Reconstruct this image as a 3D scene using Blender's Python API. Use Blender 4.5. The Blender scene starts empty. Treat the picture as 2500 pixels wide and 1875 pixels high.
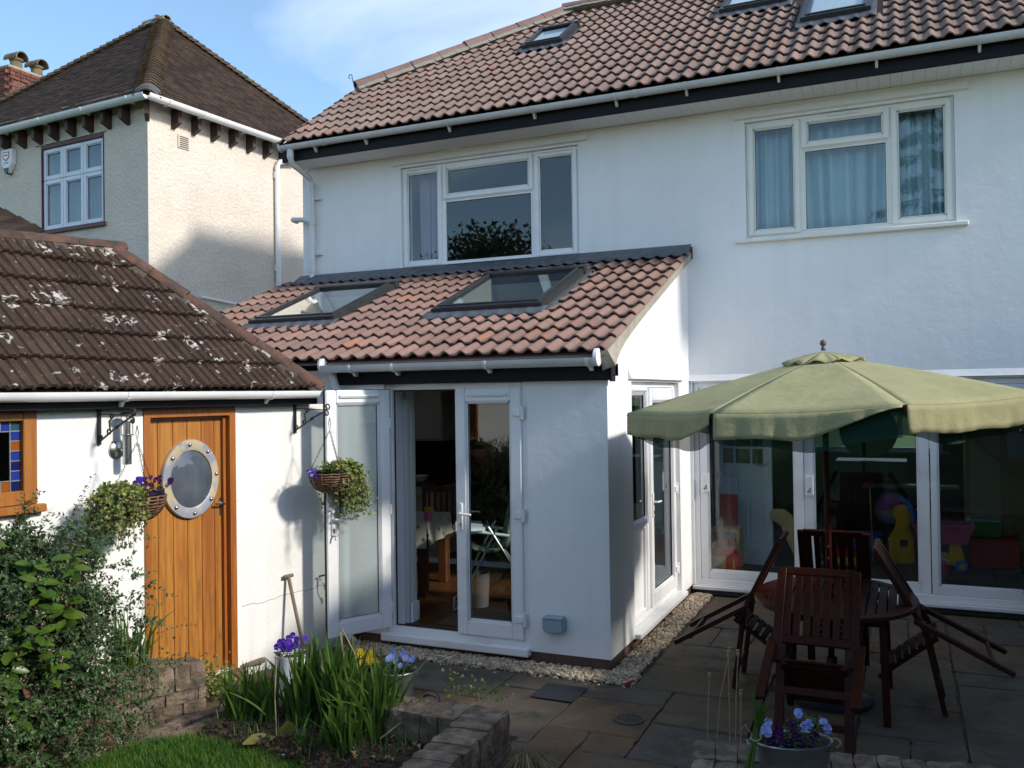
import bpy, bmesh, math, random
import numpy as np
from mathutils import Vector, Matrix, noise
R = math.radians
sc = bpy.context.scene
COL = sc.collection
random.seed(7)

# ------------------------------------------------------------------ camera
YAW, PITCH, ROLL = 0.4181, 0.0113, 0.0138
CAM = Vector((2.0778, -9.313, 2.1302))
FWD = Vector((-math.sin(YAW) * math.cos(PITCH), math.cos(YAW) * math.cos(PITCH), math.sin(PITCH)))
_r = Vector((math.cos(YAW), math.sin(YAW), 0)); _u = _r.cross(FWD)
RGT = _r * math.cos(ROLL) - _u * math.sin(ROLL); UPV = _r * math.sin(ROLL) + _u * math.cos(ROLL)
cd = bpy.data.cameras.new("camera"); cam = bpy.data.objects.new("camera", cd); COL.objects.link(cam)
cam.matrix_world = Matrix(((RGT.x, UPV.x, -FWD.x, CAM.x), (RGT.y, UPV.y, -FWD.y, CAM.y), (RGT.z, UPV.z, -FWD.z, CAM.z), (0, 0, 0, 1)))
cd.sensor_width = 36; cd.lens = 36 * 2150.9 / 2500; cd.clip_start = 0.05; cd.clip_end = 3000
sc.camera = cam

# ------------------------------------------------------------------ sky and sun
SUN_AZ, SUN_EL = R(-1.5), R(30.7)
SUN = Vector((math.cos(SUN_AZ) * math.cos(SUN_EL), math.sin(SUN_AZ) * math.cos(SUN_EL), math.sin(SUN_EL)))
w = bpy.data.worlds.new("World"); sc.world = w; w.use_nodes = True
nt = w.node_tree; nt.nodes.clear()
def N(t, kind, **kw):
    n = t.nodes.new(kind)
    for k, v in kw.items():
        if k in n.inputs: n.inputs[k].default_value = v
        else: setattr(n, k, v)
    return n
sky = N(nt, 'ShaderNodeTexSky', sky_type='NISHITA', sun_disc=False, sun_elevation=SUN_EL, sun_rotation=math.pi / 2 - SUN_AZ,
        air_density=0.85, dust_density=0.5, ozone_density=1.0)
tc = N(nt, 'ShaderNodeTexCoord')
mp = N(nt, 'ShaderNodeMapping'); mp.inputs['Scale'].default_value = (1.0, 1.5, 3.0); mp.inputs['Location'].default_value = (5.0, 7.6, 1.9)
cn = N(nt, 'ShaderNodeTexNoise', Scale=1.05, Detail=8.0, Roughness=0.58, Distortion=0.5)
cr = N(nt, 'ShaderNodeValToRGB'); cr.color_ramp.elements[0].position = 0.49; cr.color_ramp.elements[1].position = 0.86
cr.color_ramp.elements[0].color = (0.10, 0.10, 0.10, 1); cr.color_ramp.elements[1].color = (1, 1, 1, 1)
mx = N(nt, 'ShaderNodeMix', data_type='RGBA')
mx.inputs[7].default_value = (8.6, 8.9, 9.4, 1)
bg = N(nt, 'ShaderNodeBackground', Strength=0.15)
ow = N(nt, 'ShaderNodeOutputWorld')
L = nt.links.new
L(tc.outputs['Generated'], mp.inputs[0]); L(mp.outputs[0], cn.inputs['Vector']); L(cn.outputs['Fac'], cr.inputs[0])
L(cr.outputs[0], mx.inputs[0]); hs = N(nt, 'ShaderNodeHueSaturation', Saturation=1.25, Hue=0.492, Value=1.12); L(sky.outputs[0], hs.inputs['Color']); L(hs.outputs[0], mx.inputs[6]); L(mx.outputs[2], bg.inputs[0]); L(bg.outputs[0], ow.inputs[0])
sd = bpy.data.lights.new("sun", 'SUN'); sd.energy = 2.9; sd.angle = R(5); sd.color = (1.0, 0.94, 0.84)
so = bpy.data.objects.new("sun", sd); COL.objects.link(so); so.rotation_euler = (-SUN).to_track_quat('-Z', 'Y').to_euler()
sc.view_settings.view_transform = 'Standard'; sc.view_settings.look = 'None'; sc.view_settings.exposure = 0.5
sc.view_settings.gamma = 1.0; sc.view_settings.use_curve_mapping = False
sc.cycles.max_bounces = 8; sc.cycles.transparent_max_bounces = 24; sc.cycles.caustics_reflective = False; sc.cycles.caustics_refractive = False

# ------------------------------------------------------------------ helpers
def wmat(o):
    m = o.matrix_parent_inverse @ o.matrix_basis if o.parent else o.matrix_basis
    return wmat(o.parent) @ m if o.parent else m.copy()
def attach(o, p):
    if p is not None:
        o.parent = p; o.matrix_parent_inverse = wmat(p).inverted()
def tag(o, label=None, cat=None, group=None, kind=None):
    if label: o['label'] = label
    if cat: o['category'] = cat
    if group: o['group'] = group
    if kind: o['kind'] = kind
    return o
def thing(name, label, cat, loc=(0, 0, 0), rz=0, group=None):
    o = bpy.data.objects.new(name, None); COL.objects.link(o); o.empty_display_size = 0.1
    o.location = loc; o.rotation_euler = (0, 0, rz)
    return tag(o, label, cat, group)
def link(name, me, parent=None, M=None):
    o = bpy.data.objects.new(name, me); COL.objects.link(o)
    if M is not None: o.matrix_basis = M
    attach(o, parent)
    return o
def copy_tree(o, parent=None):
    c = o.copy(); COL.objects.link(c)
    if parent is not None: c.parent = parent
    for ch in list(o.children): copy_tree(ch, c)
    return c
def frame(o, u, inw):
    u = Vector(u); i = Vector(inw); z = u.cross(i)
    return Matrix(((u.x, i.x, z.x, o[0]), (u.y, i.y, z.y, o[1]), (u.z, i.z, z.z, o[2]), (0, 0, 0, 1)))
T = lambda x, y, z: Matrix.Translation((x, y, z))
def RZ(a): return Matrix.Rotation(a, 4, 'Z')
def RX(a): return Matrix.Rotation(a, 4, 'X')
def RY(a): return Matrix.Rotation(a, 4, 'Y')
class MB:
    def __init__(s, M=None): s.v = []; s.f = []; s.M = M
    def add(s, vs, fs, M=None):
        n = len(s.v)
        m = s.M if M is None else (s.M @ M if s.M is not None else M)
        if m is not None: vs = [m @ Vector(v) for v in vs]
        s.v += [tuple(v) for v in vs]; s.f += [tuple(i + n for i in f) for f in fs]; return s
    def box(s, x0, x1, y0, y1, z0, z1, M=None):
        return s.add([(x0, y0, z0), (x1, y0, z0), (x1, y1, z0), (x0, y1, z0), (x0, y0, z1), (x1, y0, z1), (x1, y1, z1), (x0, y1, z1)],
                     [(0, 3, 2, 1), (4, 5, 6, 7), (0, 1, 5, 4), (1, 2, 6, 5), (2, 3, 7, 6), (3, 0, 4, 7)], M)
    def bar(s, p, q, w, h, up=(0, 0, 1), M=None):
        p = Vector(p); q = Vector(q); d = q - p; l = d.length; x = d.normalized(); up = Vector(up)
        y = up.cross(x)
        if y.length < 1e-4: y = Vector((1, 0, 0)).cross(x)
        y.normalize(); z = x.cross(y)
        m = Matrix(((x.x, y.x, z.x, p.x), (x.y, y.y, z.y, p.y), (x.z, y.z, z.z, p.z), (0, 0, 0, 1)))
        return s.box(0, l, -w / 2, w / 2, -h / 2, h / 2, m if M is None else M @ m)
    def tube(s, pts, r, n=8, closed=False, caps=True, M=None):
        pts = [Vector(p) for p in pts]; k = len(pts); vs = []; fs = []
        rs = r if isinstance(r, (list, tuple)) else [r] * k
        t0 = (pts[1] - pts[0]).normalized()
        a = t0.orthogonal().normalized()
        for i, p in enumerate(pts):
            if closed: t = pts[(i + 1) % k] - pts[i - 1]
            else: t = pts[min(i + 1, k - 1)] - pts[max(i - 1, 0)]
            if t.length < 1e-9: t = t0
            t.normalize(); a = a - t * a.dot(t)
            if a.length < 1e-6: a = t.orthogonal()
            a.normalize(); b = t.cross(a)
            for j in range(n):
                an = 2 * math.pi * j / n; vs.append(p + (a * math.cos(an) + b * math.sin(an)) * rs[i])
        for i in range(k if closed else k - 1):
            for j in range(n):
                i2 = (i + 1) % k; fs.append((i * n + j, i * n + (j + 1) % n, i2 * n + (j + 1) % n, i2 * n + j))
        if caps and not closed: fs.append(tuple(range(n - 1, -1, -1))); fs.append(tuple((k - 1) * n + j for j in range(n)))
        return s.add(vs, fs, M)
    def lathe(s, prof, n=24, M=None, a0=0, a1=2 * math.pi):
        full = abs(a1 - a0 - 2 * math.pi) < 1e-6; m = n if full else n + 1; vs = []; fs = []
        for r_, z in prof:
            for j in range(m):
                a = a0 + (a1 - a0) * j / n; vs.append((r_ * math.cos(a), r_ * math.sin(a), z))
        for i in range(len(prof) - 1):
            for j in range(n):
                j2 = (j + 1) % m; fs.append((i * m + j, i * m + j2, (i + 1) * m + j2, (i + 1) * m + j))
        return s.add(vs, fs, M)
    def prism(s, poly, h0, h1, M=None):
        n = len(poly); vs = [(p[0], p[1], h0) for p in poly] + [(p[0], p[1], h1) for p in poly]
        fs = [tuple(range(n - 1, -1, -1)), tuple(range(n, 2 * n))] + [(i, (i + 1) % n, n + (i + 1) % n, n + i) for i in range(n)]
        return s.add(vs, fs, M)
    def grid(s, fn, nu, nv, M=None):
        vs = [fn(i / nu, j / nv) for j in range(nv + 1) for i in range(nu + 1)]
        fs = [(j * (nu + 1) + i, j * (nu + 1) + i + 1, (j + 1) * (nu + 1) + i + 1, (j + 1) * (nu + 1) + i) for j in range(nv) for i in range(nu)]
        return s.add(vs, fs, M)
    def sphere(s, c, r, n=10, m=6, M=None):
        rr = r if isinstance(r, (tuple, list)) else (r, r, r)
        vs = [(c[0], c[1], c[2] - rr[2])]; fs = []
        for i in range(1, m):
            ph = -math.pi / 2 + math.pi * i / m
            for j in range(n):
                a = 2 * math.pi * j / n; vs.append((c[0] + rr[0] * math.cos(ph) * math.cos(a), c[1] + rr[1] * math.cos(ph) * math.sin(a), c[2] + rr[2] * math.sin(ph)))
        vs.append((c[0], c[1], c[2] + rr[2])); e = len(vs) - 1
        for j in range(n): fs.append((0, 1 + (j + 1) % n, 1 + j)); fs.append((e, e - n + j, e - n + (j + 1) % n))
        for i in range(m - 2):
            for j in range(n): fs.append((1 + i * n + j, 1 + i * n + (j + 1) % n, 1 + (i + 1) * n + (j + 1) % n, 1 + (i + 1) * n + j))
        return s.add(vs, fs, M)
    def mesh(s, name, mat, smooth=False, bevel=0, seg=1):
        me = bpy.data.meshes.new(name); me.from_pydata(s.v, [], s.f)
        if bevel:
            bm = bmesh.new(); bm.from_mesh(me)
            es = [e for e in bm.edges if len(e.link_faces) == 2 and e.calc_face_angle(0) > 0.5]
            bmesh.ops.bevel(bm, geom=es, offset=bevel, segments=seg, affect='EDGES', clamp_overlap=True)
            bm.to_mesh(me); bm.free()
        if smooth: me.polygons.foreach_set('use_smooth', [True] * len(me.polygons))
        me.materials.append(mat); me.update(); return me
    def build(s, name, mat, parent=None, smooth=False, bevel=0, label=None, seg=1, auto=None):
        me = s.mesh(name, mat, smooth or auto is not None, bevel, seg)
        if auto is not None: me.set_sharp_from_angle(angle=R(auto))
        o = link(name, me, parent)
        if label: o['label'] = label
        return o
def join_np(name, items, mat, parent=None, smooth=False):
    """one mesh out of (mesh, matrix) pairs"""
    V = []; F = []; n = 0
    for me, M in items:
        k = len(me.vertices); a = np.empty(k * 3); me.vertices.foreach_get('co', a); a = a.reshape(-1, 3)
        m = np.array(M); V.append(a @ m[:3, :3].T + m[:3, 3]); F += [tuple(i + n for i in p.vertices) for p in me.polygons]; n += k
    me = bpy.data.meshes.new(name); me.from_pydata(np.vstack(V).tolist() if V else [], [], F)
    if smooth: me.polygons.foreach_set('use_smooth', [True] * len(me.polygons))
    me.materials.append(mat); return link(name, me, parent)

# ------------------------------------------------------------------ materials
def newmat(name):
    m = bpy.data.materials.new(name); m.use_nodes = True; t = m.node_tree; t.nodes.clear()
    out = N(t, 'ShaderNodeOutputMaterial'); b = N(t, 'ShaderNodeBsdfPrincipled'); t.links.new(b.outputs[0], out.inputs[0])
    return m, t, b, out
def coords(t, kind, scale=None):
    if kind == 'world': o = N(t, 'ShaderNodeNewGeometry').outputs['Position']
    else: o = N(t, 'ShaderNodeTexCoord').outputs['Object']
    if scale:
        m = N(t, 'ShaderNodeMapping'); m.inputs['Scale'].default_value = scale; t.links.new(o, m.inputs[0]); o = m.outputs[0]
    return o
def noise_fac(t, co, scale, detail=4, rough=.55, lo=.35, hi=.65, dist=0):
    n = N(t, 'ShaderNodeTexNoise', Scale=scale, Detail=detail, Roughness=rough, Distortion=dist); t.links.new(co, n.inputs['Vector'])
    m = N(t, 'ShaderNodeMapRange'); m.inputs[1].default_value = lo; m.inputs[2].default_value = hi; t.links.new(n.outputs['Fac'], m.inputs[0])
    return m.outputs[0], n.outputs['Fac']
def mixc(t, fac, a, b):
    m = N(t, 'ShaderNodeMix', data_type='RGBA')
    for sock, v in ((m.inputs[0], fac), (m.inputs[6], a), (m.inputs[7], b)):
        if hasattr(v, 'is_output'): t.links.new(v, sock)
        elif isinstance(v, (int, float)): sock.default_value = v
        else: sock.default_value = (*v[:3], 1)
    return m.outputs[2]
def valscale(t, colr, fac, amt, hue=0):
    h = N(t, 'ShaderNodeHueSaturation'); m = N(t, 'ShaderNodeMapRange'); m.inputs[3].default_value = 1 - amt; m.inputs[4].default_value = 1 + amt
    t.links.new(fac, m.inputs[0]); t.links.new(m.outputs[0], h.inputs['Value'])
    if hue:
        m2 = N(t, 'ShaderNodeMapRange'); m2.inputs[3].default_value = .5 - hue; m2.inputs[4].default_value = .5 + hue
        w_ = N(t, 'ShaderNodeMath', operation='FRACT'); s_ = N(t, 'ShaderNodeMath', operation='MULTIPLY'); s_.inputs[1].default_value = 7.31
        t.links.new(fac, s_.inputs[0]); t.links.new(s_.outputs[0], w_.inputs[0]); t.links.new(w_.outputs[0], m2.inputs[0]); t.links.new(m2.outputs[0], h.inputs['Hue'])
    if hasattr(colr, 'is_output'): t.links.new(colr, h.inputs['Color'])
    else: h.inputs['Color'].default_value = (*colr, 1)
    return h.outputs[0]
def bumps(t, b, co, lst):
    prev = None
    for sc_, st, ds in lst:
        n = N(t, 'ShaderNodeTexNoise', Scale=sc_, Detail=4.0, Roughness=.6); t.links.new(co, n.inputs['Vector'])
        bp = N(t, 'ShaderNodeBump', Strength=st, Distance=ds); t.links.new(n.outputs['Fac'], bp.inputs['Height'])
        if prev is not None: t.links.new(prev, bp.inputs['Normal'])
        prev = bp.outputs[0]
    if prev is not None: t.links.new(prev, b.inputs['Normal'])
def M_(name, c1, c2=None, scale=4, rough=.6, bump=(), rand=None, amt=.15, hue=0, metal=0, co='world', spec=.5, lo=.35, hi=.65, detail=4, stretch=None, rough2=None):
    m, t, b, out = newmat(name); cs = coords(t, co, stretch)
    colr = c1
    if c2 is not None:
        f, raw = noise_fac(t, cs, scale, detail, .6, lo, hi); colr = mixc(t, f, c1, c2)
        if rough2 is not None:
            mr = N(t, 'ShaderNodeMapRange'); mr.inputs[3].default_value = rough; mr.inputs[4].default_value = rough2
            t.links.new(f, mr.inputs[0]); t.links.new(mr.outputs[0], b.inputs['Roughness'])
    if rand == 'obj': colr = valscale(t, colr, N(t, 'ShaderNodeObjectInfo').outputs['Random'], amt, hue)
    if rand == 'island': colr = valscale(t, colr, N(t, 'ShaderNodeNewGeometry').outputs['Random Per Island'], amt, hue)
    if hasattr(colr, 'is_output'): t.links.new(colr, b.inputs['Base Color'])
    else: b.inputs['Base Color'].default_value = (*colr, 1)
    if rough2 is None: b.inputs['Roughness'].default_value = rough
    b.inputs['Metallic'].default_value = metal; b.inputs['Specular IOR Level'].default_value = spec
    bumps(t, b, cs, bump)
    return m
def leafmat(name, c1, c2, amt=.3, trans=.35, rough=.5, hue=.02, scale=30, co='world', lo=.4, hi=.6):
    m, t, b, out = newmat(name); cs = coords(t, co)
    f, _ = noise_fac(t, cs, scale, 2, .5, lo, hi); colr = mixc(t, f, c1, c2)
    colr = valscale(t, colr, N(t, 'ShaderNodeNewGeometry').outputs['Random Per Island'], amt, hue)
    t.links.new(colr, b.inputs['Base Color']); b.inputs['Roughness'].default_value = rough; b.inputs['Specular IOR Level'].default_value = .35
    tr = N(t, 'ShaderNodeBsdfTranslucent'); t.links.new(colr, tr.inputs[0])
    mx_ = N(t, 'ShaderNodeMixShader'); mx_.inputs[0].default_value = trans
    t.links.new(b.outputs[0], mx_.inputs[1]); t.links.new(tr.outputs[0], mx_.inputs[2]); t.links.new(mx_.outputs[0], out.inputs[0])
    return m
def glassmat(name, tint=(.9, .95, .95), refl=1.0, opac=0.0):
    m, t, b, out = newmat(name); t.nodes.remove(b)
    tr = N(t, 'ShaderNodeBsdfTransparent'); tr.inputs[0].default_value = (*tint, 1)
    gl = N(t, 'ShaderNodeBsdfGlossy', Roughness=0.0); gl.inputs[0].default_value = (1, 1, 1, 1)
    fr = N(t, 'ShaderNodeFresnel', IOR=1.52)
    mu = N(t, 'ShaderNodeMath', operation='MULTIPLY_ADD'); mu.inputs[1].default_value = 1.45 * refl; mu.inputs[2].default_value = .035 * refl; mu.use_clamp = True
    t.links.new(fr.outputs[0], mu.inputs[0])
    bf = N(t, 'ShaderNodeNewGeometry').outputs['Backfacing']; iv = N(t, 'ShaderNodeMath', operation='SUBTRACT'); iv.inputs[0].default_value = 1.0; t.links.new(bf, iv.inputs[1])
    mm = N(t, 'ShaderNodeMath', operation='MULTIPLY'); t.links.new(mu.outputs[0], mm.inputs[0]); t.links.new(iv.outputs[0], mm.inputs[1]); mu = mm
    base = tr.outputs[0]
    if opac:
        d = N(t, 'ShaderNodeBsdfDiffuse'); d.inputs[0].default_value = (.74, .80, .79, 1)
        m0 = N(t, 'ShaderNodeMixShader'); m0.inputs[0].default_value = opac; t.links.new(base, m0.inputs[1]); t.links.new(d.outputs[0], m0.inputs[2]); base = m0.outputs[0]
    mx_ = N(t, 'ShaderNodeMixShader'); t.links.new(mu.outputs[0], mx_.inputs[0]); t.links.new(base, mx_.inputs[1]); t.links.new(gl.outputs[0], mx_.inputs[2]); t.links.new(mx_.outputs[0], out.inputs[0])
    return m

PAINT = M_('white_render', (.84, .84, .84), (.80, .805, .81), 1.3, .85, [(1.8, .26, .05), (11, .2, .014), (110, .25, .004)], detail=8)
def streaks(m, amt, col):
    t = m.node_tree; b = next(n for n in t.nodes if n.type == 'BSDF_PRINCIPLED'); src = b.inputs['Base Color'].links[0].from_socket
    f, _ = noise_fac(t, coords(t, 'world', (7, 7, .35)), 1.0, 6, .65, .50, .80); mu = N(t, 'ShaderNodeMath', operation='MULTIPLY'); mu.inputs[1].default_value = amt; t.links.new(f, mu.inputs[0])
    o = mixc(t, mu.outputs[0], src, col); f2, _ = noise_fac(t, coords(t, 'world'), .9, 6, .7, .48, .75); m2 = N(t, 'ShaderNodeMath', operation='MULTIPLY'); m2.inputs[1].default_value = amt * .6; t.links.new(f2, m2.inputs[0])
    t.links.new(mixc(t, m2.outputs[0], o, col), b.inputs['Base Color'])
streaks(PAINT, .26, (.62, .62, .61))
PAINT2 = M_('white_masonry_paint', (.82, .81, .79), (.76, .75, .72), 2.5, .8, [(3.5, .35, .03), (30, .3, .008), (150, .25, .003)], detail=8)
streaks(PAINT2, .45, (.55, .52, .46))
INNER = M_('inner_plaster', (.62, .61, .57), rough=.9)
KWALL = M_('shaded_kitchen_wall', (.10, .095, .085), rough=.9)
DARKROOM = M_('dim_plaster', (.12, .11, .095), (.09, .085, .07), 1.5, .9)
UPVC = M_('white_plastic', (.82, .82, .83), (.70, .70, .69), 2.6, .28, [(60, .03, .001)], lo=.48, hi=.72, detail=8)
CREAMPVC = M_('cream_white_plastic', (.80, .79, .74), (.76, .75, .70), 3, .3)
GASKET = M_('black_gasket', (.01, .01, .012), rough=.6)
GUTTER = M_('gutter_plastic', (.66, .67, .68), (.58, .59, .60), 5, .35)
FASCIA = M_('black_board', (.006, .006, .009), (.009, .009, .012), 6, .5, spec=.2)
SOFFIT = M_('soffit_plastic', (.80, .80, .80), rough=.5)
LEAD = M_('lead_sheet', (.07, .075, .085), (.11, .115, .125), 9, .55, [(12, .3, .01)])
RWIN = M_('dark_grey_metal', (.035, .038, .042), (.05, .052, .058), 7, .4, metal=.3)
GLASS = glassmat('window_glass')
GLASSDIM = glassmat('dim_window_glass', (.80, .84, .84), 1.1)
GLASSWHITE = glassmat('blind_backed_glass', (.3, .3, .3), 1.0, .0)
REFLGLASS = glassmat('painted_reflection_glass', (.85, .9, .9), 1.0, .30)  # clear glass; pale diffuse share painted in for reflected sky and wall
CHROME = M_('satin_steel', (.55, .54, .52), (.45, .44, .42), 20, .28, metal=1)
BRASS = M_('brass', (.55, .38, .12), rough=.3, metal=1)
IRON = M_('black_iron', (.012, .012, .014), rough=.45)
GALV = M_('galvanised_metal', (.36, .38, .40), (.26, .28, .30), 14, .42, [(30, .1, .002)], metal=.8)
def tilemat(name, rand, c1, c2, c3, amt):
    m, t, b, out = newmat(name); cs = coords(t, 'world')
    f, _ = noise_fac(t, cs, 2.2, 5, .65, .38, .62); colr = mixc(t, f, c1, c2)
    rnd = N(t, 'ShaderNodeObjectInfo').outputs['Random'] if rand == 'obj' else N(t, 'ShaderNodeNewGeometry').outputs['Random Per Island']
    st = N(t, 'ShaderNodeMapRange'); st.inputs[1].default_value = .88; st.inputs[2].default_value = 1.0
    w_ = N(t, 'ShaderNodeMath', operation='FRACT'); s_ = N(t, 'ShaderNodeMath', operation='MULTIPLY'); s_.inputs[1].default_value = 13.7
    t.links.new(rnd, s_.inputs[0]); t.links.new(s_.outputs[0], w_.inputs[0]); t.links.new(w_.outputs[0], st.inputs[0])
    f2, _ = noise_fac(t, cs, 6, 3, .6, .45, .6); mu = N(t, 'ShaderNodeMath', operation='MULTIPLY'); t.links.new(st.outputs[0], mu.inputs[0]); t.links.new(f2, mu.inputs[1])
    colr = mixc(t, mu.outputs[0], colr, c3); colr = valscale(t, colr, rnd, amt)
    f3, _ = noise_fac(t, cs, 240, 2, .6, .3, .7); colr = mixc(t, f3, colr, valscale(t, colr, f3, .12))
    t.links.new(colr, b.inputs['Base Color']); b.inputs['Roughness'].default_value = .9; b.inputs['Specular IOR Level'].default_value = .15
    bumps(t, b, cs, [(60, .12, .004), (260, .2, .002)]); return m
TILE = tilemat('house_tile', 'obj', (.255, .178, .15), (.205, .145, .124), (.29, .15, .11), .10)
TILER = tilemat('house_tile_rest', 'island', (.255, .178, .15), (.205, .145, .124), (.29, .15, .11), .10)
TILEX = tilemat('extension_tile', 'obj', (.275, .168, .135), (.22, .142, .118), (.33, .15, .10), .12)
MORTAR = M_('mortar', (.36, .32, .26), (.28, .25, .21), 10, .9, [(40, .4, .006)])
TERRA = M_('clay_ridge', (.095, .043, .028), (.045, .030, .022), 9, .85, [(30, .3, .006)], lo=.42, hi=.58, rand='obj', amt=.3)
def lichen_tile():
    m, t, b, out = newmat('weathered_brown_tile'); cs = coords(t, 'world')
    f, _ = noise_fac(t, cs, 5, 6, .65, .35, .65); colr = mixc(t, f, (.036, .023, .018), (.062, .039, .029))
    fo, _ = noise_fac(t, cs, 23, 4, .7, .56, .68); colr = mixc(t, fo, colr, (.095, .055, .032))
    colr = valscale(t, colr, N(t, 'ShaderNodeObjectInfo').outputs['Random'], .13)
    # pale lichen: rings and blotches, sparse
    dn = N(t, 'ShaderNodeTexNoise', Scale=17.0, Detail=3.0); t.links.new(cs, dn.inputs['Vector'])
    vm = N(t, 'ShaderNodeVectorMath', operation='SCALE'); vm.inputs['Scale'].default_value = .12
    va = N(t, 'ShaderNodeVectorMath', operation='ADD'); t.links.new(dn.outputs['Color'], vm.inputs[0]); t.links.new(cs, va.inputs[0]); t.links.new(vm.outputs[0], va.inputs[1])
    vo = N(t, 'ShaderNodeTexVoronoi', Scale=5.2); t.links.new(va.outputs[0], vo.inputs['Vector'])
    cell = N(t, 'ShaderNodeSeparateColor'); t.links.new(vo.outputs['Color'], cell.inputs[0])
    def mr(src, a, c, x=0., y=1.):
        q = N(t, 'ShaderNodeMapRange'); q.inputs[1].default_value = a; q.inputs[2].default_value = c; q.inputs[3].default_value = x; q.inputs[4].default_value = y
        t.links.new(src, q.inputs[0]); return q.outputs[0]
    def mul(a, c):
        q = N(t, 'ShaderNodeMath', operation='MULTIPLY'); t.links.new(a, q.inputs[0]); t.links.new(c, q.inputs[1]); return q.outputs[0]
    ring = mul(mr(vo.outputs['Distance'], .18, .23), mr(vo.outputs['Distance'], .35, .28)); disc = mr(vo.outputs['Distance'], .22, .17)
    pick1 = mr(cell.outputs[0], .64, .68); pick2 = mr(cell.outputs[1], .86, .88)
    br, _ = noise_fac(t, cs, 22, 3, .6, .44, .53)
    br2, _ = noise_fac(t, cs, 40, 3, .6, .36, .46)
    msk = mul(mul(ring, pick1), br); msk2 = mul(mul(disc, pick2), br2)
    vo2 = N(t, 'ShaderNodeTexVoronoi', Scale=14.0); t.links.new(va.outputs[0], vo2.inputs['Vector']); c2 = N(t, 'ShaderNodeSeparateColor'); t.links.new(vo2.outputs['Color'], c2.inputs[0])
    msk3 = mul(mul(mr(vo2.outputs['Distance'], .26, .16), mr(c2.outputs[0], .74, .78)), br2); colr = mixc(t, msk3, colr, (.42, .38, .33))
    vo3 = N(t, 'ShaderNodeTexVoronoi', Scale=34.0); t.links.new(cs, vo3.inputs['Vector']); c3 = N(t, 'ShaderNodeSeparateColor'); t.links.new(vo3.outputs['Color'], c3.inputs[0])
    msk4 = mul(mr(vo3.outputs['Distance'], .30, .18), mr(c3.outputs[1], .86, .90)); colr = mixc(t, msk4, colr, (.20, .15, .09))
    fm, _ = noise_fac(t, cs, 3.1, 6, .7, .52, .68); mg_ = N(t, 'ShaderNodeMath', operation='MULTIPLY'); mg_.inputs[1].default_value = .6; t.links.new(fm, mg_.inputs[0]); colr = mixc(t, mg_.outputs[0], colr, (.045, .042, .02))
    colr = mixc(t, msk, colr, (.50, .46, .41)); colr = mixc(t, msk2, colr, (.46, .43, .39))
    t.links.new(colr, b.inputs['Base Color']); b.inputs['Roughness'].default_value = .9; b.inputs['Specular IOR Level'].default_value = .2
    bumps(t, b, cs, [(35, .35, .006), (170, .4, .003)]); return m
TILEB = lichen_tile()
TILEN = M_('plain_brown_tile', (.028, .017, .011), (.052, .032, .020), 3, .8, [(60, .2, .003)], rand='obj', amt=.35, spec=.2)
TILENR = M_('plain_brown_tile_rest', (.028, .017, .011), (.052, .032, .020), 3, .8, [(60, .2, .003)], rand='island', amt=.35, spec=.2)
DASH = M_('cream_roughcast', (.77, .68, .585), (.70, .615, .525), 2, .95, [(20, 1.0, .030), (55, .8, .014)])
BROWNPAINT = M_('dark_brown_paint', (.045, .022, .018), (.06, .032, .026), 8, .6)
MAROON = M_('maroon_paint', (.085, .014, .02), rough=.5)
BRICKR = M_('red_brick', (.20, .065, .04), (.11, .045, .032), 9, .9, [(50, .3, .004)], rand='obj', amt=.3)
PLINTH = M_('brown_plinth', (.13, .075, .055), (.09, .055, .045), 7, .9, [(40, .3, .004)])
BLOCK = M_('weathered_block', (.225, .165, .115), (.105, .078, .056), 11, .95, [(9, .6, .03), (45, 1.0, .014), (150, .7, .005)], rand='obj', amt=.25, detail=10, lo=.40, hi=.58)
def slabmat():
    m, t, b, out = newmat('riven_sandstone'); cs = coords(t, 'world'); rnd = N(t, 'ShaderNodeObjectInfo').outputs['Random']
    rp = N(t, 'ShaderNodeValToRGB'); rp.color_ramp.interpolation = 'LINEAR'; e = rp.color_ramp.elements
    e[0].position = 0; e[0].color = (0.107, 0.081, 0.056, 1); e[1].position = 1; e[1].color = (0.132, 0.093, 0.059, 1)
    for p, c in ((.3, (0.097, 0.091, 0.081)), (.5, (0.129, 0.087, 0.053)), (.7, (0.091, 0.084, 0.077)), (.85, (0.113, 0.075, 0.048))):
        q = e.new(p); q.color = (*c, 1)
    t.links.new(rnd, rp.inputs[0])
    f, _ = noise_fac(t, cs, 3.5, 7, .65, .35, .68); c2 = valscale(t, rp.outputs[0], f, .28)
    f2, _ = noise_fac(t, cs, 1.3, 4, .6, .5, .72); c2 = mixc(t, f2, c2, (.10, .085, .065))
    c2 = valscale(t, c2, f2, .0); f3, _ = noise_fac(t, cs, 45, 4, .6, .60, .72); c2 = mixc(t, f3, c2, (.15, .13, .10))
    f5, _ = noise_fac(t, cs, 2.1, 8, .75, .54, .66); c2 = mixc(t, f5, c2, (.045, .05, .03))
    t.links.new(c2, b.inputs['Base Color']); b.inputs['Roughness'].default_value = .75; b.inputs['Specular IOR Level'].default_value = .22
    bumps(t, b, cs, [(4, .5, .03), (22, .35, .01), (120, .25, .003)]); return m
SLAB = slabmat()
PAVEJOINT = M_('sandy_joint', (.10, .075, .05), (.05, .045, .035), 12, .95, [(80, .5, .006)])
PEBBLE = M_('river_pebble', (.33, .245, .15), (.50, .42, .32), 25, .7, rand='island', amt=.5, hue=.02)
SOIL = M_('garden_soil', (.040, .025, .016), (.075, .045, .028), 14, 1, [(18, .8, .04), (70, .9, .015)])
WOODFLOOR = M_('oak_floor', (.11, .042, .013), (.075, .028, .009), 6, .35, stretch=(2, 12, 2))
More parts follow.
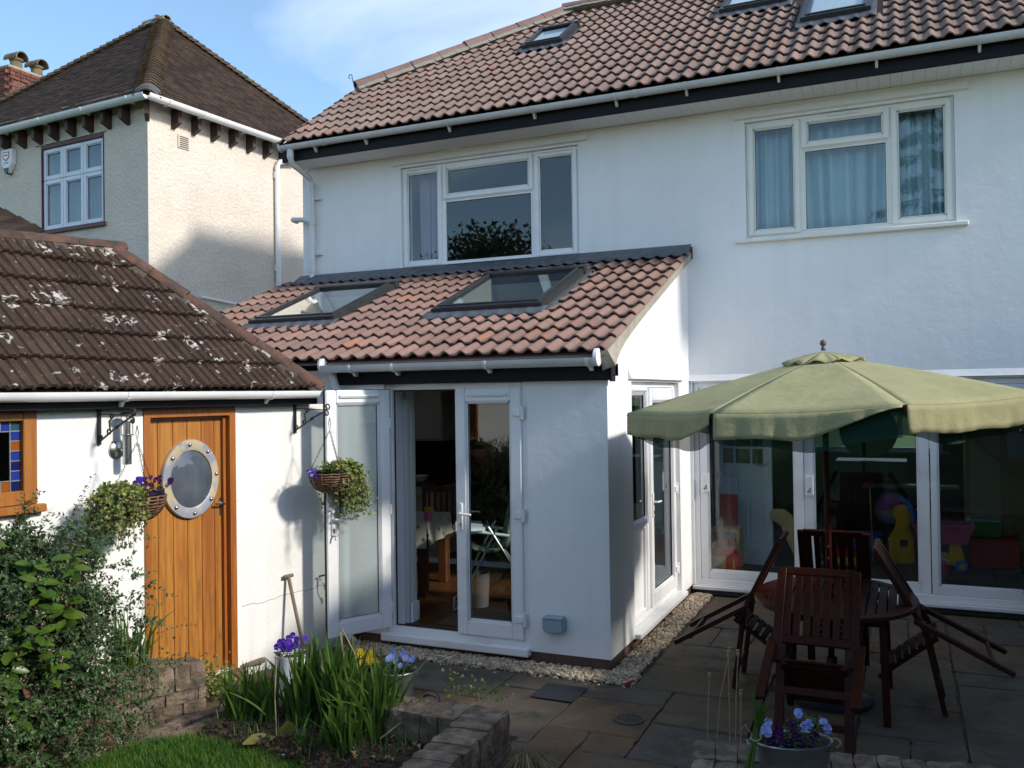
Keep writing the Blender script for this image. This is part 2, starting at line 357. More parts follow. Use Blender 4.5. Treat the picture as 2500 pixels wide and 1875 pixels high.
def doorwood(name, c1, c2, c3, grain=1.0):
    m, t, b, out = newmat(name); cs = coords(t, 'world', (16, 16, .8)); cw = coords(t, 'world')
    f, raw = noise_fac(t, cs, 2.2, 7, .65, .38, .62); colr = mixc(t, f, c1, c2)
    colr = valscale(t, colr, N(t, 'ShaderNodeObjectInfo').outputs['Random'], .10, .006)
    c4 = coords(t, 'world', (30, 30, 2.2)); f2, _ = noise_fac(t, c4, 1.6, 6, .7, .54, .66)
    sep = N(t, 'ShaderNodeSeparateXYZ'); t.links.new(cw, sep.inputs[0])
    low = N(t, 'ShaderNodeMapRange'); low.inputs[1].default_value = 1.3; low.inputs[2].default_value = .35; low.inputs[3].default_value = .2; t.links.new(sep.outputs[2], low.inputs[0])
    mu = N(t, 'ShaderNodeMath', operation='MULTIPLY'); t.links.new(f2, mu.inputs[0]); t.links.new(low.outputs[0], mu.inputs[1])
    colr = mixc(t, mu.outputs[0], colr, c3)
    t.links.new(colr, b.inputs['Base Color']); b.inputs['Roughness'].default_value = .45
    bumps(t, b, cs, [(3, .12, .004)]); return m
DOORWOOD = doorwood('varnished_pine', (.42, .175, .030), (.29, .10, .016), (.085, .06, .035))
FRAMEWOOD = doorwood('varnished_pine_frame', (.36, .125, .02), (.27, .08, .012), (.12, .06, .025))
HARDWOOD = M_('dark_stained_hardwood', (.028, .007, .005), (.046, .012, .008), 5, .45, [(30, .1, .003)], stretch=(6, 6, 6), rand='obj', amt=.12, spec=.13)
OLDWOOD = M_('grey_old_wood', (.22, .17, .12), (.12, .09, .065), 20, .9, [(40, .4, .004)], stretch=(1, 6, 6))
PORTRING = M_('worn_painted_metal', (.50, .42, .28), (.30, .31, .36), 9, .5, [(20, .2, .004)], metal=.25, lo=.47, hi=.56, detail=5)
PORTGLASS = M_('grey_bulged_glass', (.06, .072, .09), (.10, .115, .135), 3, .06, spec=.8)
CANVAS, _t, _b, _o = newmat('green_canvas')
def _canvas():
    t, b, out = _t, _b, _o; cs = coords(t, 'world'); f, _ = noise_fac(t, cs, 4, 5, .6, .35, .65)
    colr = mixc(t, f, (.57, .54, .31), (.49, .465, .265)); t.links.new(colr, b.inputs['Base Color']); b.inputs['Roughness'].default_value = .9; b.inputs['Specular IOR Level'].default_value = .1
    tr = N(t, 'ShaderNodeBsdfTranslucent'); tr.inputs[0].default_value = (.60, .58, .25, 1); m = N(t, 'ShaderNodeMixShader'); m.inputs[0].default_value = .38
    t.links.new(b.outputs[0], m.inputs[1]); t.links.new(tr.outputs[0], m.inputs[2]); t.links.new(m.outputs[0], out.inputs[0]); bumps(t, b, cs, [(5, .5, .03), (24, .3, .006), (420, .2, .001)])
_canvas()
NET, _nt, _nb, _no = newmat('dark_green_netting')
def _net():
    t, b, out = _nt, _nb, _no; b.inputs['Base Color'].default_value = (.008, .05, .04, 1); b.inputs['Roughness'].default_value = .9
    tr = N(t, 'ShaderNodeBsdfTransparent'); m = N(t, 'ShaderNodeMixShader'); m.inputs[0].default_value = .22
    t.links.new(b.outputs[0], m.inputs[1]); t.links.new(tr.outputs[0], m.inputs[2]); t.links.new(m.outputs[0], out.inputs[0])
_net()
WICKER = M_('brown_wicker', (.17, .085, .04), (.07, .035, .02), 30, .7, rand='island', amt=.3)
COTON = leafmat('small_shrub_leaf', (.040, .095, .026), (.072, .125, .044), .55, .25, .55, .02, 14)
COTWIG = M_('shrub_twig', (.13, .10, .075), (.075, .06, .045), 20, .8)
BLOSSOM = M_('pale_pink_bud', (.38, .27, .22), rough=.9, rand='island', amt=.3)
LAUREL = leafmat('glossy_laurel_leaf', (.050, .12, .016), (.095, .165, .022), .3, .35, .3, .02, 9)
DEADLEAF = leafmat('brown_dead_leaf', (.20, .075, .03), (.11, .045, .025), .3, .15, .7)
IVY = leafmat('variegated_ivy', (.10, .15, .025), (.34, .35, .10), .35, .3, .5, .03, 26, lo=.44, hi=.62)
IVYGREEN = leafmat('green_ivy', (.045, .085, .025), (.10, .13, .04), .35, .3, .5, .02, 26)
IRIS = leafmat('iris_blade', (.050, .12, .020), (.080, .155, .028), .35, .4, .4, .015, 8)
DRYSTEM = M_('dry_stalk', (.36, .27, .14), (.22, .16, .09), 20, .8)
GRASS = leafmat('lawn_blade', (.055, .14, .014), (.10, .20, .022), .4, .35, .5, .015, 6)
LAWN = M_('lawn_turf', (.035, .080, .012), (.055, .11, .018), 12, 1, [(60, .8, .02)])
HEDGE = leafmat('hedge_leaf', (.022, .048, .018), (.035, .065, .022), .35, .2, .6)
CONIF = leafmat('conifer_needle', (.018, .038, .024), (.028, .052, .03), .35, .12, .7)
BARK = M_('bark', (.085, .06, .04), (.05, .036, .026), 14, .95, [(20, .6, .02)])
def petal(name, c1, c2, amt=.2):
    return leafmat(name, c1, c2, amt, .3, .6, .01, 40)
P_PURPLE = petal('violet_petal', (.045, .012, .30), (.10, .03, .45))
P_DARK = petal('plum_petal', (.035, .006, .07), (.09, .012, .12))
P_YELLOW = petal('yellow_petal', (.65, .42, .02), (.75, .50, .03))
P_BLUE = petal('pale_blue_petal', (.24, .31, .72), (.42, .48, .85))
POTWHITE = M_('white_glazed_pot', (.74, .76, .80), rough=.3)
POTDARK = M_('dark_blue_pot', (.012, .016, .03), rough=.4)
GREYBLUE = M_('grey_blue_plastic', (.30, .37, .44), rough=.45)
SLATE = M_('dark_slate', (.022, .022, .03), (.035, .034, .042), 30, .7, [(90, .4, .003)])
CASTIRON = M_('cast_iron', (.07, .065, .055), (.05, .048, .045), 20, .7)
CURTAIN = M_('grey_blue_curtain', (.46, .58, .64), (.38, .50, .57), 2, .9, stretch=(3, 3, .3))
NETCURT = M_('grey_net_curtain', (.30, .32, .32), (.22, .24, .25), 6, .95, stretch=(8, 8, .4))
PINKCURT = M_('pink_curtain', (.40, .28, .36), rough=.9)
def plain(name, c, rough=.45): return M_(name, c, rough=rough)
RED = plain('red_plastic', (.45, .015, .02)); YEL = plain('yellow_plastic', (.62, .36, .01)); BLU = plain('blue_plastic', (.02, .17, .48)); PNK = plain('pink_plastic', (.50, .12, .22))
LILAC = plain('lilac_fabric', (.42, .16, .42), .9); GRN = plain('green_plastic', (.03, .22, .04)); BEECH = plain('beech_wood', (.52, .36, .16)); BROWNW = M_('brown_table_wood', (.13, .045, .013), (.09, .03, .009), 9, .5)
WHITEGLOSS = plain('white_gloss_paint', (.80, .80, .80), .35); CARD = plain('cardboard', (.42, .31, .19), .9); DKOAK = plain('dark_worktop', (.02, .018, .016), .4); CREAM = plain('cream_cabinet', (.42, .37, .28), .5)
# ------------------------------------------------------------------ wall helper
def wall(mb, F, x0, x1, z0, z1, holes, t):
    xs = sorted({x0, x1} | {min(max(h[i], x0), x1) for h in holes for i in (0, 1)}); zs = sorted({z0, z1} | {min(max(h[i], z0), z1) for h in holes for i in (2, 3)})
    inh = lambda a, c: any(h[0] < a < h[1] and h[2] < c < h[3] for h in holes)
    for i in range(len(xs) - 1):
        for j in range(len(zs) - 1):
            a, b, c, d = xs[i], xs[i + 1], zs[j], zs[j + 1]
            if inh((a + b) / 2, (c + d) / 2): continue
            mb.add([(a, 0, c), (b, 0, c), (b, 0, d), (a, 0, d)], [(0, 1, 2, 3)], F); mb.add([(a, t, c), (b, t, c), (b, t, d), (a, t, d)], [(3, 2, 1, 0)], F)
    def strip(p, q, r, s): mb.add([p, q, r, s], [(0, 1, 2, 3)], F)
    for h in holes:
        a, b, c, d = h
        strip((a, 0, c), (a, t, c), (a, t, d), (a, 0, d)); strip((b, 0, c), (b, 0, d), (b, t, d), (b, t, c))
        strip((a, 0, d), (a, t, d), (b, t, d), (b, 0, d)); strip((a, 0, c), (b, 0, c), (b, t, c), (a, t, c))
    strip((x0, 0, z0), (x0, 0, z1), (x0, t, z1), (x0, t, z0)); strip((x1, 0, z0), (x1, t, z0), (x1, t, z1), (x1, 0, z1))
    strip((x0, 0, z1), (x1, 0, z1), (x1, t, z1), (x0, t, z1)); strip((x0, 0, z0), (x0, t, z0), (x1, t, z0), (x1, 0, z0))
# ------------------------------------------------------------------ tiles
def tile_mesh(name, prof, wd, ln, thick, tilt, mat):
    """prof: list of (x, h); lower edge at y=0 lifted by tilt"""
    mb = MB(); n = len(prof); rows = []
    for y, dz in ((0, tilt), (ln, -.004)):
        for top in (1, 0): rows.append([(x * wd, y, h + dz - (0 if top else thick)) for x, h in prof])
    vs = [p for r_ in rows for p in r_]   # 0 front top,1 front bottom,2 back top,3 back bottom
    fs = []
    for i in range(n - 1):
        fs += [(i, i + 1, 2 * n + i + 1, 2 * n + i), (n + i, 3 * n + i, 3 * n + i + 1, n + i + 1), (i, n + i, n + i + 1, i + 1)]
    fs += [(0, 2 * n, 3 * n, n), (n - 1, 2 * n - 1, 4 * n - 1, 3 * n - 1)]
    mb.add(vs, fs); me = mb.mesh(name, mat, True); me.set_sharp_from_angle(angle=R(40)); return me
def roman_profile():
    p = []
    for k in range(2):
        o = k * .5
        p += [(o, .004), (o + .03, 0), (o + .20, 0), (o + .23, .008)]
        for j in range(1, 6):
            a = math.pi * j / 6; p.append((o + .23 + .25 * j / 6, .008 + .025 * math.sin(a)))
    p.append((1.0, .004)); return p
def lay_tiles(name, me, parent, O, u, v, na, nb, wd, gauge, ln, clips, skips, mat, mat_rest, limit=300, jit=.002, stagger=False, n_start=(0, 0), keep=None):
    """tiles on a roof plane; clips: (pa, pb, na, nb) half planes in plane coordinates, skips: rectangles"""
    u = Vector(u).normalized(); v = Vector(v).normalized(); n = u.cross(v); O = Vector(O); items = []
    B = Matrix(((u.x, v.x, n.x, O.x), (u.y, v.y, n.y, O.y), (u.z, v.z, n.z, O.z), (0, 0, 0, 1)))
    rnd = random.Random(len(name) * 7 + na)
    for j in range(nb):
        for i in range(na):
            a0 = (i + n_start[0]) * wd + (wd / 2 if stagger and j % 2 else 0); b0 = (j + n_start[1]) * gauge
            ca, cb = a0 + wd / 2, b0 + gauge / 2
            if any(s_[0] < ca < s_[1] and s_[2] < cb < s_[3] for s_ in skips): continue
            out = False; cuts = []
            for pa, pb, ma, mb_ in clips:
                ds = [(x - pa) * ma + (y - pb) * mb_ for x, y in ((a0, b0), (a0 + wd, b0), (a0, b0 + ln), (a0 + wd, b0 + ln))]
                if max(ds) <= .01: out = True; break
                if min(ds) < 0: cuts.append((pa - a0, pb - b0, ma, mb_))
            if out: continue
            m = B @ T(a0 + rnd.uniform(-jit, jit), b0 + rnd.uniform(-jit, jit) * 2, rnd.uniform(0, jit)) @ RX(rnd.uniform(-.006, .006)) @ RY(rnd.uniform(-.006, .006))
            k = me
            if cuts:
                bm = bmesh.new(); bm.from_mesh(me)
                for pa, pb, ma, mb_ in cuts:
                    bmesh.ops.bisect_plane(bm, geom=bm.verts[:] + bm.edges[:] + bm.faces[:], plane_co=(pa, pb, 0), plane_no=(ma, mb_, 0), clear_inner=True)
                if len(bm.faces) < 2: bm.free(); continue
                k = bpy.data.meshes.new(name + '_cut'); bm.to_mesh(k); bm.free()
                if not k.materials: k.materials.append(mat)
            c = m @ Vector((wd / 2, gauge / 2, 0)); d = c - CAM; z = d.dot(FWD)
            sx = abs(d.dot(RGT) / z) / (1250 / 2151) if z > .1 else 9; sy = abs(d.dot(UPV) / z) / (937 / 2151) if z > .1 else 9
            items.append((0 if max(sx, sy) < 1.03 and (keep is None or keep(c)) else 1, d.length, k, m))
    items.sort(key=lambda q: (q[0], q[1]))
    for vis, d, k, m in items[:limit]:
        if vis == 1: break
        link(name, k, parent, m).matrix_basis = m
    ind = [q for q in items[:limit] if q[0] == 0]; rest = items[len(ind):]
    if rest: tag(join_np(name + '_run', [(k, m) for _, _, k, m in rest], mat_rest, parent, False), kind='stuff')
    return len(ind), len(rest)
def half_pipe(mb, p, q, r, n=10, th=.006, drop=0):
    """gutter trough between p and q, open to the sky"""
    p = Vector(p); q = Vector(q); d = (q - p).normalized(); s = Vector((0, 0, 1)).cross(d).normalized(); vs = []
    for c in (p, q):
        for rr in (r, r - th):
            for j in range(n + 1):
                a = math.pi + math.pi * j / n; vs.append(c + s * math.cos(a) * rr + Vector((0, 0, 1)) * (math.sin(a) * rr * 1.05))
    m = n + 1; fs = []
    for j in range(n): fs += [(j, j + 1, 2 * m + j + 1, 2 * m + j), (m + j, 3 * m + j, 3 * m + j + 1, m + j + 1), (j, m + j, m + j + 1, j + 1), (2 * m + j, 2 * m + j + 1, 3 * m + j + 1, 3 * m + j)]
    fs += [(0, 2 * m, 3 * m, m), (n, m + n, 3 * m + n, 2 * m + n)]
    mb.add(vs, fs)
def gutter_bracket(name, parent, c, d, r, mat, hang=.05):
    mb = MB(); d = Vector(d).normalized(); s = Vector((0, 0, 1)).cross(d).normalized(); c = Vector(c); rr = r + .007
    for k in range(2):
        pass
    arc = [(math.pi + math.pi * j / 8) for j in range(9)]; vs = []
    for off in (-.013, .013):
        for a in arc: vs.append(c + d * off + s * math.cos(a) * rr + Vector((0, 0, math.sin(a) * rr * 1.05)))
        for a in arc: vs.append(c + d * off + s * math.cos(a) * (rr - .008) + Vector((0, 0, math.sin(a) * (rr - .008) * 1.05)))
    fs = []
    for j in range(8): fs += [(j, j + 1, 18 + j + 1, 18 + j), (j, 9 + j, 9 + j + 1, j + 1), (18 + j, 18 + j + 1, 27 + j + 1, 27 + j), (9 + j, 27 + j, 27 + j + 1, 9 + j + 1)]
    fs += [(0, 18, 27, 9), (8, 17, 35, 26)]
    mb.add(vs, fs)
    # tapering tail behind, fixed to the board
    back = c - s * 0; inw = -s if False else s
    mb.add([c + d * o + Vector((0, 0, -rr * 1.0)) + inw * i + Vector((0, 0, z)) for o in (-.012, .012) for i, z in ((.0, .012), (rr + .012, .045), (rr + .012, -hang), (rr * .75, -hang))],
           [(0, 1, 2, 3), (7, 6, 5, 4), (0, 4, 5, 1), (1, 5, 6, 2), (2, 6, 7, 3), (3, 7, 4, 0)])
    return mb.build(name, mat, parent)
# ------------------------------------------------------------------ windows and doors
def bars(mb, x0, x1, z0, z1, wl, wr, wb, wt, y0, y1, F):
    mb.box(x0, x0 + wl, y0, y1, z0, z1, F); mb.box(x1 - wr, x1, y0, y1, z0, z1, F)
    mb.box(x0 + wl, x1 - wr, y0, y1, z0, z0 + wb, F); mb.box(x0 + wl, x1 - wr, y0, y1, z1 - wt, z1, F)
def sash(parent, F, x0, x1, z0, z1, y0, mat, glass, sw=.055, name='sash', bead=.012, pane_y=.03, wb=None, wt=None):
    mb = MB(); wb = wb or sw; wt = wt or sw
    bars(mb, x0, x1, z0, z1, sw, sw, wb, wt, y0, y0 + .06, F)
    b = .016; bars(mb, x0 + sw, x1 - sw, z0 + wb, z1 - wt, b, b, b, b, y0 + .012, y0 + .055, F)
    o = mb.build(name, mat, parent, bevel=.007, seg=2, auto=30)
    x0 += sw; x1 -= sw; z0 += wb; z1 -= wt
    gk = MB(); g = .004; bars(gk, x0 + b, x1 - b, z0 + b, z1 - b, g, g, g, g, y0 + .022, y0 + .03, F); gk.build('gasket', GASKET, parent)
    p = MB(); p.box(x0 + b + .001, x1 - b - .001, y0 + pane_y, y0 + pane_y + .006, z0 + b + .001, z1 - b - .001, F); p.build('pane', glass, parent)
    return o
def fixed_pane(parent, F, x0, x1, z0, z1, y0, mat, glass):
    b = .018; mb = MB(); bars(mb, x0, x1, z0, z1, b, b, b, b, y0, y0 + .03, F); mb.build('glazing_bead', mat, parent, bevel=.004)
    gk = MB(); bars(gk, x0 + b, x1 - b, z0 + b, z1 - b, .004, .004, .004, .004, y0 + .008, y0 + .014, F); gk.build('gasket', GASKET, parent)
    p = MB(); p.box(x0 + b, x1 - b, y0 + .014, y0 + .02, z0 + b, z1 - b, F); p.build('pane', glass, parent)
def curtain(name, label, F, x0, x1, z0, z1, y, mat, amp=.035, waves=9, group=None, gather=0.0, seed=0):
    rnd = random.Random(seed); ph = rnd.random() * 6; ks = [rnd.uniform(.6, 1.4) for _ in range(4)]
    def fn(a, c):
        x = x0 + (x1 - x0) * (a + gather * (c * c) * (.5 - a))
        t_ = a * waves * 2 * math.pi
        yy = y + amp * (math.sin(t_ + ph + .6 * math.sin(a * 9 * ks[0])) * .7 + .3 * math.sin(t_ * 1.7 * ks[1] + 1)) * (.6 + .4 * c)
        return (x, yy, z1 - (z1 - z0) * c)
    mb = MB(); mb.grid(fn, waves * 10, 6, F)
    o = mb.build(name, mat, None, smooth=True); tag(o, label, 'curtain', group)
    md = o.modifiers.new('thick', 'SOLIDIFY'); md.thickness = .004
    return o
def lever_handle(parent, F, x, z, y, side=1, mat=None, plate=(.03, .22), keyhole=True):
    mat = mat or UPVC; mb = MB()
    mb.box(x - plate[0] / 2, x + plate[0] / 2, y - .014, y, z - plate[1] * .62, z + plate[1] * .38, F)
    mb.tube([(x, y - .01, z), (x, y - .05, z), (x + side * .02, y - .056, z), (x + side * .115, y - .054, z - .003)], .0095, 8, M=F)
    h = mb.build('handle', mat, parent, bevel=.004, auto=40)
    if keyhole:
        k = MB(); k.lathe([(0, 0), (.009, 0), (.009, .006), (0, .006)], 12, F @ T(x, y - .014, z - .085) @ RX(R(90))); k.box(x - .003, x + .003, y - .0195, y - .013, z - .112, z - .085, F)
        k.build('lock', BRASS, parent)
    return h
def flag_hinge(parent, F, x, z, y):
    mb = MB(); mb.box(x - .075, x - .008, y - .016, y, z - .026, z + .026, F); mb.tube([(x + .006, y - .012, z - .055), (x + .006, y - .012, z + .055)], .012, 10, M=F)
    mb.box(x - .01, x + .02, y - .008, y + .002, z - .05, z + .05, F); mb.build('hinge', UPVC, parent, bevel=.003)
def vent_strip(parent, F, x0, x1, z, y):
    mb = MB(); mb.box(x0, x1, y - .014, y, z - .013, z + .013, F); mb.box(x0 + .006, x1 - .006, y - .02, y - .014, z - .004, z + .011, F); mb.build('vent_strip', UPVC, parent, bevel=.003)

# ================================================================== MAIN HOUSE
FM = frame((0, 0, 0), (1, 0, 0), (0, 1, 0))
house = thing('white_house', 'tall white rendered house with pinkish double-roll tiles, roof windows and wide upper windows', 'house', (0, 0, 0))
LW = (-3.52, -1.2105, 3.678, 4.918); RW = (.618, 2.5625, 3.701, 4.909); PD = (.03, 3.62, .09, 2.222); HX0, HX1 = -4.986, 4.15
mb = MB(); wall(mb, FM, HX0, HX1, 0.0, 5.062, [LW, RW, PD, (-4.3, -.6, .12, 2.3)], .28)
mb.add([(HX0, .28, 0), (HX0, 7.2, 0), (HX0, 7.2, 5.2), (HX0, .28, 5.2)], [(3, 2, 1, 0)])
mb.add([(HX1, .28, 0), (HX1, 7.2, 0), (HX1, 7.2, 5.2), (HX1, .28, 5.2)], [(0, 1, 2, 3)])
wall(mb, frame((HX0, 7.2, 0), (1, 0, 0), (0, 1, 0)), 0, HX1 - HX0, 0, 5.2, [(5.586, 7.636, 1.08, 2.2)], .05)
mb.add([(HX0, 0.0, 5.1), (HX0, 6.5, 5.2), (HX0, 5.0, 6.38), (HX0, 1.3, 6.38)], [(3, 2, 1, 0)])
mb.add([(HX1, 0.0, 5.1), (HX1, 6.5, 5.2), (HX1, 3.2, 7.7)], [(0, 1, 2)])
mb.build('wall', PAINT, house)
# rooms behind the openings
def room(parent, x0, x1, y0, y1, z0, z1, mat, floor=None, name='inner_wall', t=.05):
    b = MB(); b.box(x0 - t, x0, y0, y1, z0, z1); b.box(x1, x1 + t, y0, y1, z0, z1); b.box(x0 - t, x1 + t, y1, y1 + t, z0, z1); b.box(x0 - t, x1 + t, y0, y1 + t, z1, z1 + t)
    b.build(name, mat, parent)
    f = MB(); f.box(x0 - t, x1 + t, y0, y1 + t, z0 - t, z0); f.build('inner_floor', floor or mat, parent)
PLAYFLOOR = M_('grey_carpet', (.10, .09, .075), (.075, .07, .06), 40, .95)
mb = MB(); FB = frame((-.30, 6.9, 0), (1, 0, 0), (0, 1, 0)); wall(mb, FB, 0, 4.35, .125, 2.5, [(.90, 2.95, 1.08, 2.2)], .05)
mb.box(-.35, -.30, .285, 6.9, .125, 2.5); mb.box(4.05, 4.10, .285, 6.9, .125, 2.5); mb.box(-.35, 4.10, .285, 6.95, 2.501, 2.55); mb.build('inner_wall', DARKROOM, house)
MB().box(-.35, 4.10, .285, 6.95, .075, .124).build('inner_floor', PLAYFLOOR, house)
mb = MB(); bars(mb, .90, 2.95, 1.08, 2.2, .05, .05, .06, .06, .0, .07, FB); mb.box(1.12, 1.17, .0, .07, 1.14, 2.14, FB); mb.box(2.62, 2.67, .0, .07, 1.14, 2.14, FB); mb.box(.80, 3.05, -.12, -.001, 1.05, 1.079, FB); mb.build('far_window', UPVC, house)

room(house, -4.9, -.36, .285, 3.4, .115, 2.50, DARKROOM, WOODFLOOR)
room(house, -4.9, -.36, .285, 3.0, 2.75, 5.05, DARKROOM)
room(house, -.20, 4.05, .285, 3.0, 2.75, 5.05, INNER)
# soffit boards, fascia, gutter
mb = MB(); mb.box(HX0, HX1 + .1, -.415, -.395, 5.062, 5.255); fas = mb.build('fascia', FASCIA, house, bevel=.004)
mb = MB(); mb.box(0.001, .099, -.393, -.002, 5.063, 5.074); sbm = mb.mesh('soffit_board', SOFFIT, bevel=.002)
soff = MB().box(HX0, HX1, -.39, -.004, 5.075, 5.083).build('soffit', GASKET, house)
x = HX0
while x < HX1: link('soffit_board', sbm, soff, T(x, 0, 0)); x += .1
gt = MB(); half_pipe(gt, (-4.93, -.485, 5.24), (HX1 + .15, -.485, 5.24), .056); gt = gt.build('gutter', GUTTER, house, auto=40)
for gx in (-4.45, -3.72, -2.6, -1.55, -.62, .12, 1.02, 1.90, 2.75): gutter_bracket('gutter_bracket', gt, (gx, -.485, 5.24), (1, 0, 0), .056, GUTTER, .05)
for gx in (-4.30, -.40):
    m_ = MB(); half_pipe(m_, (gx - .02, -.485, 5.24), (gx + .02, -.485, 5.24), .062, th=.006); m_.build('gutter_joint', GUTTER, gt)
MB().lathe([(0, 0), (.066, 0), (.066, .02), (0, .02)], 16, T(-4.95, -.485, 5.235) @ RY(R(90))).build('gutter_end', GUTTER, gt)
# roof: deck, tiles, ridge, hip, mortar
P35 = R(35); MU, MV = Vector((1, 0, 0)), Vector((0, math.cos(P35), math.sin(P35)))
MO = Vector((0, -.535, 5.255)); VX0, VX1 = -4.95, 4.3
def MP(a, b, h=0): return MO + MU * a + MV * b + MU.cross(MV) * h
HB = (-4.90, 2.08); RB = (-2.45, 4.50)
mb = MB(); yb = 2 * (MP(0, RB[1]).y) - MP(0, HB[1]).y
mb.add([MP(VX0, 0, -.03), MP(VX1, 0, -.03), MP(VX1, RB[1], -.03), MP(RB[0], RB[1], -.03), MP(VX0, HB[1], -.03)], [(0, 1, 2, 3, 4)])
yr = MP(0, RB[1], -.03).y; zr = MP(0, RB[1], -.03).z; zh = MP(0, HB[1], -.03).z
mb.add([(VX0, 2 * yr + .535, 5.23), (VX1, 2 * yr + .535, 5.23), (VX1, yr, zr), (RB[0], yr, zr), (VX0, yb, zh)], [(4, 3, 2, 1, 0)])
mb.add([(VX0, yb, zh), (VX0, MP(0, HB[1], -.03).y, zh), (RB[0], yr, zr)], [(0, 1, 2)])
mroof = mb.build('roof', TILER, house)
mroof['label'] = 'pinkish brown tiled main roof with grey cemented hip'
ROMAN = tile_mesh('roof_tile', roman_profile(), .30, .355, .014, .030, TILE)
hn = Vector((RB[1] - HB[1], -(RB[0] - HB[0]))).normalized()
W1 = (-2.50, -1.92, 2.48, 3.33); W2 = (.12, .92, 2.40, 3.45); W3 = (1.14, 1.84, 1.27, 2.65)
skips = [(W1[0] - .02, W1[1] + .02, W1[2] - .1, W1[3] + .02), (W2[0] - .04, W2[1] + .04, W2[2] - .12, W2[3] + .1), (W3[0] - .04, W3[1] + .04, W3[2] - .12, W3[3] + .05)]
MAINCOUNT = lay_tiles('roof_tile', ROMAN, mroof, MP(-4.95, -.0), MU, MV, 31, 15, .30, .30, .355,
          [(HB[0] + 4.95, HB[1], hn.x, hn.y), (0, 0, 1, 0)], [(s_[0] + 4.95, s_[1] + 4.95, s_[2], s_[3]) for s_ in skips], TILE, TILER)
def halfround_run(name, parent, P0, P1, r, ln, mat, flat=False, up=(0, 0, 1), seed=1, mort=MORTAR, mw=None):
    """half round ridge or hip tiles laid end to end on a bed of mortar"""
    P0 = Vector(P0); P1 = Vector(P1); d = P1 - P0; n = max(1, round(d.length / ln)); x = d.normalized(); y = Vector(up).cross(x).normalized(); z = x.cross(y); st = d.length / n
    q = MB(); th = .018
    prof = [(r * math.cos(a), r * math.sin(a) * (.8 if not flat else .55)) for a in [math.pi * j / 10 for j in range(11)]]
    prof2 = [((r - th) * math.cos(a), (r - th) * math.sin(a) * (.8 if not flat else .55)) for a in [math.pi * j / 10 for j in range(11)]]
    vs = [(xx, p[0] * k, p[1] * k) for xx, k in ((0, 1.0), (st * .985, .93)) for pr_ in (prof, prof2) for p in pr_]
    fs = []
    for j in range(10): fs += [(j, j + 1, 22 + j + 1, 22 + j), (11 + j, 33 + j, 33 + j + 1, 11 + j + 1), (j, 11 + j, 12 + j, j + 1), (22 + j, 23 + j, 34 + j, 33 + j)]
    fs += [(0, 22, 33, 11), (10, 21, 43, 32)]
    q.add(vs, fs); me = q.mesh(name, mat, True); me.set_sharp_from_angle(angle=R(45)); rnd = random.Random(seed)
    for i in range(n):
        p = P0 + x * (st * i); m = Matrix(((x.x, y.x, z.x, p.x), (x.y, y.y, z.y, p.y), (x.z, y.z, z.z, p.z), (0, 0, 0, 1)))
        link(name, me, parent, m @ T(0, rnd.uniform(-.006, .006), rnd.uniform(-.004, .008)) @ RZ(rnd.uniform(-.012, .012)) @ RX(rnd.uniform(-.04, .04)))
    if mort:
        bd = MB(); mw = mw or r
        for s_ in (-1, 1):
            for i in range(n * 4):
                a = P0 + x * (st * i / 4); b = P0 + x * (st * (i + 1) / 4)
                wv = mw * (1.0 + rnd.uniform(-.12, .18))
                bd.add([a + y * s_ * r * .7 + z * .03, b + y * s_ * r * .7 + z * .03, b + y * s_ * wv - z * .045, a + y * s_ * wv - z * .045, a - z * .09, b - z * .09],
                       [(0, 1, 2, 3), (3, 2, 5, 4), (0, 4, 5, 1), (0, 3, 4), (1, 5, 2)])
        bd.build('mortar_bed', mort, parent)
hp0 = MP(HB[0] + .02, HB[1] - .05, .045); hp1 = MP(RB[0], RB[1], .045)
upn = (MU.cross(MV) + Vector((-.35, .0, .6))).normalized()
HIPCLAY = M_('pinkish_hip_tile', (.25, .15, .125), (.19, .115, .095), 4, .8, [(60, .15, .003)], rand='obj', amt=.12)
halfround_run('hip_tile', mroof, hp0, hp1, .125, .42, HIPCLAY, up=upn, mw=.20)
halfround_run('ridge_tile', mroof, MP(RB[0] - .05, RB[1] + .02, .06), MP(VX1, RB[1] + .02, .06), .125, .42, HIPCLAY, mw=.17)
# hip iron curl
mb = MB(); c0 = hp0 + Vector((-.03, -.02, .06))
mb.tube([c0, c0 + Vector((-.03, 0, .10))] + [c0 + Vector((-.055 + .028 * math.cos(a), 0, .115 + .028 * math.sin(a))) for a in [R(-10 + 24 * k) for k in range(12)]], .006, 6); mb.build('hip_iron', IRON, mroof)
# cement strip along the left verge
mb = MB()
for i in range(7): mb.add([MP(VX0 - .02, .30 * i, -.02), MP(VX0 + .02, .30 * i, -.02), MP(VX0 + .02, .30 * (i + 1), .0), MP(VX0 - .02, .30 * (i + 1), .0)] + [MP(VX0 - .02, .30 * i, .03), MP(VX0 + .02, .30 * i, .03), MP(VX0 + .02, .30 * (i + 1), .012), MP(VX0 - .02, .30 * (i + 1), .012)],
           [(0, 3, 2, 1), (4, 5, 6, 7), (0, 1, 5, 4), (1, 2, 6, 5), (2, 3, 7, 6), (3, 0, 4, 7)])
mb.build('verge_strip', TILER, mroof)
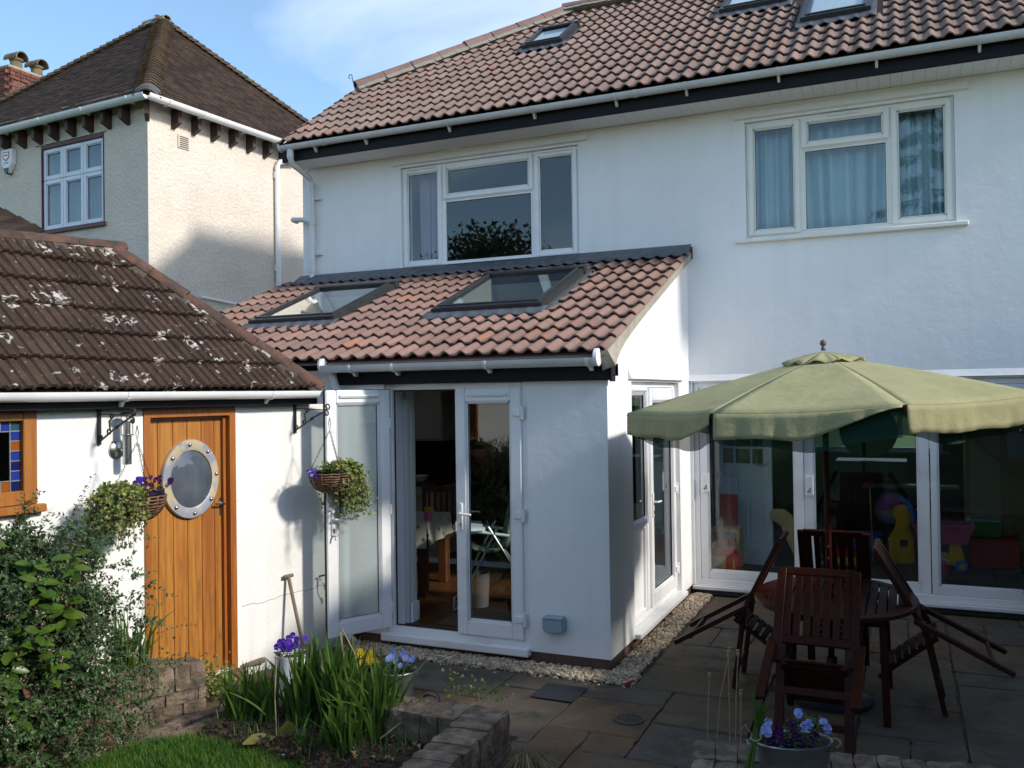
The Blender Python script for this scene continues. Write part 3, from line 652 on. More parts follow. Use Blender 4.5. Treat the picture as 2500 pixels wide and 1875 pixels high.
# roof windows
def roof_window(parent, F, x0, x1, y0, y1, lift, glass, fw=.075, label=None, apron=.16, blind=None):
    """F: x along eaves, y up the slope, z off the roof"""
    mb = MB(); h0, h1 = -.02, lift
    mb.box(x0, x0 + fw, y0, y1, h0, h1, F); mb.box(x1 - fw, x1, y0, y1, h0, h1, F); mb.box(x0 + fw, x1 - fw, y0, y0 + fw * 1.1, h0, h1, F); mb.box(x0 - .008, x1 + .008, y1 - fw * 1.2, y1, h0, h1 + .018, F)
    wv = mb.build('roof_window', RWIN, parent, bevel=.008, seg=2, auto=35)
    if label: wv['label'] = label
    s = MB(); bars(s, x0 + fw * .6, x1 - fw * .6, y0 + fw * .8, y1 - fw * .9, .028, .028, .028, .028, 0, .02, F @ Matrix(((1, 0, 0, 0), (0, 0, 1, 0), (0, 1, 0, h1 - .006), (0, 0, 0, 1)))); s.build('sash', RWIN, wv, bevel=.004)
    p = MB(); p.box(x0 + fw, x1 - fw, y0 + fw * 1.15, y1 - fw * 1.3, h1 - .018, h1 - .012, F); p.build('pane', glass, wv)
    ap = MB()
    def fn(a, c):
        x = x0 - .05 + (x1 - x0 + .10) * a; return (x, y0 + .02 - apron * c, .055 * (1 - c) + (.026 + .018 * max(0, math.sin(x / .15 * 2 * math.pi))) * c + .006)
    ap.grid(fn, 48, 4, F); a_ = ap.build('apron_flashing', LEAD, wv, smooth=True); md = a_.modifiers.new('t', 'SOLIDIFY'); md.thickness = .006
    for s_ in (x0 - .05, x1): MB().box(s_, s_ + .05, y0 - .02, y1 + .06, .0, .034, F).build('side_flashing', LEAD, wv)
    MB().box(x0 - .05, x1 + .05, y1, y1 + .10, .0, .034, F).build('top_flashing', LEAD, wv)
    # lining of the shaft
    ln = MB()
    ln.box(x0 + fw, x0 + fw + .012, y0 + fw, y1 - fw, -.35, h1 - .04, F); ln.box(x1 - fw - .012, x1 - fw, y0 + fw, y1 - fw, -.35, h1 - .04, F); ln.box(x0 + fw + .012, x1 - fw - .012, y1 - fw - .012, y1 - fw, -.35, h1 - .04, F)
    ln.build('shaft_lining', INNER, wv)
    if blind is not None: MB().box(x0 + fw + .013, x1 - fw - .013, y0 + fw * 1.2, y0 + (y1 - y0) * blind, h1 - .034, h1 - .028, F).build('blind', WHITEGLOSS, wv)
    return wv
FR = Matrix(((MU.x, MV.x, 0, MO.x), (0, MV.y, -math.sin(P35), MO.y), (0, MV.z, math.cos(P35), MO.z), (0, 0, 0, 1)))
roof_window(mroof, FR, *W1, .11, GLASS, .065, 'small roof window near the hip', .12, .62)
roof_window(mroof, FR, *W2, .11, GLASS, .08, 'roof window with white blind, cut by the picture edge', .14, .9)
roof_window(mroof, FR, *W3, .11, GLASS, .08, 'roof window with white blind low on the roof', .14, .72)
# upper windows
def upvc_window(parent, F, r, m1, m2, tz, mat, label, y0=.035, sill=True, glass=GLASS):
    x0, x1, z0, z1 = r; fw = .04
    mb = MB(); bars(mb, x0, x1, z0, z1, fw, fw, fw, fw, y0, y0 + .075, F)
    for m in (m1, m2): mb.box(m - .025, m + .025, y0, y0 + .075, z0 + fw, z1 - fw, F)
    mb.box(m1 + .025, m2 - .025, y0, y0 + .075, tz - .025, tz + .025, F)
    wd = mb.build('window', mat, parent, bevel=.006, auto=30); wd['label'] = label
    q = y0 - .018
    sash(wd, F, x0 + fw - .015, m1 - .008, z0 + fw - .015, z1 - fw + .015, q, mat, glass); sash(wd, F, m2 + .008, x1 - fw + .015, z0 + fw - .015, z1 - fw + .015, q, mat, glass)
    sash(wd, F, m1 + .008, m2 - .008, tz - .008, z1 - fw + .015, q, mat, glass); fixed_pane(wd, F, m1 + .025, m2 - .025, z0 + fw, tz - .025, y0 + .004, mat, glass)
    if sill: MB().box(x0 - .10, x1 + .10, -.055, .05, z0 - .045, z0 - .002, F).build('sill', mat, wd, bevel=.008)
    return wd
wl = upvc_window(house, FM, LW, -2.955, -1.765, 4.487, UPVC, 'wide window above the lean-to roof with dark glass', sill=False)
vent_strip(wl, FM, -3.42, -3.05, 4.885, .017); vent_strip(wl, FM, -1.66, -1.30, 4.885, .017)
MB().box(LW[0] - .05, LW[1] + .05, -.03, .05, LW[2] - .035, LW[2] - .002, FM).build('sill', UPVC, wl, bevel=.006)
wr = upvc_window(house, FM, RW, 1.165, 2.0, 4.585, CREAMPVC, 'wide window with drawn grey-blue curtains'); vent_strip(wr, FM, 1.42, 1.72, 4.875, .017)
for (a, b, z) in ((LW[0] - .10, LW[1] + .12, LW[3] + .035), (RW[0] - .10, RW[1] + .12, RW[3] + .035)):
    mb = MB(); mb.add([(a, 0.002, z + .09), (b, .002, z + .09), (b, -.045, z), (a, -.045, z), (a, .002, z - .012), (b, .002, z - .012)], [(0, 3, 2, 1), (3, 4, 5, 2), (0, 4, 3), (1, 2, 5), (0, 1, 5, 4)]); mb.build('drip_moulding', PAINT, house)
curtain('curtain', 'grey-blue curtain filling the narrow pane furthest from the lean-to', FM, 2.0, 2.5, 3.72, 4.88, .20, CURTAIN, .05, 5, 'upper window curtains', 0, 3)
curtain('curtain', 'grey-blue curtain hanging behind the middle panes of the cream-framed window', FM, 1.12, 2.06, 3.72, 4.88, .21, CURTAIN, .06, 7, 'upper window curtains', .1, 4)
curtain('curtain', 'grey-blue curtain behind the narrow pane nearest the lean-to roof end', FM, .66, 1.13, 3.72, 4.88, .20, CURTAIN, .05, 4, 'upper window curtains', 0, 5)
curtain('curtain', 'pinkish curtain drawn aside behind the dark window over the lean-to', FM, -3.36, -3.10, 3.72, 4.88, .20, PINKCURT, .03, 4, 'upper window curtains', .2, 6)
# lead flashing where the lean-to meets the wall
mb = MB(); mb.box(HX0 - .05, .06, -.012, -.002, 3.535, 3.665); mb.build('wall_flashing', LEAD, house, bevel=.003)
# downpipe at the corner
def pipe(name, parent, pts, r, mat, collars=()):
    mb = MB(); mb.tube(pts, r, 14)
    for p, q in collars: mb.tube([p, q], r * 1.18, 14)
    return mb.build(name, mat, parent, auto=40)
dp = pipe('drainpipe', house, [(-4.80, -.485, 5.19), (-4.80, -.485, 5.08), (-4.80, -.45, 5.02), (-4.80, -.10, 4.92), (-4.80, -.06, 4.84), (-4.80, -.06, 3.68), (-4.80, -.10, 3.615)], .036, GUTTER,
          [((-4.80, -.485, 5.17), (-4.80, -.485, 5.09)), ((-4.80, -.06, 4.86), (-4.80, -.06, 4.79)), ((-4.80, -.06, 4.42), (-4.80, -.06, 4.33)), ((-4.80, -.065, 3.72), (-4.80, -.06, 3.80))])
for z in (4.66, 3.95): MB().box(-4.86, -4.68, -.05, 0, z - .012, z + .012).build('pipe_clip', GUTTER, dp)
pipe('waste_pipe', house, [(-4.80, -.07, 4.36), (-4.92, -.08, 4.40), (-5.10, -.06, 4.42), (-5.12, .05, 4.42)], .032, GUTTER)
mb = MB(); mb.box(HX0 + .002, HX1, -.012, .0, 0, .088); mb.build('plinth', M_('dark_grey_plinth', (.035, .035, .036), (.05, .05, .05), 8, .8), house)  # low wall strip in mottled dark grey

# patio doors
FPD = FM
pd = MB(); bars(pd, PD[0], PD[1], PD[2], PD[3], .055, .055, .06, .06, .04, .14, FM); pdo = pd.build('patio_door', UPVC, house, bevel=.006, auto=30); pdo['label'] = 'wide glazed sliding doors onto the patio'
sash(pdo, FM, PD[0] + .058, 1.135, PD[2] + .06, PD[3] - .06, .045, UPVC, GLASS, sw=.085, wb=.09)
sash(pdo, FM, 1.137, 2.29, PD[2] + .06, PD[3] - .06, .075, UPVC, GLASSDIM, sw=.095, wb=.09)
sash(pdo, FM, 2.30, PD[1] - .058, PD[2] + .06, PD[3] - .06, .045, UPVC, GLASSDIM, sw=.06, wb=.09, name='sash')
MB().box(PD[0] - .02, PD[1] + .05, -.05, .16, PD[2] - .04, PD[2] - .002, FM).build('sill', UPVC, pdo, bevel=.006)
for hx in (.145, 1.19):
    z = 1.16; h = MB(); h.box(hx - .028, hx + .028, .025, .047, z - .10, z + .10); h.box(hx + .03, hx + .045, .005, .05, z - .09, z + .11); h.build('handle', UPVC, pdo, bevel=.005)
    k = MB(); k.lathe([(0, 0), (.008, 0), (.008, .005), (0, .005)], 10, T(hx - .008, .024, z - .055) @ RX(R(90))); k.box(hx + .005, hx + .013, .02, .026, z - .06, z - .02); k.build('lock', GASKET, pdo)
mb = MB(); mb.add([(PD[0] - .03, .002, 2.31), (PD[1] + .03, .002, 2.31), (PD[1] + .03, -.03, 2.24), (PD[0] - .03, -.03, 2.24), (PD[0] - .03, .002, 2.232), (PD[1] + .03, .002, 2.232)], [(0, 3, 2, 1), (3, 4, 5, 2), (0, 4, 3), (1, 2, 5), (0, 1, 5, 4)]); mb.build('drip_moulding', PAINT, house)

# ================================================================== KITCHEN EXTENSION
D = 2.8443
ext = thing('kitchen_extension', 'low white lean-to extension with reddish tiles, two roof windows and glazed doors', 'house extension', (0, -D, 0))
FE = frame((0, -D, 0), (1, 0, 0), (0, 1, 0)); FS = frame((0, 0, 0), (0, 1, 0), (-1, 0, 0))
FD = (-1.998, -.6685, .091, 2.2266); SD = (-2.18, -.49, .11, 2.222); ET = .30
mb = MB(); wall(mb, FE, -5.0, 0, .085, 2.36, [FD], ET); mb.build('front_wall', PAINT, ext)
P21 = R(21.3); EV = Vector((0, math.cos(P21), math.sin(P21))); EO = Vector((0, -3.0, 2.43)); EN = Vector((0, -math.sin(P21), math.cos(P21)))
def EP(a, b, h=0): return EO + Vector((1, 0, 0)) * a + EV * b + EN * h
mb = MB(); wall(mb, FS, -D + ET + .0005, -.0005, .085, 2.26, [SD], .28)
zt = lambda y: 2.43 + (y + 3.0) * math.tan(P21) - .035
poly = [(-D, 2.262), (-.001, 2.262), (-.001, zt(0)), (-D, zt(-D))]
mb.add([(0, y, z) for y, z in poly] + [(-.28, y, z) for y, z in poly], [(0, 1, 2, 3), (7, 6, 5, 4), (0, 4, 5, 1), (1, 5, 6, 2), (2, 6, 7, 3), (3, 7, 4, 0)])
mb.add([(0.0005, -D - .0005, .085), (.0005, -D + ET + .0005, .085), (.0005, -D + ET + .0005, 2.262), (.0005, -D - .0005, 2.262)], [(0, 1, 2, 3)])
sw = mb.build('side_wall', PAINT, ext)
# far left end wall of the extension
MB().box(-5.0, -4.8, -D + ET + .001, -.001, .085, 2.36).build('end_wall', PAINT, ext)
mb = MB(); mb.box(-2.45, -.012, -D + .012, -D + .2, -.02, .0845); mb.box(-.2, -.012, -D + .201, -.002, -.02, .0845); mb.build('plinth', PLINTH, ext)
mb = MB(); mb.add([(0.002, SD[0] - .10, 2.33), (.002, SD[1] + .12, 2.33), (.035, SD[1] + .12, 2.245), (.035, SD[0] - .10, 2.245), (.002, SD[0] - .10, 2.236), (.002, SD[1] + .12, 2.236)], [(0, 1, 2, 3), (3, 2, 5, 4), (0, 3, 4), (1, 5, 2), (0, 4, 5, 1)]); mb.build('drip_moulding', PAINT, ext)
# inside
f = MB(); f.box(-4.8, -.28, -D + ET, .29, .06, .115); kf = f.build('oak_floor', WOODFLOOR, None); tag(kf, kind='structure')
MB().box(-1.70, -1.02, -D + .35, -D + .95, .116, .128).build('door_mat', M_('brown_mat', (.11, .075, .05), rough=1), None)
tag(bpy.data.objects['door_mat'], 'brown door mat on the wooden floor inside the open doorway', 'door mat')
MB().box(-2.35, -1.955, -D + ET + .002, -D + ET + .06, .115, 2.3).box(-1.965, -1.945, -D + ET + .06, -D + .42, .115, 2.3).build('inner_wall', INNER, ext)
MB().box(-1.945, -1.925, -D + ET + .002, -D + .435, .116, .29).build('skirting_board', WHITEGLOSS, ext, bevel=.006)

WX1 = (-2.05, -.905, 1.19, 2.55); WX2 = (-4.23, -3.14, 1.15, 2.50)
# sloped ceiling with two openings, walls dim
def sloped(parent, mat, h, x0, x1, y0, y1, holes, name):
    q = MB(); Fq = Matrix(((1, 0, 0, EO.x), (0, EV.y, EN.y, EO.y), (0, EV.z, EN.z, EO.z), (0, 0, 0, 1))) @ Matrix(((1, 0, 0, 0), (0, 0, 1, 0), (0, 1, 0, h), (0, 0, 0, 1)))
    wall(q, Fq, x0, x1, y0, y1, holes, .012); return q.build(name, mat, parent)
hol = [(w_[0] + .05, w_[1] - .05, w_[2] + .05, w_[3] - .05) for w_ in (WX1, WX2)]
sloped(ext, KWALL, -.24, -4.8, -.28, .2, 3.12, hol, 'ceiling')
eroof = sloped(ext, TILER, -.03, -5.2, .04, 0, 3.20, hol, 'roof'); eroof['label'] = 'reddish brown tiled lean-to roof'
ROMANX = tile_mesh('roof_tile', roman_profile(), .30, .355, .014, .030, TILEX)
sk = [(w_[0] - .02 + 5.25, w_[1] + .02 + 5.25, w_[2] - .1, w_[3] + .03) for w_ in (WX1, WX2)]
EXTCOUNT = lay_tiles('roof_tile', ROMANX, eroof, EP(-5.25, 0), (1, 0, 0), EV, 18, 11, .294, .30, .355, [(5.30, 0, -1, 0), (5.25 - 5.04, 1.87, -.06, 0) if False else (0, 0, 1, 0), (0, 3.17, 0, -1)], sk, TILEX, TILER)
FX = Matrix(((1, 0, 0, EO.x), (0, EV.y, EN.y, EO.y), (0, EV.z, EN.z, EO.z), (0, 0, 0, 1)))
roof_window(eroof, FX, *WX1, .10, GLASSDIM, .085, 'dark framed roof window nearer the gable end', .16)
roof_window(eroof, FX, *WX2, .10, GLASSDIM, .085, 'dark framed roof window beside the outhouse hip', .16)
# lead dressed over the top course
mb = MB()
def fnl(a, c):
    x = -5.0 + 5.06 * a; return EP(x, 3.20 - .26 * c, .085 * (1 - c) + (.03 + .02 * max(0, math.sin(x / .147 * 2 * math.pi))) * c + .01)
mb.grid(fnl, 260, 3); o = mb.build('top_flashing', LEAD, eroof, smooth=True); o.modifiers.new('t', 'SOLIDIFY').thickness = .005
# cement verge on the right, curling out at the eaves
mb = MB(); ks = 24
for i in range(ks):
    b0, b1 = 3.13 * i / ks, 3.13 * (i + 1) / ks
    def sec(b):
        drop = -.055 - .05 * math.exp(-b / .35) * 1.0; outw = .055 + .055 * math.exp(-b / .30)
        return [EP(.0, b, .012), EP(.062, b, .018), EP(outw, b, drop), EP(.0, b, drop - .035)]
    s0, s1 = sec(b0), sec(b1)
    mb.add(s0 + s1, [(0, 4, 5, 1), (1, 5, 6, 2), (2, 6, 7, 3)] + ([(0, 1, 2, 3)] if i == 0 else []) + ([(7, 6, 5, 4)] if i == ks - 1 else []))
mb.build('verge_strip', MORTAR, eroof)
# fascia with return cap, gutter
mb = MB(); mb.box(-2.45, .038, -D - .062, -D - .040, 2.225, 2.415); mb.build('fascia', FASCIA, ext, bevel=.003)
mb = MB(); mb.box(-2.45, -.002, -D - .039, -D - .001, 2.229, 2.36); mb.build('soffit', UPVC, ext)
mb = MB(); mb.box(.039, .062, -D - .066, -D + .03, 2.215, 2.42); cap = mb.build('fascia_cap', FASCIA, ext, bevel=.006)
for y, z in ((-D - .04, 2.27), (-D - .0, 2.27), (-D - .04, 2.36), (-D, 2.36)): MB().lathe([(0, .004), (.005, .003), (.007, 0)], 8, T(.062, y, z) @ RY(R(90))).build('nail', FASCIA, cap)
gt2 = MB(); half_pipe(gt2, (-2.50, -3.03, 2.395), (-.005, -3.03, 2.395), .060); gt2 = gt2.build('gutter', GUTTER, ext, auto=40)
MB().lathe([(0, 0), (.062, 0), (.068, .004), (.068, .03), (.06, .034), (0, .034)], 20, T(-.03, -3.03, 2.397) @ RY(R(90))).build('gutter_end', UPVC, gt2, auto=40)
MB().lathe([(0, 0), (.064, 0), (.064, .02), (0, .02)], 20, T(-2.51, -3.03, 2.395) @ RY(R(90))).build('gutter_end', GUTTER, gt2, auto=40)
for gx in (-2.20, -1.78, -.93, -.08): gutter_bracket('gutter_bracket', gt2, (gx, -3.03, 2.395), (1, 0, 0), .060, UPVC, .03)
# french doors
fd = MB(); bars(fd, *FD, .062, .055, .07, .05, .02, .10, FE); fdo = fd.build('door_frame', UPVC, ext, bevel=.006, auto=30); fdo['label'] = 'white frame of the kitchen double doors'
MB().box(FD[0] - .03, FD[1] + .005, -.06, .02, FD[2] - .045, FD[2] + .02, FE).build('sill', UPVC, fdo, bevel=.008)
mb = MB(); bars(mb, FD[0] + .062, -1.316, FD[2] + .07, FD[3] - .05, .012, .0005, .012, .012, .055, .062, FE); mb.build('gasket', GASKET, fdo)
for z in (.5, .95, 1.45, 1.95): MB().lathe([(0, .003), (.005, .003), (.005, 0)], 8, FE @ T(FD[0] + .035, .02, z) @ RX(R(90))).build('screw_cap', GASKET, fdo)
dr = MB(); door = sash(ext, FE, -1.3148, -.722, .161, 2.181, -.005, UPVC, GLASS, sw=.095, wb=.12, wt=.11, name='glazed_door'); door['label'] = 'closed white glazed door leaf'
vent_strip(ext, FE, -1.20, -.84, 2.125, -.005)
lever_handle(ext, FE, -1.268, 1.155, -.005, 1)
for z in (1.98, 1.16, .33): flag_hinge(ext, FE, -.712, z, -.008)
th = 1.0702; hx, hy = -1.9328, -D - .02; fu = Vector((-math.cos(th), -math.sin(th), 0)); fo = Vector((hx, hy, 0)) + fu * .591
FO_ = frame(fo, -fu, (-math.sin(th), math.cos(th), 0))
odoor = sash(ext, FO_, 0, .591, .161, 2.181, 0, UPVC, REFLGLASS, sw=.095, wb=.12, wt=.11, name='glazed_door'); odoor['label'] = 'open white glazed door leaf swung outward'
MB().box(-.006, -.001, .012, .04, .161, 2.181, FO_).build('gasket', GASKET, odoor); MB().box(0, .591, .012, .04, 2.182, 2.187, FO_).build('gasket', GASKET, odoor)
lever_handle(odoor, FO_, .052, 1.13, 0, 1); vent_strip(odoor, FO_, .12, .48, 2.128, 0)
k = MB(); k.box(.049, .056, -.05, -.014, .985, 1.0, FO_); k.lathe([(.006, -.002), (.014, -.002), (.014, .002), (.006, .002)], 12, FO_ @ T(.052, -.045, .975) @ RY(R(90))); k.build('key', CHROME, odoor)
for z in (1.9, 1.16, .33): MB().box(.578, .60, -.006, .012, z - .045, z + .045, FO_).build('hinge', UPVC, odoor, bevel=.003)
# side frame: narrow light over solid panel, glazed door
sf = MB(); bars(sf, *SD, .05, .05, .06, .05, .05, .13, FS); m_ = -1.53; sf.box(m_ - .03, m_ + .03, .05, .13, SD[2] + .06, SD[3] - .05, FS); sf.box(SD[0] + .05, m_ - .03, .05, .13, .93, .985, FS)
sfo = sf.build('side_door_frame', UPVC, ext, bevel=.006, auto=30); sfo['label'] = 'white frame of the side door and its narrow side light'
MB().box(SD[0] - .02, SD[1] + .03, -.06, .05, SD[2] - .035, SD[2] + .012, FS).build('sill', UPVC, sfo, bevel=.008)
sash(sfo, FS, SD[0] + .045, m_ - .025, .955, SD[3] - .045, .03, UPVC, GLASS, sw=.055)
pn = MB(); pn.box(SD[0] + .05, m_ - .03, .085, .10, SD[2] + .06, .93, FS); bars(pn, SD[0] + .05, m_ - .03, SD[2] + .06, .93, .03, .03, .03, .03, .06, .09, FS); pn.build('door_panel', UPVC, sfo, bevel=.008)
sash(sfo, FS, m_ + .03, SD[1] - .05, SD[2] + .065, SD[3] - .055, .03, UPVC, GLASS, sw=.10, wb=.12, wt=.12, name='glazed_door')
lever_handle(sfo, FS, m_ + .075, 1.13, .03, 1); vent_strip(sfo, FS, SD[0] + .09, m_ - .08, 2.15, .032)
for z in (1.95, 1.16, .36): flag_hinge(sfo, FS, SD[1] - .045, z, .03)

# ================================================================== OUTHOUSE
OD = Vector((.1474208, .98907386, 0)); ON = Vector((.98907386, -.1474208, 0)); OP0 = Vector((-2.39378723, -2.84427291, 0))
FO = frame(OP0, OD, -ON)
def OW(t, z, off=0): return OP0 + OD * t + ON * off + Vector((0, 0, z))
outh = thing('outhouse', 'whitewashed outhouse with mossy brown tiled roof and porthole door', 'outbuilding', OW(-2, 0))
ODR = (-1.999, -1.218, .10, 2.068); OWN = (-3.7, -2.735, 1.50, 2.068)
mb = MB(); wall(mb, FO, -5.2, -.03, -.06, 2.068, [ODR, OWN], .22)
for a, b in ((-5.2, -3.72),): pass
mb.build('wall', PAINT2, outh)
MB().box(-5.2, -.03, .2, 2.2, 2.0, 2.07, FO).box(-.25, -.03, .221, 2.2, -.05, 2.0, FO).build('end_wall', PAINT2, outh)
MB().box(-5.2, -.26, 1.0, 1.05, 0, 2.0, FO).box(-5.2, -.26, .225, 1.0, -.02, .0, FO).build('inner_wall', DARKROOM, outh)
mb = MB(); mb.box(-5.2, -.44, -.10, .0, 2.0685, 2.16, FO); mb.build('fascia', FASCIA, outh, bevel=.004)
E0 = OW(-.43, 2.185, .15); OVv = (-ON + Vector((0, 0, 1))).normalized(); OBn = OVv
A_T, A_B = -1.13, 1.15
apex = E0 + OD * A_T - ON * A_B + Vector((0, 0, 1.14)); SL = (apex - E0 - OD * A_T).length; OVv = (apex - E0 - OD * A_T).normalized()
ONR = OD.cross(OVv)
def OR(t, s, h=0): return E0 + OD * t + OVv * s + ONR * h
mb = MB(); lf = -5.0
mb.add([OR(0, 0, -.025), OR(lf, 0, -.025), OR(lf, SL, -.025), OR(A_T, SL, -.025)], [(3, 2, 1, 0)])
bk = lambda p: p - ON * (2 * (ON.dot(p - apex)) * -1) if False else p - ON * 2 * ON.dot(p - apex)
mb.add([OR(0, 0, -.025), OR(A_T, SL, -.025), bk(OR(0, 0, -.025))], [(0, 2, 1)])
mb.add([bk(OR(0, 0, -.025)), bk(OR(lf, 0, -.025)), OR(lf, SL, -.025), OR(A_T, SL, -.025)], [(0, 1, 2, 3)])
oroof = mb.build('roof', TILEB, outh); oroof['label'] = 'dark brown ribbed tile roof blotched with pale lichen'
def rib_profile():
    p = [(0, .0)]
    for k in range(4):
        o = k / 4
        p += [(o + .02, .0), (o + .05, .014), (o + .17, .016), (o + .20, .0)]
    p.append((1, 0)); return p
RIB = tile_mesh('roof_tile', rib_profile(), .30, .33, .024, .038, TILEB)
lay_tiles('roof_tile', RIB, oroof, OR(-4.2, 0), OD, OVv, 14, 6, .30, SL / 6, .33, [(4.2, 0, -SL, A_T), (0, SL - .03, 0, -1)] if True else [], [], TILEB, TILEB, jit=.004)
OLDMORT = M_('old_mortar', (.075, .06, .045), (.34, .30, .24), 2.6, .95, [(30, .5, .01)], lo=.55, hi=.60)
halfround_run('hip_tile', oroof, OR(-.02, .0, .004), OR(A_T - .02, SL - .05, .008), .084, .33, TERRA, up=(ONR + OD * .6 + Vector((0, 0, .3))).normalized(), mw=.098, seed=4, mort=OLDMORT)
halfround_run('ridge_tile', oroof, apex + OD * .08 + Vector((0, 0, -.012)), apex - OD * 3.2 + Vector((0, 0, -.15)), .088, .42, TERRA, mw=.11, seed=5, mort=OLDMORT)
MB().box(-.22, .22, -.12, .12, -.04, .03, frame(apex + OD * .15 - ON * .18 + Vector((0, 0, -.12)), OD, -ON)).build('ridge_block', BLOCK, oroof, bevel=.01)
gt3 = MB(); half_pipe(gt3, OW(-5.1, 2.178, .155), OW(-.42, 2.178, .155), .056); gt3 = gt3.build('gutter', UPVC, outh, auto=40)
for t_ in (-2.235, -1.005): gutter_bracket('gutter_bracket', gt3, OW(t_, 2.178, .155), OD, .056, UPVC, .035)
MB().lathe([(0, 0), (.06, 0), (.06, .03), (0, .03)], 16, T(*OW(-.425, 2.178, .155)) @ Matrix(((OD.x, 0, ON.x, 0), (OD.y, 0, ON.y, 0), (0, 1, 0, 0), (0, 0, 0, 1))).to_3x3().to_4x4() @ RX(R(0))).build('gutter_end', UPVC, gt3) if False else None
# plank door with porthole
x0, x1, z0, z1 = ODR; fw = .062
mb = MB(); bars(mb, x0, x1, z0 - .02, z1, fw * .8, fw * .9, .0001, fw * 1.1, -.012, .10, FO); ofr = mb.build('door_frame', FRAMEWOOD, outh, bevel=.005)
mb = MB(); bars(mb, x0 + fw * .8, x1 - fw * .9, z0, z1 - fw * 1.1, .022, .028, .0001, .02, .03, .055, FO); mb.build('door_stop', FRAMEWOOD, outh, bevel=.003)
dx0, dx1 = x0 + fw * .8 + .004, x1 - fw * .9 - .004
pdoor = MB().box(dx0, dx1, .075, .09, z0 - .005, z1 - fw * 1.1 - .004, FO).build('plank_door', DOORWOOD, outh); pdoor['label'] = 'orange varnished plank door with round porthole'
pc = (-1.585, 1.545); ws = [.10, .125, .12, .125, .115, .085]; tot = sum(ws); xx = dx0; PR_IN = .19
for w_ in ws:
    wd = w_ / tot * (dx1 - dx0); me = MB().box(xx + .0015, xx + wd - .0015, .058, .075, z0 - .005, z1 - fw * 1.1 - .004, FO).mesh('plank', DOORWOOD, bevel=.004); link('plank', me, pdoor); xx += wd
Fp = FO @ T(pc[0], .058, pc[1]) @ RX(R(90))
prr = MB(); prr.lathe([(.212, .0), (.212, .030), (.222, .034), (.285, .030), (.292, .022), (.292, 0)], 56, Fp @ Matrix.Diagonal((.84, .985, 1, 1))); prg = prr.build('porthole_ring', PORTRING, pdoor, auto=40)
g_ = MB(); g_.lathe([(.222, .016), (.20, .026), (.15, .038), (.10, .044), (.05, .049), (0, .051)], 40, Fp @ Matrix.Diagonal((.84, .985, 1, 1))); g_.build('porthole_glass', PORTGLASS, pdoor, smooth=True)
for k in range(8):
    a = R(95 + 45 * k); px, pz = pc[0] + .254 * .84 * math.cos(a), pc[1] + .254 * .985 * math.sin(a)
    MB().sphere((0, 0, 0), (.015, .015, .012), 10, 6, FO @ T(px, .022, pz) @ RX(R(90))).build('bolt', CHROME, pdoor, smooth=True)
mb = MB(); hx_, hz = dx1 - .028, 1.335; mb.box(hx_ - .017, hx_ + .017, .052, .058, hz - .085, hz + .045, FO); mb.tube([(hx_, .055, hz), (hx_, .015, hz), (hx_ - .01, .012, hz), (hx_ - .08, .014, hz + .006)], .008, 8, M=FO); mb.build('handle', CHROME, pdoor, auto=40)
MB().box(x1 + .0, x1 + .035, -.006, .0, 1.35, z1, FO).build('cable_strip', UPVC, outh)
# leaded window at the far left
x0, x1, z0, z1 = OWN; mb = MB(); bars(mb, x0, x1, z0, z1, .075, .085, .085, .06, -.01, .08, FO); own = mb.build('window', FRAMEWOOD, outh, bevel=.005); own['label'] = 'wooden window with coloured leaded border'
MB().box(x0 - .03, x1 + .03, -.06, .0, z0 - .05, z0 - .001, FO).build('sill', FRAMEWOOD, own, bevel=.006)
gx0, gx1, gz0, gz1 = x0 + .075, x1 - .085, z0 + .085, z1 - .06; cw = .062
GB = [M_('blue_glass', (.02, .035, .22), rough=.15), M_('amber_glass', (.25, .075, .01), rough=.15), M_('deep_blue_glass', (.01, .014, .08), rough=.15), M_('green_blue_glass', (.02, .08, .10), rough=.15)]
MB().box(gx0 + cw, gx1 - cw, .03, .035, gz0 + cw, gz1 - cw, FO).build('pane', GLASSDIM, own)
ld = MB(); nz = 7; seq = [2, 0, 2, 0, 1, 0, 3, 0]
for k in range(nz):
    za, zb = gz0 + (gz1 - gz0) * k / nz, gz0 + (gz1 - gz0) * (k + 1) / nz
    MB().box(gx1 - cw + .003, gx1 - .002, .03, .035, za + .003, zb - .003, FO).build('coloured_pane', GB[seq[k]], own); ld.box(gx1 - cw, gx1, .026, .039, zb - .003, zb + .003, FO)
nx = 13
for k in range(nx):
    xa, xb = gx0 + (gx1 - cw - gx0) * k / nx, gx0 + (gx1 - cw - gx0) * (k + 1) / nx
    for za, zb, o in ((gz1 - cw + .003, gz1 - .002, 0), (gz0 + .002, gz0 + cw - .003, 1)):
        MB().box(xa + .003, xb - .003, .03, .035, za, zb, FO).build('coloured_pane', GB[(k * 3 + o) % 4], own)
    ld.box(xb - .003, xb + .003, .026, .039, gz1 - cw, gz1, FO); ld.box(xb - .003, xb + .003, .026, .039, gz0, gz0 + cw, FO)
ld.box(gx1 - cw - .003, gx1 - cw + .003, .025, .04, gz0, gz1, FO); ld.box(gx0, gx1, .025, .04, gz1 - cw - .003, gz1 - cw + .003, FO); ld.box(gx0, gx1, .025, .04, gz0 + cw - .003, gz0 + cw + .003, FO)
ld.build('lead_strip', GALV, own)
# white drainpipe where outhouse and extension meet
pp = pipe('corner_drainpipe', None, [(-2.47, -2.93, 2.33), (-2.44, -2.92, 2.2), (-2.34, -2.93, 2.06), (-2.34, -2.93, .12), (-2.30, -2.96, .06), (-2.22, -3.0, .03)], .034, UPVC, [((-2.34, -2.93, .22), (-2.34, -2.93, .12))]); tag(pp, 'white drainpipe in the corner behind the open glazed door', 'drainpipe')

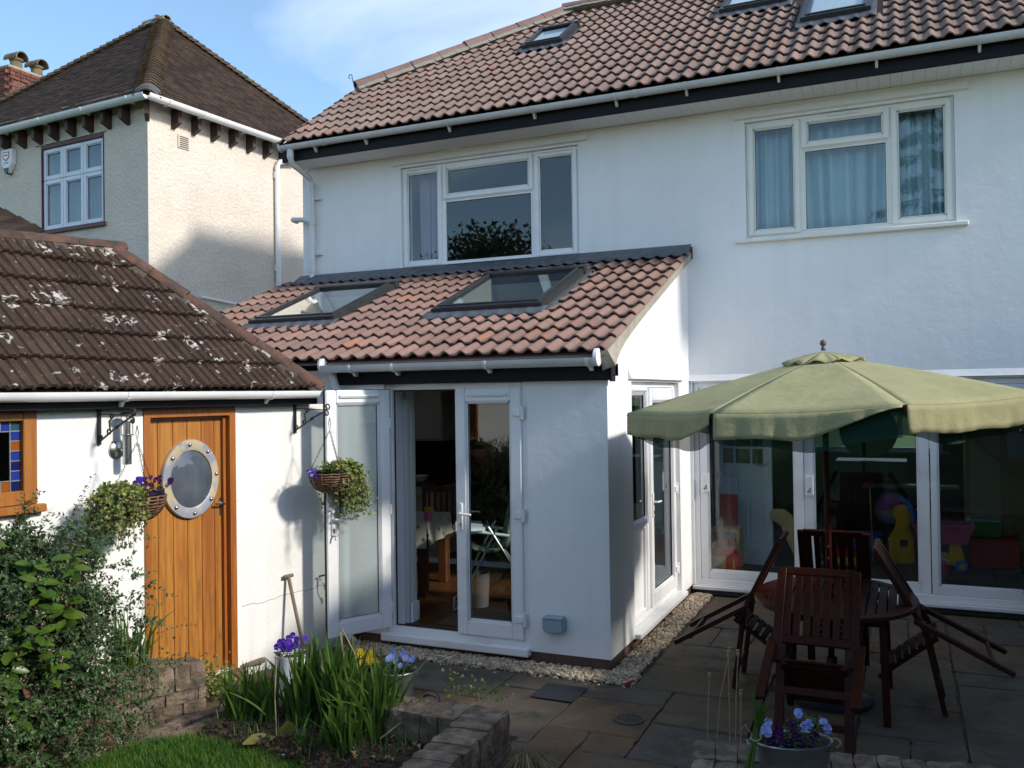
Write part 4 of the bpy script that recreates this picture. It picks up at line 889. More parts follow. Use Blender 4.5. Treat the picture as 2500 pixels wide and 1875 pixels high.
# ================================================================== NEIGHBOUR HOUSE
NY = R(4); d1 = Vector((math.sin(NY), math.cos(NY), 0)); d2 = Vector((-math.cos(NY), math.sin(NY), 0)); KK = 1.2476
nE = Vector((-7.797, .113, 6.508)); nC = Vector((-8.0, .318, 0)); na_, nb_, nh_ = 2.8, 2.88, 2.686
nb = thing('neighbour_house', 'cream roughcast neighbour house with steep brown plain-tile hipped roof', 'house', nC)
FNR = frame(nC, -d2, d1)      # rear wall: x to the right, corner at x=0
FNS = frame(nC, d1, d2)       # side wall
ze = nE.z - .03
NW = (-2.46, -.96, 4.785, 6.185)
mb = MB(); wall(mb, FNR, -8.0, 0, 0, ze + .25, [NW], .25); wall(mb, FNS, .2502, 6.2, 0, ze + .25, [], .25); mb.build('wall', DASH, nb)
room(nb, -11.5, -8.4, .75, 3.0, 4.0, 6.3, INNER)
nu = MB(); ap = nE + d1 * na_ + d2 * nb_ + Vector((0, 0, nh_)); ap2 = ap + d2 * .45
Bk = nE + d1 * 2 * na_; Lf = nE + d2 * (2 * nb_ + .45); LfB = Lf + d1 * 2 * na_; dn = Vector((0, 0, -.03))
nu.add([nE + dn, Bk + dn, ap + dn, Lf + dn, ap2 + dn, LfB + dn], [(0, 1, 2), (0, 2, 4, 3), (1, 5, 4, 2), (3, 4, 5)])
nroof = nu.build('roof', TILENR, nb)
NT = MB().box(.002, .163, 0, .20, .0, .014).mesh('roof_tile', TILEN); NT.materials.clear(); NT.materials.append(TILEN)
for v_ in NT.vertices:
    if v_.co.y < .1: v_.co.z += .014
def nface(O, u, run, inward, half, extra=0.0):
    v = (inward * run + Vector((0, 0, nh_))); Ls = v.length; v.normalize(); nt_ = 40; g = Ls / nt_; full = 2 * half + extra
    cl = [(0, 0, Ls, -half), (full, 0, -Ls, -half)]
    return lay_tiles('roof_tile', NT, nroof, O, u, v, int(full / .165) + 2, nt_, .165, g, .20, cl, [], TILEN, TILENR, limit=150, jit=.004, stagger=True)
nface(nE, d1, nb_, d2, na_)
nface(Lf, -d2, na_, d1, nb_, .45)
def bonnets(P0, P1, name='bonnet_tile', r=.20, n=36, seed=1):
    d = Vector(P1) - Vector(P0); x = d.normalized(); y = Vector((0, 0, 1)).cross(x).normalized(); z = x.cross(y)
    q = MB(); prof = [(-r, -.05), (-r * .7, -.005), (-r * .35, .045), (0, .065), (r * .35, .045), (r * .7, -.005), (r, -.05)]
    st = d.length / n; vs = [(-.01, a, b + .03) for a, b in prof] + [(st * 2.2, a * .8, b - .015) for a, b in prof] + [(-.01, a, b + .012) for a, b in prof]
    fs = [(j, j + 1, 8 + j, 7 + j) for j in range(6)] + [(j, 14 + j, 15 + j, j + 1) for j in range(6)]
    q.add(vs, fs); me = q.mesh(name, BONNET, True); me.set_sharp_from_angle(angle=R(50)); rnd = random.Random(seed)
    for i in range(n):
        p = Vector(P0) + d * (i / n); m = Matrix(((x.x, y.x, z.x, p.x), (x.y, y.y, z.y, p.y), (x.z, y.z, z.z, p.z), (0, 0, 0, 1)))
        link(name, me, nroof, m @ RZ(rnd.uniform(-.03, .03)))
BONNET = M_('mossy_bonnet_tile', (.050, .032, .018), (.095, .058, .026), 12, .85, [(40, .3, .004)], rand='obj', amt=.25)
bonnets(nE, ap); bonnets(Bk, ap, seed=2); bonnets(Lf, ap2, seed=3)
halfround_run('ridge_tile', nroof, ap - d2 * .08 + Vector((0, 0, .03)), ap2 + d2 * .05 + Vector((0, 0, .03)), .11, .6, M_('grey_ridge', (.30, .27, .22), (.2, .18, .15), 8, .9), mw=.12)
MB().lathe([(.02, .10), (.10, .06), (.17, 0), (.2, -.08)], 14, T(*(nE + d1 * .16 + d2 * .16 + Vector((0, 0, .14))))).build('hip_cap', LEAD, nroof, smooth=True)
gn = MB(); half_pipe(gn, nE + Vector((.05, -.05, .0)) - d1 * .0, nE + d2 * 8 + Vector((.05, -.07, 0)), .075); half_pipe(gn, nE + Vector((.05, -.05, .0)), nE + d1 * 3.35 + Vector((.07, 0, 0)), .075); gn = gn.build('gutter', UPVC, nb, auto=40)
for k in (.35, 1.35, 2.35, 3.35, 4.35): gutter_bracket('gutter_bracket', gn, nE + d2 * k + Vector((.05, -.06, 0)), -d2, .075, UPVC, .0)
for k in (.35, 1.0, 1.9, 2.7): gutter_bracket('gutter_bracket', gn, nE + d1 * k + Vector((.06, -.03, 0)), d1, .075, UPVC, .0)
rb = MB(); pf = [(-.16, ze + .02), (.0, ze + .02), (.0, ze - .27), (-.16, ze - .20)]
for k in range(12):
    x = -.40 - .41 * k
    me = MB().add([(xx, y, z) for xx in (x - .034, x + .034) for y, z in pf], [(0, 1, 2, 3), (7, 6, 5, 4), (0, 4, 5, 1), (1, 5, 6, 2), (2, 6, 7, 3), (3, 7, 4, 0)], FNR); me.build('rafter_foot', BROWNPAINT, nb)
for k in range(9):
    x = .46 + .385 * k
    me = MB().add([(xx, y, z) for xx in (x - .034, x + .034) for y, z in pf], [(0, 1, 2, 3), (7, 6, 5, 4), (0, 4, 5, 1), (1, 5, 6, 2), (2, 6, 7, 3), (3, 7, 4, 0)], FNS); me.build('rafter_foot', BROWNPAINT, nb)
me = MB().add([(xx, y, z) for xx in (-.03, .03) for y, z in pf], [(0, 1, 2, 3), (7, 6, 5, 4), (0, 4, 5, 1), (1, 5, 6, 2), (2, 6, 7, 3), (3, 7, 4, 0)], T(*nC) @ RZ(R(41)) ); me.build('rafter_foot', BROWNPAINT, nb)
# neighbour window, six lights
x0, x1, z0, z1 = NW; BLUEPVC = M_('cool_white_plastic', (.70, .73, .80), rough=.3)
mb = MB(); bars(mb, x0, x1, z0, z1, .02, .02, .05, .055, -.012, .12, FNR); mb.box(x0 - .04, x1 + .04, -.05, -.012, z0 - .02, z0 + .045, FNR); nwo = mb.build('window', MAROON, nb, bevel=.005); nwo['label'] = 'six-light window with maroon surround and net curtains'
xa, xb, za, zb = x0 + .02, x1 - .02, z0 + .05, z1 - .055; tw = (xb - xa) / 3; tr = za + (zb - za) * .615
for i in range(3):
    for lo_, hi_ in ((za, tr), (tr, zb)):
        sash(nwo, FNR, xa + tw * i + .003, xa + tw * (i + 1) - .003, lo_ + .003, hi_ - .003, .015, BLUEPVC, GLASS, sw=.062, pane_y=.035)
curtain('net_curtain', 'grey net curtain behind the six-light neighbour window', FNR, x0 + .03, x1 - .03, z0 + .05, z1 - .06, .22, NETCURT, .03, 17, None, 0, 8)
mb = MB(); mb.add([(x0 - .14, 0.003, z1 + .04), (x1 + .06, .003, z1 + .04), (x1 + .06, -.03, z1 + .01), (x0 - .14, -.03, z1 + .01)], [(3, 2, 1, 0)], FNR); mb.build('drip_moulding', DASH, nb)
# louvre vent on the side wall
mb = MB(); mb.box(.545, .76, -.02, 0, 5.955, 6.165, FNS); vt = mb.build('wall_vent', M_('cream_vent', (.60, .55, .45), rough=.7), nb, bevel=.004)
for k in range(6): MB().box(.57, .735, -.028, -.02, 5.975 + .03 * k, 5.985 + .03 * k, FNS).build('vent_slot', BROWNPAINT, vt)
# neighbour pipes
pipe('drainpipe', nb, [(-7.60, 3.40, 6.46), (-7.62, 3.35, 6.33), (-7.74, 2.98, 6.20), (-7.76, 2.95, 6.12), (-7.76, 2.95, 3.2)], .045, UPVC, [((-7.78, 2.95, 6.02), (-7.78, 2.95, 5.92)), ((-7.78, 2.95, 4.42), (-7.78, 2.95, 4.30))])
pipe('side_pipe', nb, [(-7.90, 1.25, 3.71), (-7.84, 2.4, 3.63)], .022, UPVC)
# alarm box
ab = thing('alarm_box', 'white burglar alarm box with red shield print on the roughcast wall', 'alarm box', FNR @ Vector((-3.25, -.05, 6.0)))
mb = MB(); mb.prism([(-.14, .20), (.14, .20), (.14, -.04), (.02, -.20), (-.02, -.20), (-.14, -.04)], 0, .09, FNR @ T(-3.24, -.001, 6.04) @ RX(R(90))); mb.build('case', M_('alarm_white', (.75, .76, .78), rough=.35), ab, bevel=.015)
mb = MB(); mb.prism([(-.07, -.11), (.07, -.11), (.02, -.205), (-.02, -.205)], 0, .094, FNR @ T(-3.24, -.001, 6.04) @ RX(R(90))); mb.build('base', POTDARK, ab)
MB().prism([(-.085, .15), (.085, .15), (.085, .05), (0, .0), (-.085, .05)], .091, .093, FNR @ T(-3.24, -.001, 6.04) @ RX(R(90))).build('red_print', RED, ab)
MB().prism([(-.065, .135), (.065, .135), (.065, .06), (0, .022), (-.065, .06)], .0932, .0945, FNR @ T(-3.24, -.001, 6.04) @ RX(R(90))).build('white_print', UPVC, ab)
MB().prism([(-.05, .105), (.05, .105), (.05, .085), (-.05, .085)], .0946, .0956, FNR @ T(-3.24, -.001, 6.04) @ RX(R(90))).build('red_print', RED, ab)
MB().prism([(-.06, -.02), (.06, -.02), (.06, -.035), (-.06, -.035)], .091, .093, FNR @ T(-3.24, -.001, 6.04) @ RX(R(90))).build('blue_print', BLU, ab)
# chimney
ch = thing('brick_chimney', 'red brick chimney stack with two hooded pots behind the neighbour roof', 'chimney', (-14.6, 3.0, 6))
cx0, cx1, cy0, cy1, ct = -15.3, -13.92, 2.5, 3.55, 8.72
MB().box(cx0 + .01, cx1 - .01, cy0 + .01, cy1 - .01, 5.5, ct - .02).build('core', MORTAR, ch)
bl, bh = .215, .065; BM = MB().box(.005, bl, 0, .012, .005, bh).mesh('brick', BRICKR)
zz = ct - 26 * .075; r_ = 0
while zz < ct - .05:
    off = 0 if r_ % 2 else -.11; proud = .03 if zz > ct - .24 else 0
    for i in range(7):
        xx = cx0 + off + .225 * i
        if xx > cx0 - .12 and xx + bl < cx1 + .12: link('brick', BM, ch, T(xx, cy0 - .002 - proud, zz))
    for i in range(6):
        yy = cy0 - .0 + (off + .11) + .225 * i - .11
        if yy + bl < cy1 + .12: link('brick', BM, ch, T(cx1 + .002 + proud, yy, zz) @ RZ(R(90)))
    zz += .075; r_ += 1
MB().box(cx0 - .02, cx1 + .02, cy0 - .02, cy1 + .02, ct - .02, ct + .05).build('flaunching', MORTAR, ch, bevel=.02)
POTC = M_('sooty_clay_pot', (.20, .15, .09), (.10, .08, .05), 8, .9)
for px, py in ((-14.12, 2.80), (-14.12, 3.26)):
    q = MB(); q.lathe([(.13, 0), (.13, .04), (.12, .07), (.105, .20), (.13, .22), (.13, .26), (.10, .27)], 18, T(px, py, ct + .02)); po = q.build('chimney_pot', POTC, ch, auto=40)
    h_ = MB(); h_.lathe([(.14, -.19), (.14, .19), (.12, .19), (.12, -.19)], 14, T(px, py, ct + .27) @ RY(R(90)) @ RZ(R(90)), a0=-math.pi * .05 + math.pi / 2 - math.pi / 2, a1=math.pi * 1.05); h_.build('pot_hood', POTC, po, smooth=False)
# neighbouring low roof tip seen at the frame edge
gr = thing('garage_roof', 'small brown plain-tiled roof tip beyond the outhouse ridge', 'garage', (-7.2, -2.9, 0))
mb = MB(); mb.add([(-8.9, -2.2, 4.95), (-6.42, -2.72, 3.97), (-6.42, -4.6, 3.0), (-8.9, -4.6, 3.0), (-6.42, -1.2, 3.0), (-8.9, -1.2, 3.0)], [(0, 3, 2, 1), (0, 1, 4, 5), (1, 2, 4)]); mb.build('roof', TILEN, gr)
MB().box(-8.8, -6.5, -4.3, -1.3, 0, 2.95).build('wall', DASH, gr)
a_ = Vector((-6.38, -2.70, 4.01)); dv = (Vector((-8.9, -2.2, 4.99)) - a_); nrm = dv.length; dv.normalize(); sd_ = Vector((0, -1, -.62)).normalized()
qt = MB().box(0, .24, -.27, .0, .0, .018).mesh('roof_tile', TILEN)
for j in range(9):
    for s_ in (0, 1, 2):
        p = a_ + dv * (.17 * j) + sd_ * (.24 * s_); y = -sd_; x = dv; z = x.cross(y).normalized(); y = z.cross(x)
        link('roof_tile', qt, gr, Matrix(((x.x, y.x, z.x, p.x), (x.y, y.y, z.y, p.y), (x.z, y.z, z.z, p.z), (0, 0, 0, 1))) @ RY(R(5)) @ T(-.05, 0, .03 + .012 * (j % 2)))
# ================================================================== GROUND AND PATIO
g = MB(); g.add([(-300, -300, -.07), (300, -300, -.07), (300, 300, -.07), (-300, 300, -.07)], [(0, 1, 2, 3)]); tag(g.build('ground', LAWN), kind='structure')
def flat_poly(name, pts, z0, z1, mat, kind='structure'):
    q = MB(); q.prism(pts, z0, z1); return tag(q.build(name, mat), kind=kind)
flat_poly('patio_bed', [(-4.9, -6.2), (4.3, -6.2), (4.3, -.013), (.0, -.013), (.0, -2.83), (-2.40, -2.83), (-4.9, -3.4)][::1], -.065, -.016, PAVEJOINT)
patio = thing('patio', None, None, (0, 0, 0)); tag(patio, kind='structure')
rs = random.Random(21); CS = .305; GX, GY = .25, -3.13; taken = {}; slabs = []
def okcell(i, j):
    x, y = GX + CS * (i + .5), GY - CS * (j + .5)
    if (i, j) in taken: return False
    if j < 0: return i >= 0 and y < -.02 and x < 4.3
    return -4.0 < x < 4.3 and y > -6.1 and not (x < -2.45 and y > -3.6) and x > -2.62 + .149 * (y + 2.84) - .25
for j in range(-10, 10):
    for i in range(-10, 14):
        if not okcell(i, j): continue
        for wi, hj in rs.sample([(2, 2), (3, 2), (2, 3), (2, 1), (1, 2), (2, 1), (1, 1)], 7) + [(1, 1)]:
            if all(okcell(i + a, j + b) for a in range(wi) for b in range(hj)):
                for a in range(wi):
                    for b in range(hj): taken[(i + a, j + b)] = 1
                slabs.append((GX + CS * i, GY - CS * (j + hj), wi * CS, hj * CS)); break
for x, y, w_, h_ in slabs:
    gp = .0055; q = MB(); m = 5; ring = []
    for k, (ax, ay, bx, by) in enumerate(((0, 0, 1, 0), (1, 0, 1, 1), (1, 1, 0, 1), (0, 1, 0, 0))):
        for s_ in range(m):
            f_ = s_ / m; px, py = ax + (bx - ax) * f_, ay + (by - ay) * f_
            ring.append((px * (w_ - 2 * gp) - (w_ - 2 * gp) / 2 + rs.uniform(-.007, .007), py * (h_ - 2 * gp) - (h_ - 2 * gp) / 2 + rs.uniform(-.007, .007)))
    n = len(ring); tz = rs.uniform(-.005, .004); tx, ty = rs.uniform(-.010, .010), rs.uniform(-.010, .010)
    top = lambda p, z: (p[0], p[1], z + tz + p[0] * tx + p[1] * ty)
    vs = [top((p[0] * .985, p[1] * .985), .0) for p in ring] + [top(p, -.007) for p in ring] + [(p[0], p[1], -.03) for p in ring]
    q.add(vs, [tuple(range(n))] + [(i + n, (i + 1) % n + n, (i + 1) % n, i) for i in range(n)] + [(i + 2 * n, (i + 1) % n + 2 * n, (i + 1) % n + n, i + n) for i in range(n)])
    o = link('paving_slab', q.mesh('paving_slab', SLAB), patio, T(x + w_ / 2, y + h_ / 2, 0))
def blade(mb, p, d, ln, w_, up=None, segs=2, bend=.35, twist=0):
    """tapering blade; d: unit horizontal lean direction"""
    p = Vector(p); s = Vector((-d.y, d.x, 0)); s = (s * math.cos(twist) + d * math.sin(twist)); pts = []
    for i in range(segs + 1):
        f_ = i / segs; c = p + d * (bend * ln * f_ * f_) + Vector((0, 0, ln * (f_ - .25 * bend * f_ * f_))); ww = w_ * (1 - f_ ** 1.6) * .5
        if i < segs: pts += [c - s * ww, c + s * ww]
        else: pts += [c]
    n = len(pts); fs = [(2 * i, 2 * i + 1, 2 * i + 3, 2 * i + 2) for i in range(segs - 1)] + [(n - 3, n - 2, n - 1)]
    mb.add(pts, fs)
# gravel margins
rs = random.Random(5); pv = []; pf = []; pebs = []
for k in range(5):
    q = MB(); q.sphere((0, 0, 0), (1, rs.uniform(.6, .9), rs.uniform(.5, .75)), 6, 4); me = q.mesh('pebble', PEBBLE); pebs.append(me)
items = []
def pebble(x, y, z, s): items.append((pebs[rs.randrange(5)], T(x, y, z) @ RZ(rs.uniform(0, 6.28)) @ RX(rs.uniform(-.6, .6)) @ Matrix.Scale(s, 4)))
for _ in range(5200):
    x = rs.uniform(-2.35, .24); y = rs.uniform(-3.10, -2.86); pebble(x, y, rs.uniform(-.012, .012), rs.uniform(.009, .021))
for _ in range(4200):
    x = rs.uniform(.01, .215); y = rs.uniform(-2.9, -.05); pebble(x, y, rs.uniform(-.012, .012), rs.uniform(.009, .020))
for _ in range(70): pebble(rs.uniform(-2.2, .3), rs.gauss(-3.16, .03), .008, rs.uniform(.006, .012))
tag(join_np('gravel', items, PEBBLE, None, True), kind='stuff')
# weeds and leaf litter in the joints
q = MB(); lt_ = MB(); rs = random.Random(19)
for _ in range(60):
    x, y, w_, h_ = slabs[rs.randrange(len(slabs))]; e = rs.randrange(2); px, py = (x + rs.random() * w_, y) if e else (x, y + rs.random() * h_)
    for _k in range(rs.randrange(2, 8)): a = rs.uniform(0, 6.28); blade(q, (px + rs.gauss(0, .012), py + rs.gauss(0, .012), -.012), Vector((math.cos(a), math.sin(a), 0)), rs.uniform(.012, .035), rs.uniform(.004, .008), bend=rs.uniform(.3, 1.2))
tag(q.build('joint_weeds', GRASS), kind='stuff')
# covers and gully
q = MB(); q.box(-.345, -.035, -3.60, -3.285, .003, .009); o = q.build('drain_cover', SLATE, None, bevel=.002); tag(o, 'flat dark slate drain cover let into the paving by the gravel corner', 'drain cover')
gl = thing('gully_grate', 'small round cast iron gully grate set in the paving', 'drain grate', (.41, -3.755, .004))
q = MB(); q.lathe([(.098, 0), (.098, .008), (.08, .010), (.078, .004), (.078, 0)], 28, T(.41, -3.755, .001)); q.build('rim', CASTIRON, gl, auto=40)
q = MB(); q.lathe([(0, .001), (.078, .001)], 24, T(.41, -3.755, .001)); q.build('dark_well', GASKET, gl)
for k in range(-3, 4):
    hl = math.sqrt(.078 ** 2 - (k * .02) ** 2); MB().box(.41 + k * .02 - .006, .41 + k * .02 + .006, -3.755 - hl, -3.755 + hl, .003, .009).build('grate_bar', CASTIRON, gl)
MB().box(.41 - .077, .41 + .077, -3.755 - .006, -3.755 + .006, .0085, .0105).build('grate_bar', CASTIRON, gl)
q = MB(); q.bar((.19, -3.16, .02), (.235, -3.05, .025), .022, .012); tag(q.build('red_clip', RED, bevel=.003), 'small bright red plastic piece lying on the gravel at the wall corner', 'plastic scrap')

# ================================================================== BLOCK WALLS, BEDS, LAWN
def brick_meshes(sz, n, seed, mat=BLOCK, ch=.009):
    out = []; r_ = random.Random(seed)
    for k in range(n):
        bm = bmesh.new(); bmesh.ops.create_cube(bm, size=1)
        for v in bm.verts: v.co = Vector((v.co.x * (sz[0] - .002), v.co.y * sz[1], v.co.z * (sz[2] - .003)))
        bmesh.ops.subdivide_edges(bm, edges=bm.edges[:], cuts=2, use_grid_fill=True)
        for v in bm.verts:
            e = sum(1 for a, c in zip(v.co, sz) if abs(a) > c * .4)
            k_ = 1 - (.05 if e >= 3 else .018 if e == 2 else 0)
            v.co = Vector((v.co.x * k_, v.co.y * k_, v.co.z * k_)) + Vector([r_.uniform(-.0045, .0045) for _ in range(3)])
        me = bpy.data.meshes.new('brick'); bm.to_mesh(me); bm.free(); me.materials.append(mat); out.append(me)
    return out
COPE = brick_meshes((.105, .235, .165), 4, 1); STRE = brick_meshes((.225, .105, .075), 3, 2); KERB = brick_meshes((.105, .225, .08), 3, 3)
def block_wall(th, p0, p1, ztop, zbot, side=1, seed=0, cap=True):
    """bricks laid along p0-p1 (outer line); the wall lies on the left of that line"""
    r_ = random.Random(seed); p0 = Vector((p0[0], p0[1], 0)); p1 = Vector((p1[0], p1[1], 0)); d = p1 - p0; ln = d.length; x = d.normalized(); y = Vector((-x.y, x.x, 0)) * side
    B = lambda a, b, z: Matrix(((x.x, y.x, 0, p0.x + x.x * a + y.x * b), (x.y, y.y, 0, p0.y + x.y * a + y.y * b), (0, 0, side, z), (0, 0, 0, 1)))
    n = max(1, round(ln / .107)); st = ln / n
    for i in range(n):
        link('brick', r_.choice(COPE), th, B(st * (i + .5), .118 + r_.uniform(-.006, .006), ztop - .083 + r_.uniform(-.006, .004)) @ RZ(r_.uniform(-.02, .02)) @ Matrix.Diagonal((st / .107, 1, 1, 1)))
    z = ztop - .168; row = 0
    while z > zbot:
        a = -.11 if row % 2 else 0
        while a < ln:
            c0, c1 = max(a, 0), min(a + .228, ln)
            if c1 - c0 > .03: link('brick', r_.choice(STRE), th, B((c0 + c1) / 2, .053 + r_.uniform(-.003, .003), z - .0385) @ Matrix.Diagonal(((c1 - c0) / .228, 1, 1, 1)))
            a += .228
        z -= .077; row += 1
    core = MB(); core.box(.012, ln - .012, .016, .215, zbot, ztop - .02, B(0, 0, 0) if side == 1 else Matrix(((x.x, y.x, 0, p0.x), (x.y, y.y, 0, p0.y), (0, 0, 1, 0), (0, 0, 0, 1)))); core.build('mortar_core', MORT2, th)
MORT2 = M_('dirty_joint', (.085, .07, .055), (.05, .043, .035), 16, .95, [(50, .5, .006)])
rb1 = thing('raised_bed_wall', 'weathered block wall of the raised bed beside the porthole door', 'planter wall', (-2.3, -4.7, 0))
block_wall(rb1, (-2.83, -6.24), (-2.277, -4.686), .35, -.08, 1, 1); block_wall(rb1, (-2.50, -4.705), (-2.72, -4.755), .35, -.08, 1, 2)
def soil_patch(name, poly_fn, nx, ny, kind='structure', mat=None):
    q = MB(); q.grid(poly_fn, nx, ny); return tag(q.build(name, mat or SOIL, smooth=True), kind=kind)
def nz(x, y, s=9, a=.03): return a * noise.noise(Vector((x * s, y * s, 1.3))) + a * .5 * noise.noise(Vector((x * s * 3, y * s * 3, 4.1)))
soil_patch('bed_soil', lambda a, c: ((lambda y: (-2.394 + .149 * (y + 2.844)) * (1 - a) + (-2.44 + .356 * (y + 4.686)) * a)(-6.3 + c * 1.42), -6.3 + c * 1.42, .285 + nz(a, c * 2)), 24, 60)
rb2 = thing('flower_bed_wall', 'weathered block wall round the iris bed, front corner standing proud of the paving', 'planter wall', (.05, -4.85, 0))
block_wall(rb2, (.10, -5.9), (.062, -4.85), .38, -.05, 1, 3); block_wall(rb2, (.04, -4.835), (-.72, -4.83), .375, -.05, 1, 4)
for i in range(8): link('brick', KERB[i % 3], rb2, T(-.83 - .108 * i, -4.72 + .008 * i, .13 - .002 * i) @ RZ(rs.uniform(-.05, .05)))
kb = thing('kerb_edging', 'low kerb of dark flat blocks between path and iris bed', 'kerb', (-1.95, -4.9, 0))
for i in range(8):
    for k in range(2): link('brick', KERB[(i + k) % 3], kb, T(-1.80 - .022 * i - .225 * k * .0 - (.0 if k == 0 else .21), -4.62 - .107 * i, .085 - .02 * k) @ RZ(R(90 - 9) + rs.uniform(-.05, .05)) @ RZ(R(-90)))
soil_patch('iris_bed_soil', lambda a, c: (-1.80 + a * 1.86, (-5.31 - .10 * a - .70 * max(0, a - .42) ** 1.25 * 1.9) * (1 - c) + -4.74 * c, .115 + .03 * a + .06 * min(1, c * 3) + nz(a * 2, c)), 44, 36)
rb3 = thing('patio_edge_wall', 'broad low block wall edging the patio, carrying the pansy tub', 'planter wall', (1.6, -4.9, 0))
block_wall(rb3, (1.08, -4.83), (3.4, -4.50), .37, -.05, -1, 6)
block_wall(rb3, (1.12, -5.075), (3.4, -4.745), .372, .0, -1, 7)
soil_patch('edge_bed_soil', lambda a, c: (1.05 + a * 2.6, -7.2 + c * 1.9 + a * .35, .30 + nz(a * 3, c)), 30, 24)
lawn_poly = [(-2.08, -5.90), (-2.05, -5.62), (-1.98, -5.42), (-1.82, -5.30), (-1.55, -5.29), (-1.3, -5.32), (-1.06, -5.38), (-.86, -5.45), (-.55, -5.62), (-.25, -5.95), (.05, -6.3), (4.3, -6.6), (4.3, -30), (-7, -30), (-7, -7.2), (-2.3, -7.0)]
flat_poly('lawn', lawn_poly[::-1], -.06, .115, LAWN)
def inpoly(x, y, P):
    c = False; j = len(P) - 1
    for i in range(len(P)):
        if (P[i][1] > y) != (P[j][1] > y) and x < (P[j][0] - P[i][0]) * (y - P[i][1]) / (P[j][1] - P[i][1]) + P[i][0]: c = not c
        j = i
    return c
rs = random.Random(9); q = MB(); cnt = 0
while cnt < 42000:
    x, y = rs.uniform(-2.15, .1), rs.uniform(-6.4, -5.08)
    jx, jy = x + rs.gauss(0, .012), y + rs.gauss(0, .012)
    if not inpoly(x, y, lawn_poly): continue
    a = rs.uniform(0, 6.28); blade(q, (jx, jy, .10 + .03 * max(0, noise.noise(Vector((x * 4, y * 4, 0))))), Vector((math.cos(a), math.sin(a), 0)), rs.uniform(.035, .085), rs.uniform(.003, .0055), segs=2, bend=rs.uniform(.2, .9)); cnt += 1
tag(q.build('grass', GRASS), kind='stuff')
q = MB()
for _ in range(9):
    x, y = rs.uniform(-1.9, -.6), rs.uniform(-6, -5.32)
    if inpoly(x, y, lawn_poly):
        for k in range(8): a = k * .785; q.add([(x, y, .16), (x + .008 * math.cos(a - .25), y + .008 * math.sin(a - .25), .163), (x + .008 * math.cos(a + .25), y + .008 * math.sin(a + .25), .163)], [(0, 1, 2)])
tag(q.build('daisies', POTWHITE), kind='stuff')
# soil crumbs and fallen leaves on the iris bed
items = []
for _ in range(900):
    x, y = rs.uniform(-1.75, -.2), rs.uniform(-5.75, -4.85)
    if inpoly(x, y + .03, lawn_poly): continue
    items.append((pebs[rs.randrange(5)], T(x, y, .175 + .03 * (x + 1.7)) @ RZ(rs.uniform(0, 6)) @ Matrix.Scale(rs.uniform(.006, .018), 4)))
tag(join_np('soil_crumbs', items, SOIL), kind='stuff')
# doorstep plank
o = MB().bar((-2.72, -4.30, .075), (-2.53, -3.80, .085), .085, .035).build('doorstep_plank', OLDWOOD, bevel=.006); tag(o, 'worn grey wooden plank at the foot of the porthole door', 'plank')
o = MB().box(-2.02, -1.20, -.10, .02, -.06, .085, FO).build('door_threshold', PLINTH, outh, bevel=.01)

# ================================================================== PARASOL
UC = Vector((1.578, -2.91, 0)); ps = thing('parasol', 'large faded green octagonal parasol over the oval garden table', 'parasol', UC)
UX = Vector((math.cos(YAW), math.sin(YAW), 0)); TILT = .046
def RIM(k, r=1.35, dz=0): 
    a = R(22 + 45 * k); p = Vector((math.cos(a), math.sin(a), 0)) * r; return UC + p + Vector((0, 0, 2.045 + dz + TILT * p.dot(UX)))
APX = UC + Vector((-.0, 0, 2.365))
q = MB()
def canopy_pt(k, f_, r_):   # f_: 0..1 between rib k and k+1, r_: 0 apex .. 1 rim
    a = RIM(k); b = RIM(k + 1); e = a.lerp(b, f_); e = e + (UC - e).normalized() * 0
    sag = -.018 * math.sin(math.pi * f_) * r_ ** 1.5
    p = APX.lerp(e, .085 + .915 * r_); p.z += .012 * math.sin(math.pi * r_) + sag; return p
for k in range(8):
    q.grid(lambda a, c, k=k: canopy_pt(k, a, c), 14, 12)
cn_ = q.build('canopy', CANVAS, ps, smooth=True); cn_.data.set_sharp_from_angle(angle=R(60)); cn_.modifiers.new('t', 'SOLIDIFY').thickness = .003
rv = random.Random(3)
for k in range(8):
    a = RIM(k); b = RIM(k + 1); out = ((a + b) / 2 - UC); out.z = 0; out.normalize(); ph = rv.uniform(0, 6); dr_ = [rv.uniform(.125, .155), rv.uniform(.125, .165)]
    if k == 6: dr_ = [.155, .15]
    def vf(f_, c, k=k, out=out, ph=ph, dr_=dr_):
        f2 = .012 + .976 * f_; p = canopy_pt(k, f2, 1.0)
        lift = 0; hgt = dr_[0] + (dr_[1] - dr_[0]) * f_ + .006 * math.sin(f_ * 15 + ph)
        if k == 5: e_ = min(1, max(0, (f_ - .45) / .55)); hgt *= 1 - .93 * e_ * e_ * (3 - 2 * e_)
        if k == 4: e_ = min(1, max(0, (f_ - .62) / .38)); hgt *= 1 - .6 * e_ * e_
        return p + Vector((0, 0, -hgt * c + lift)) + out * ((.006 * math.sin(f_ * 27 + ph) + .006 * math.sin(f_ * 61 + ph * 2) * math.sin(f_ * 5) + .012 * noise.noise(Vector((f_ * 9, k * 3.1, c * 1.5)))) * c + .012 * c)
    v_ = MB(); v_.grid(vf, 40, 5); o = v_.build('valance', CANVAS, ps, smooth=True); o.modifiers.new('t', 'SOLIDIFY').thickness = .002
    def nf(f_, c, k=k, out=out, ph=ph):
        p = canopy_pt(k, f_, .97); dp = .165 + .055 * math.sin(math.pi * f_) + .012 * math.sin(f_ * 13 + ph)
        return p + Vector((0, 0, -.01 - dp * c)) + out * (.01 * math.sin(f_ * 25 + ph) * c - .03 - .015 * c)
    n_ = MB(); n_.grid(nf, 30, 5); n_.build('netting', NET, ps, smooth=True)
q = MB()
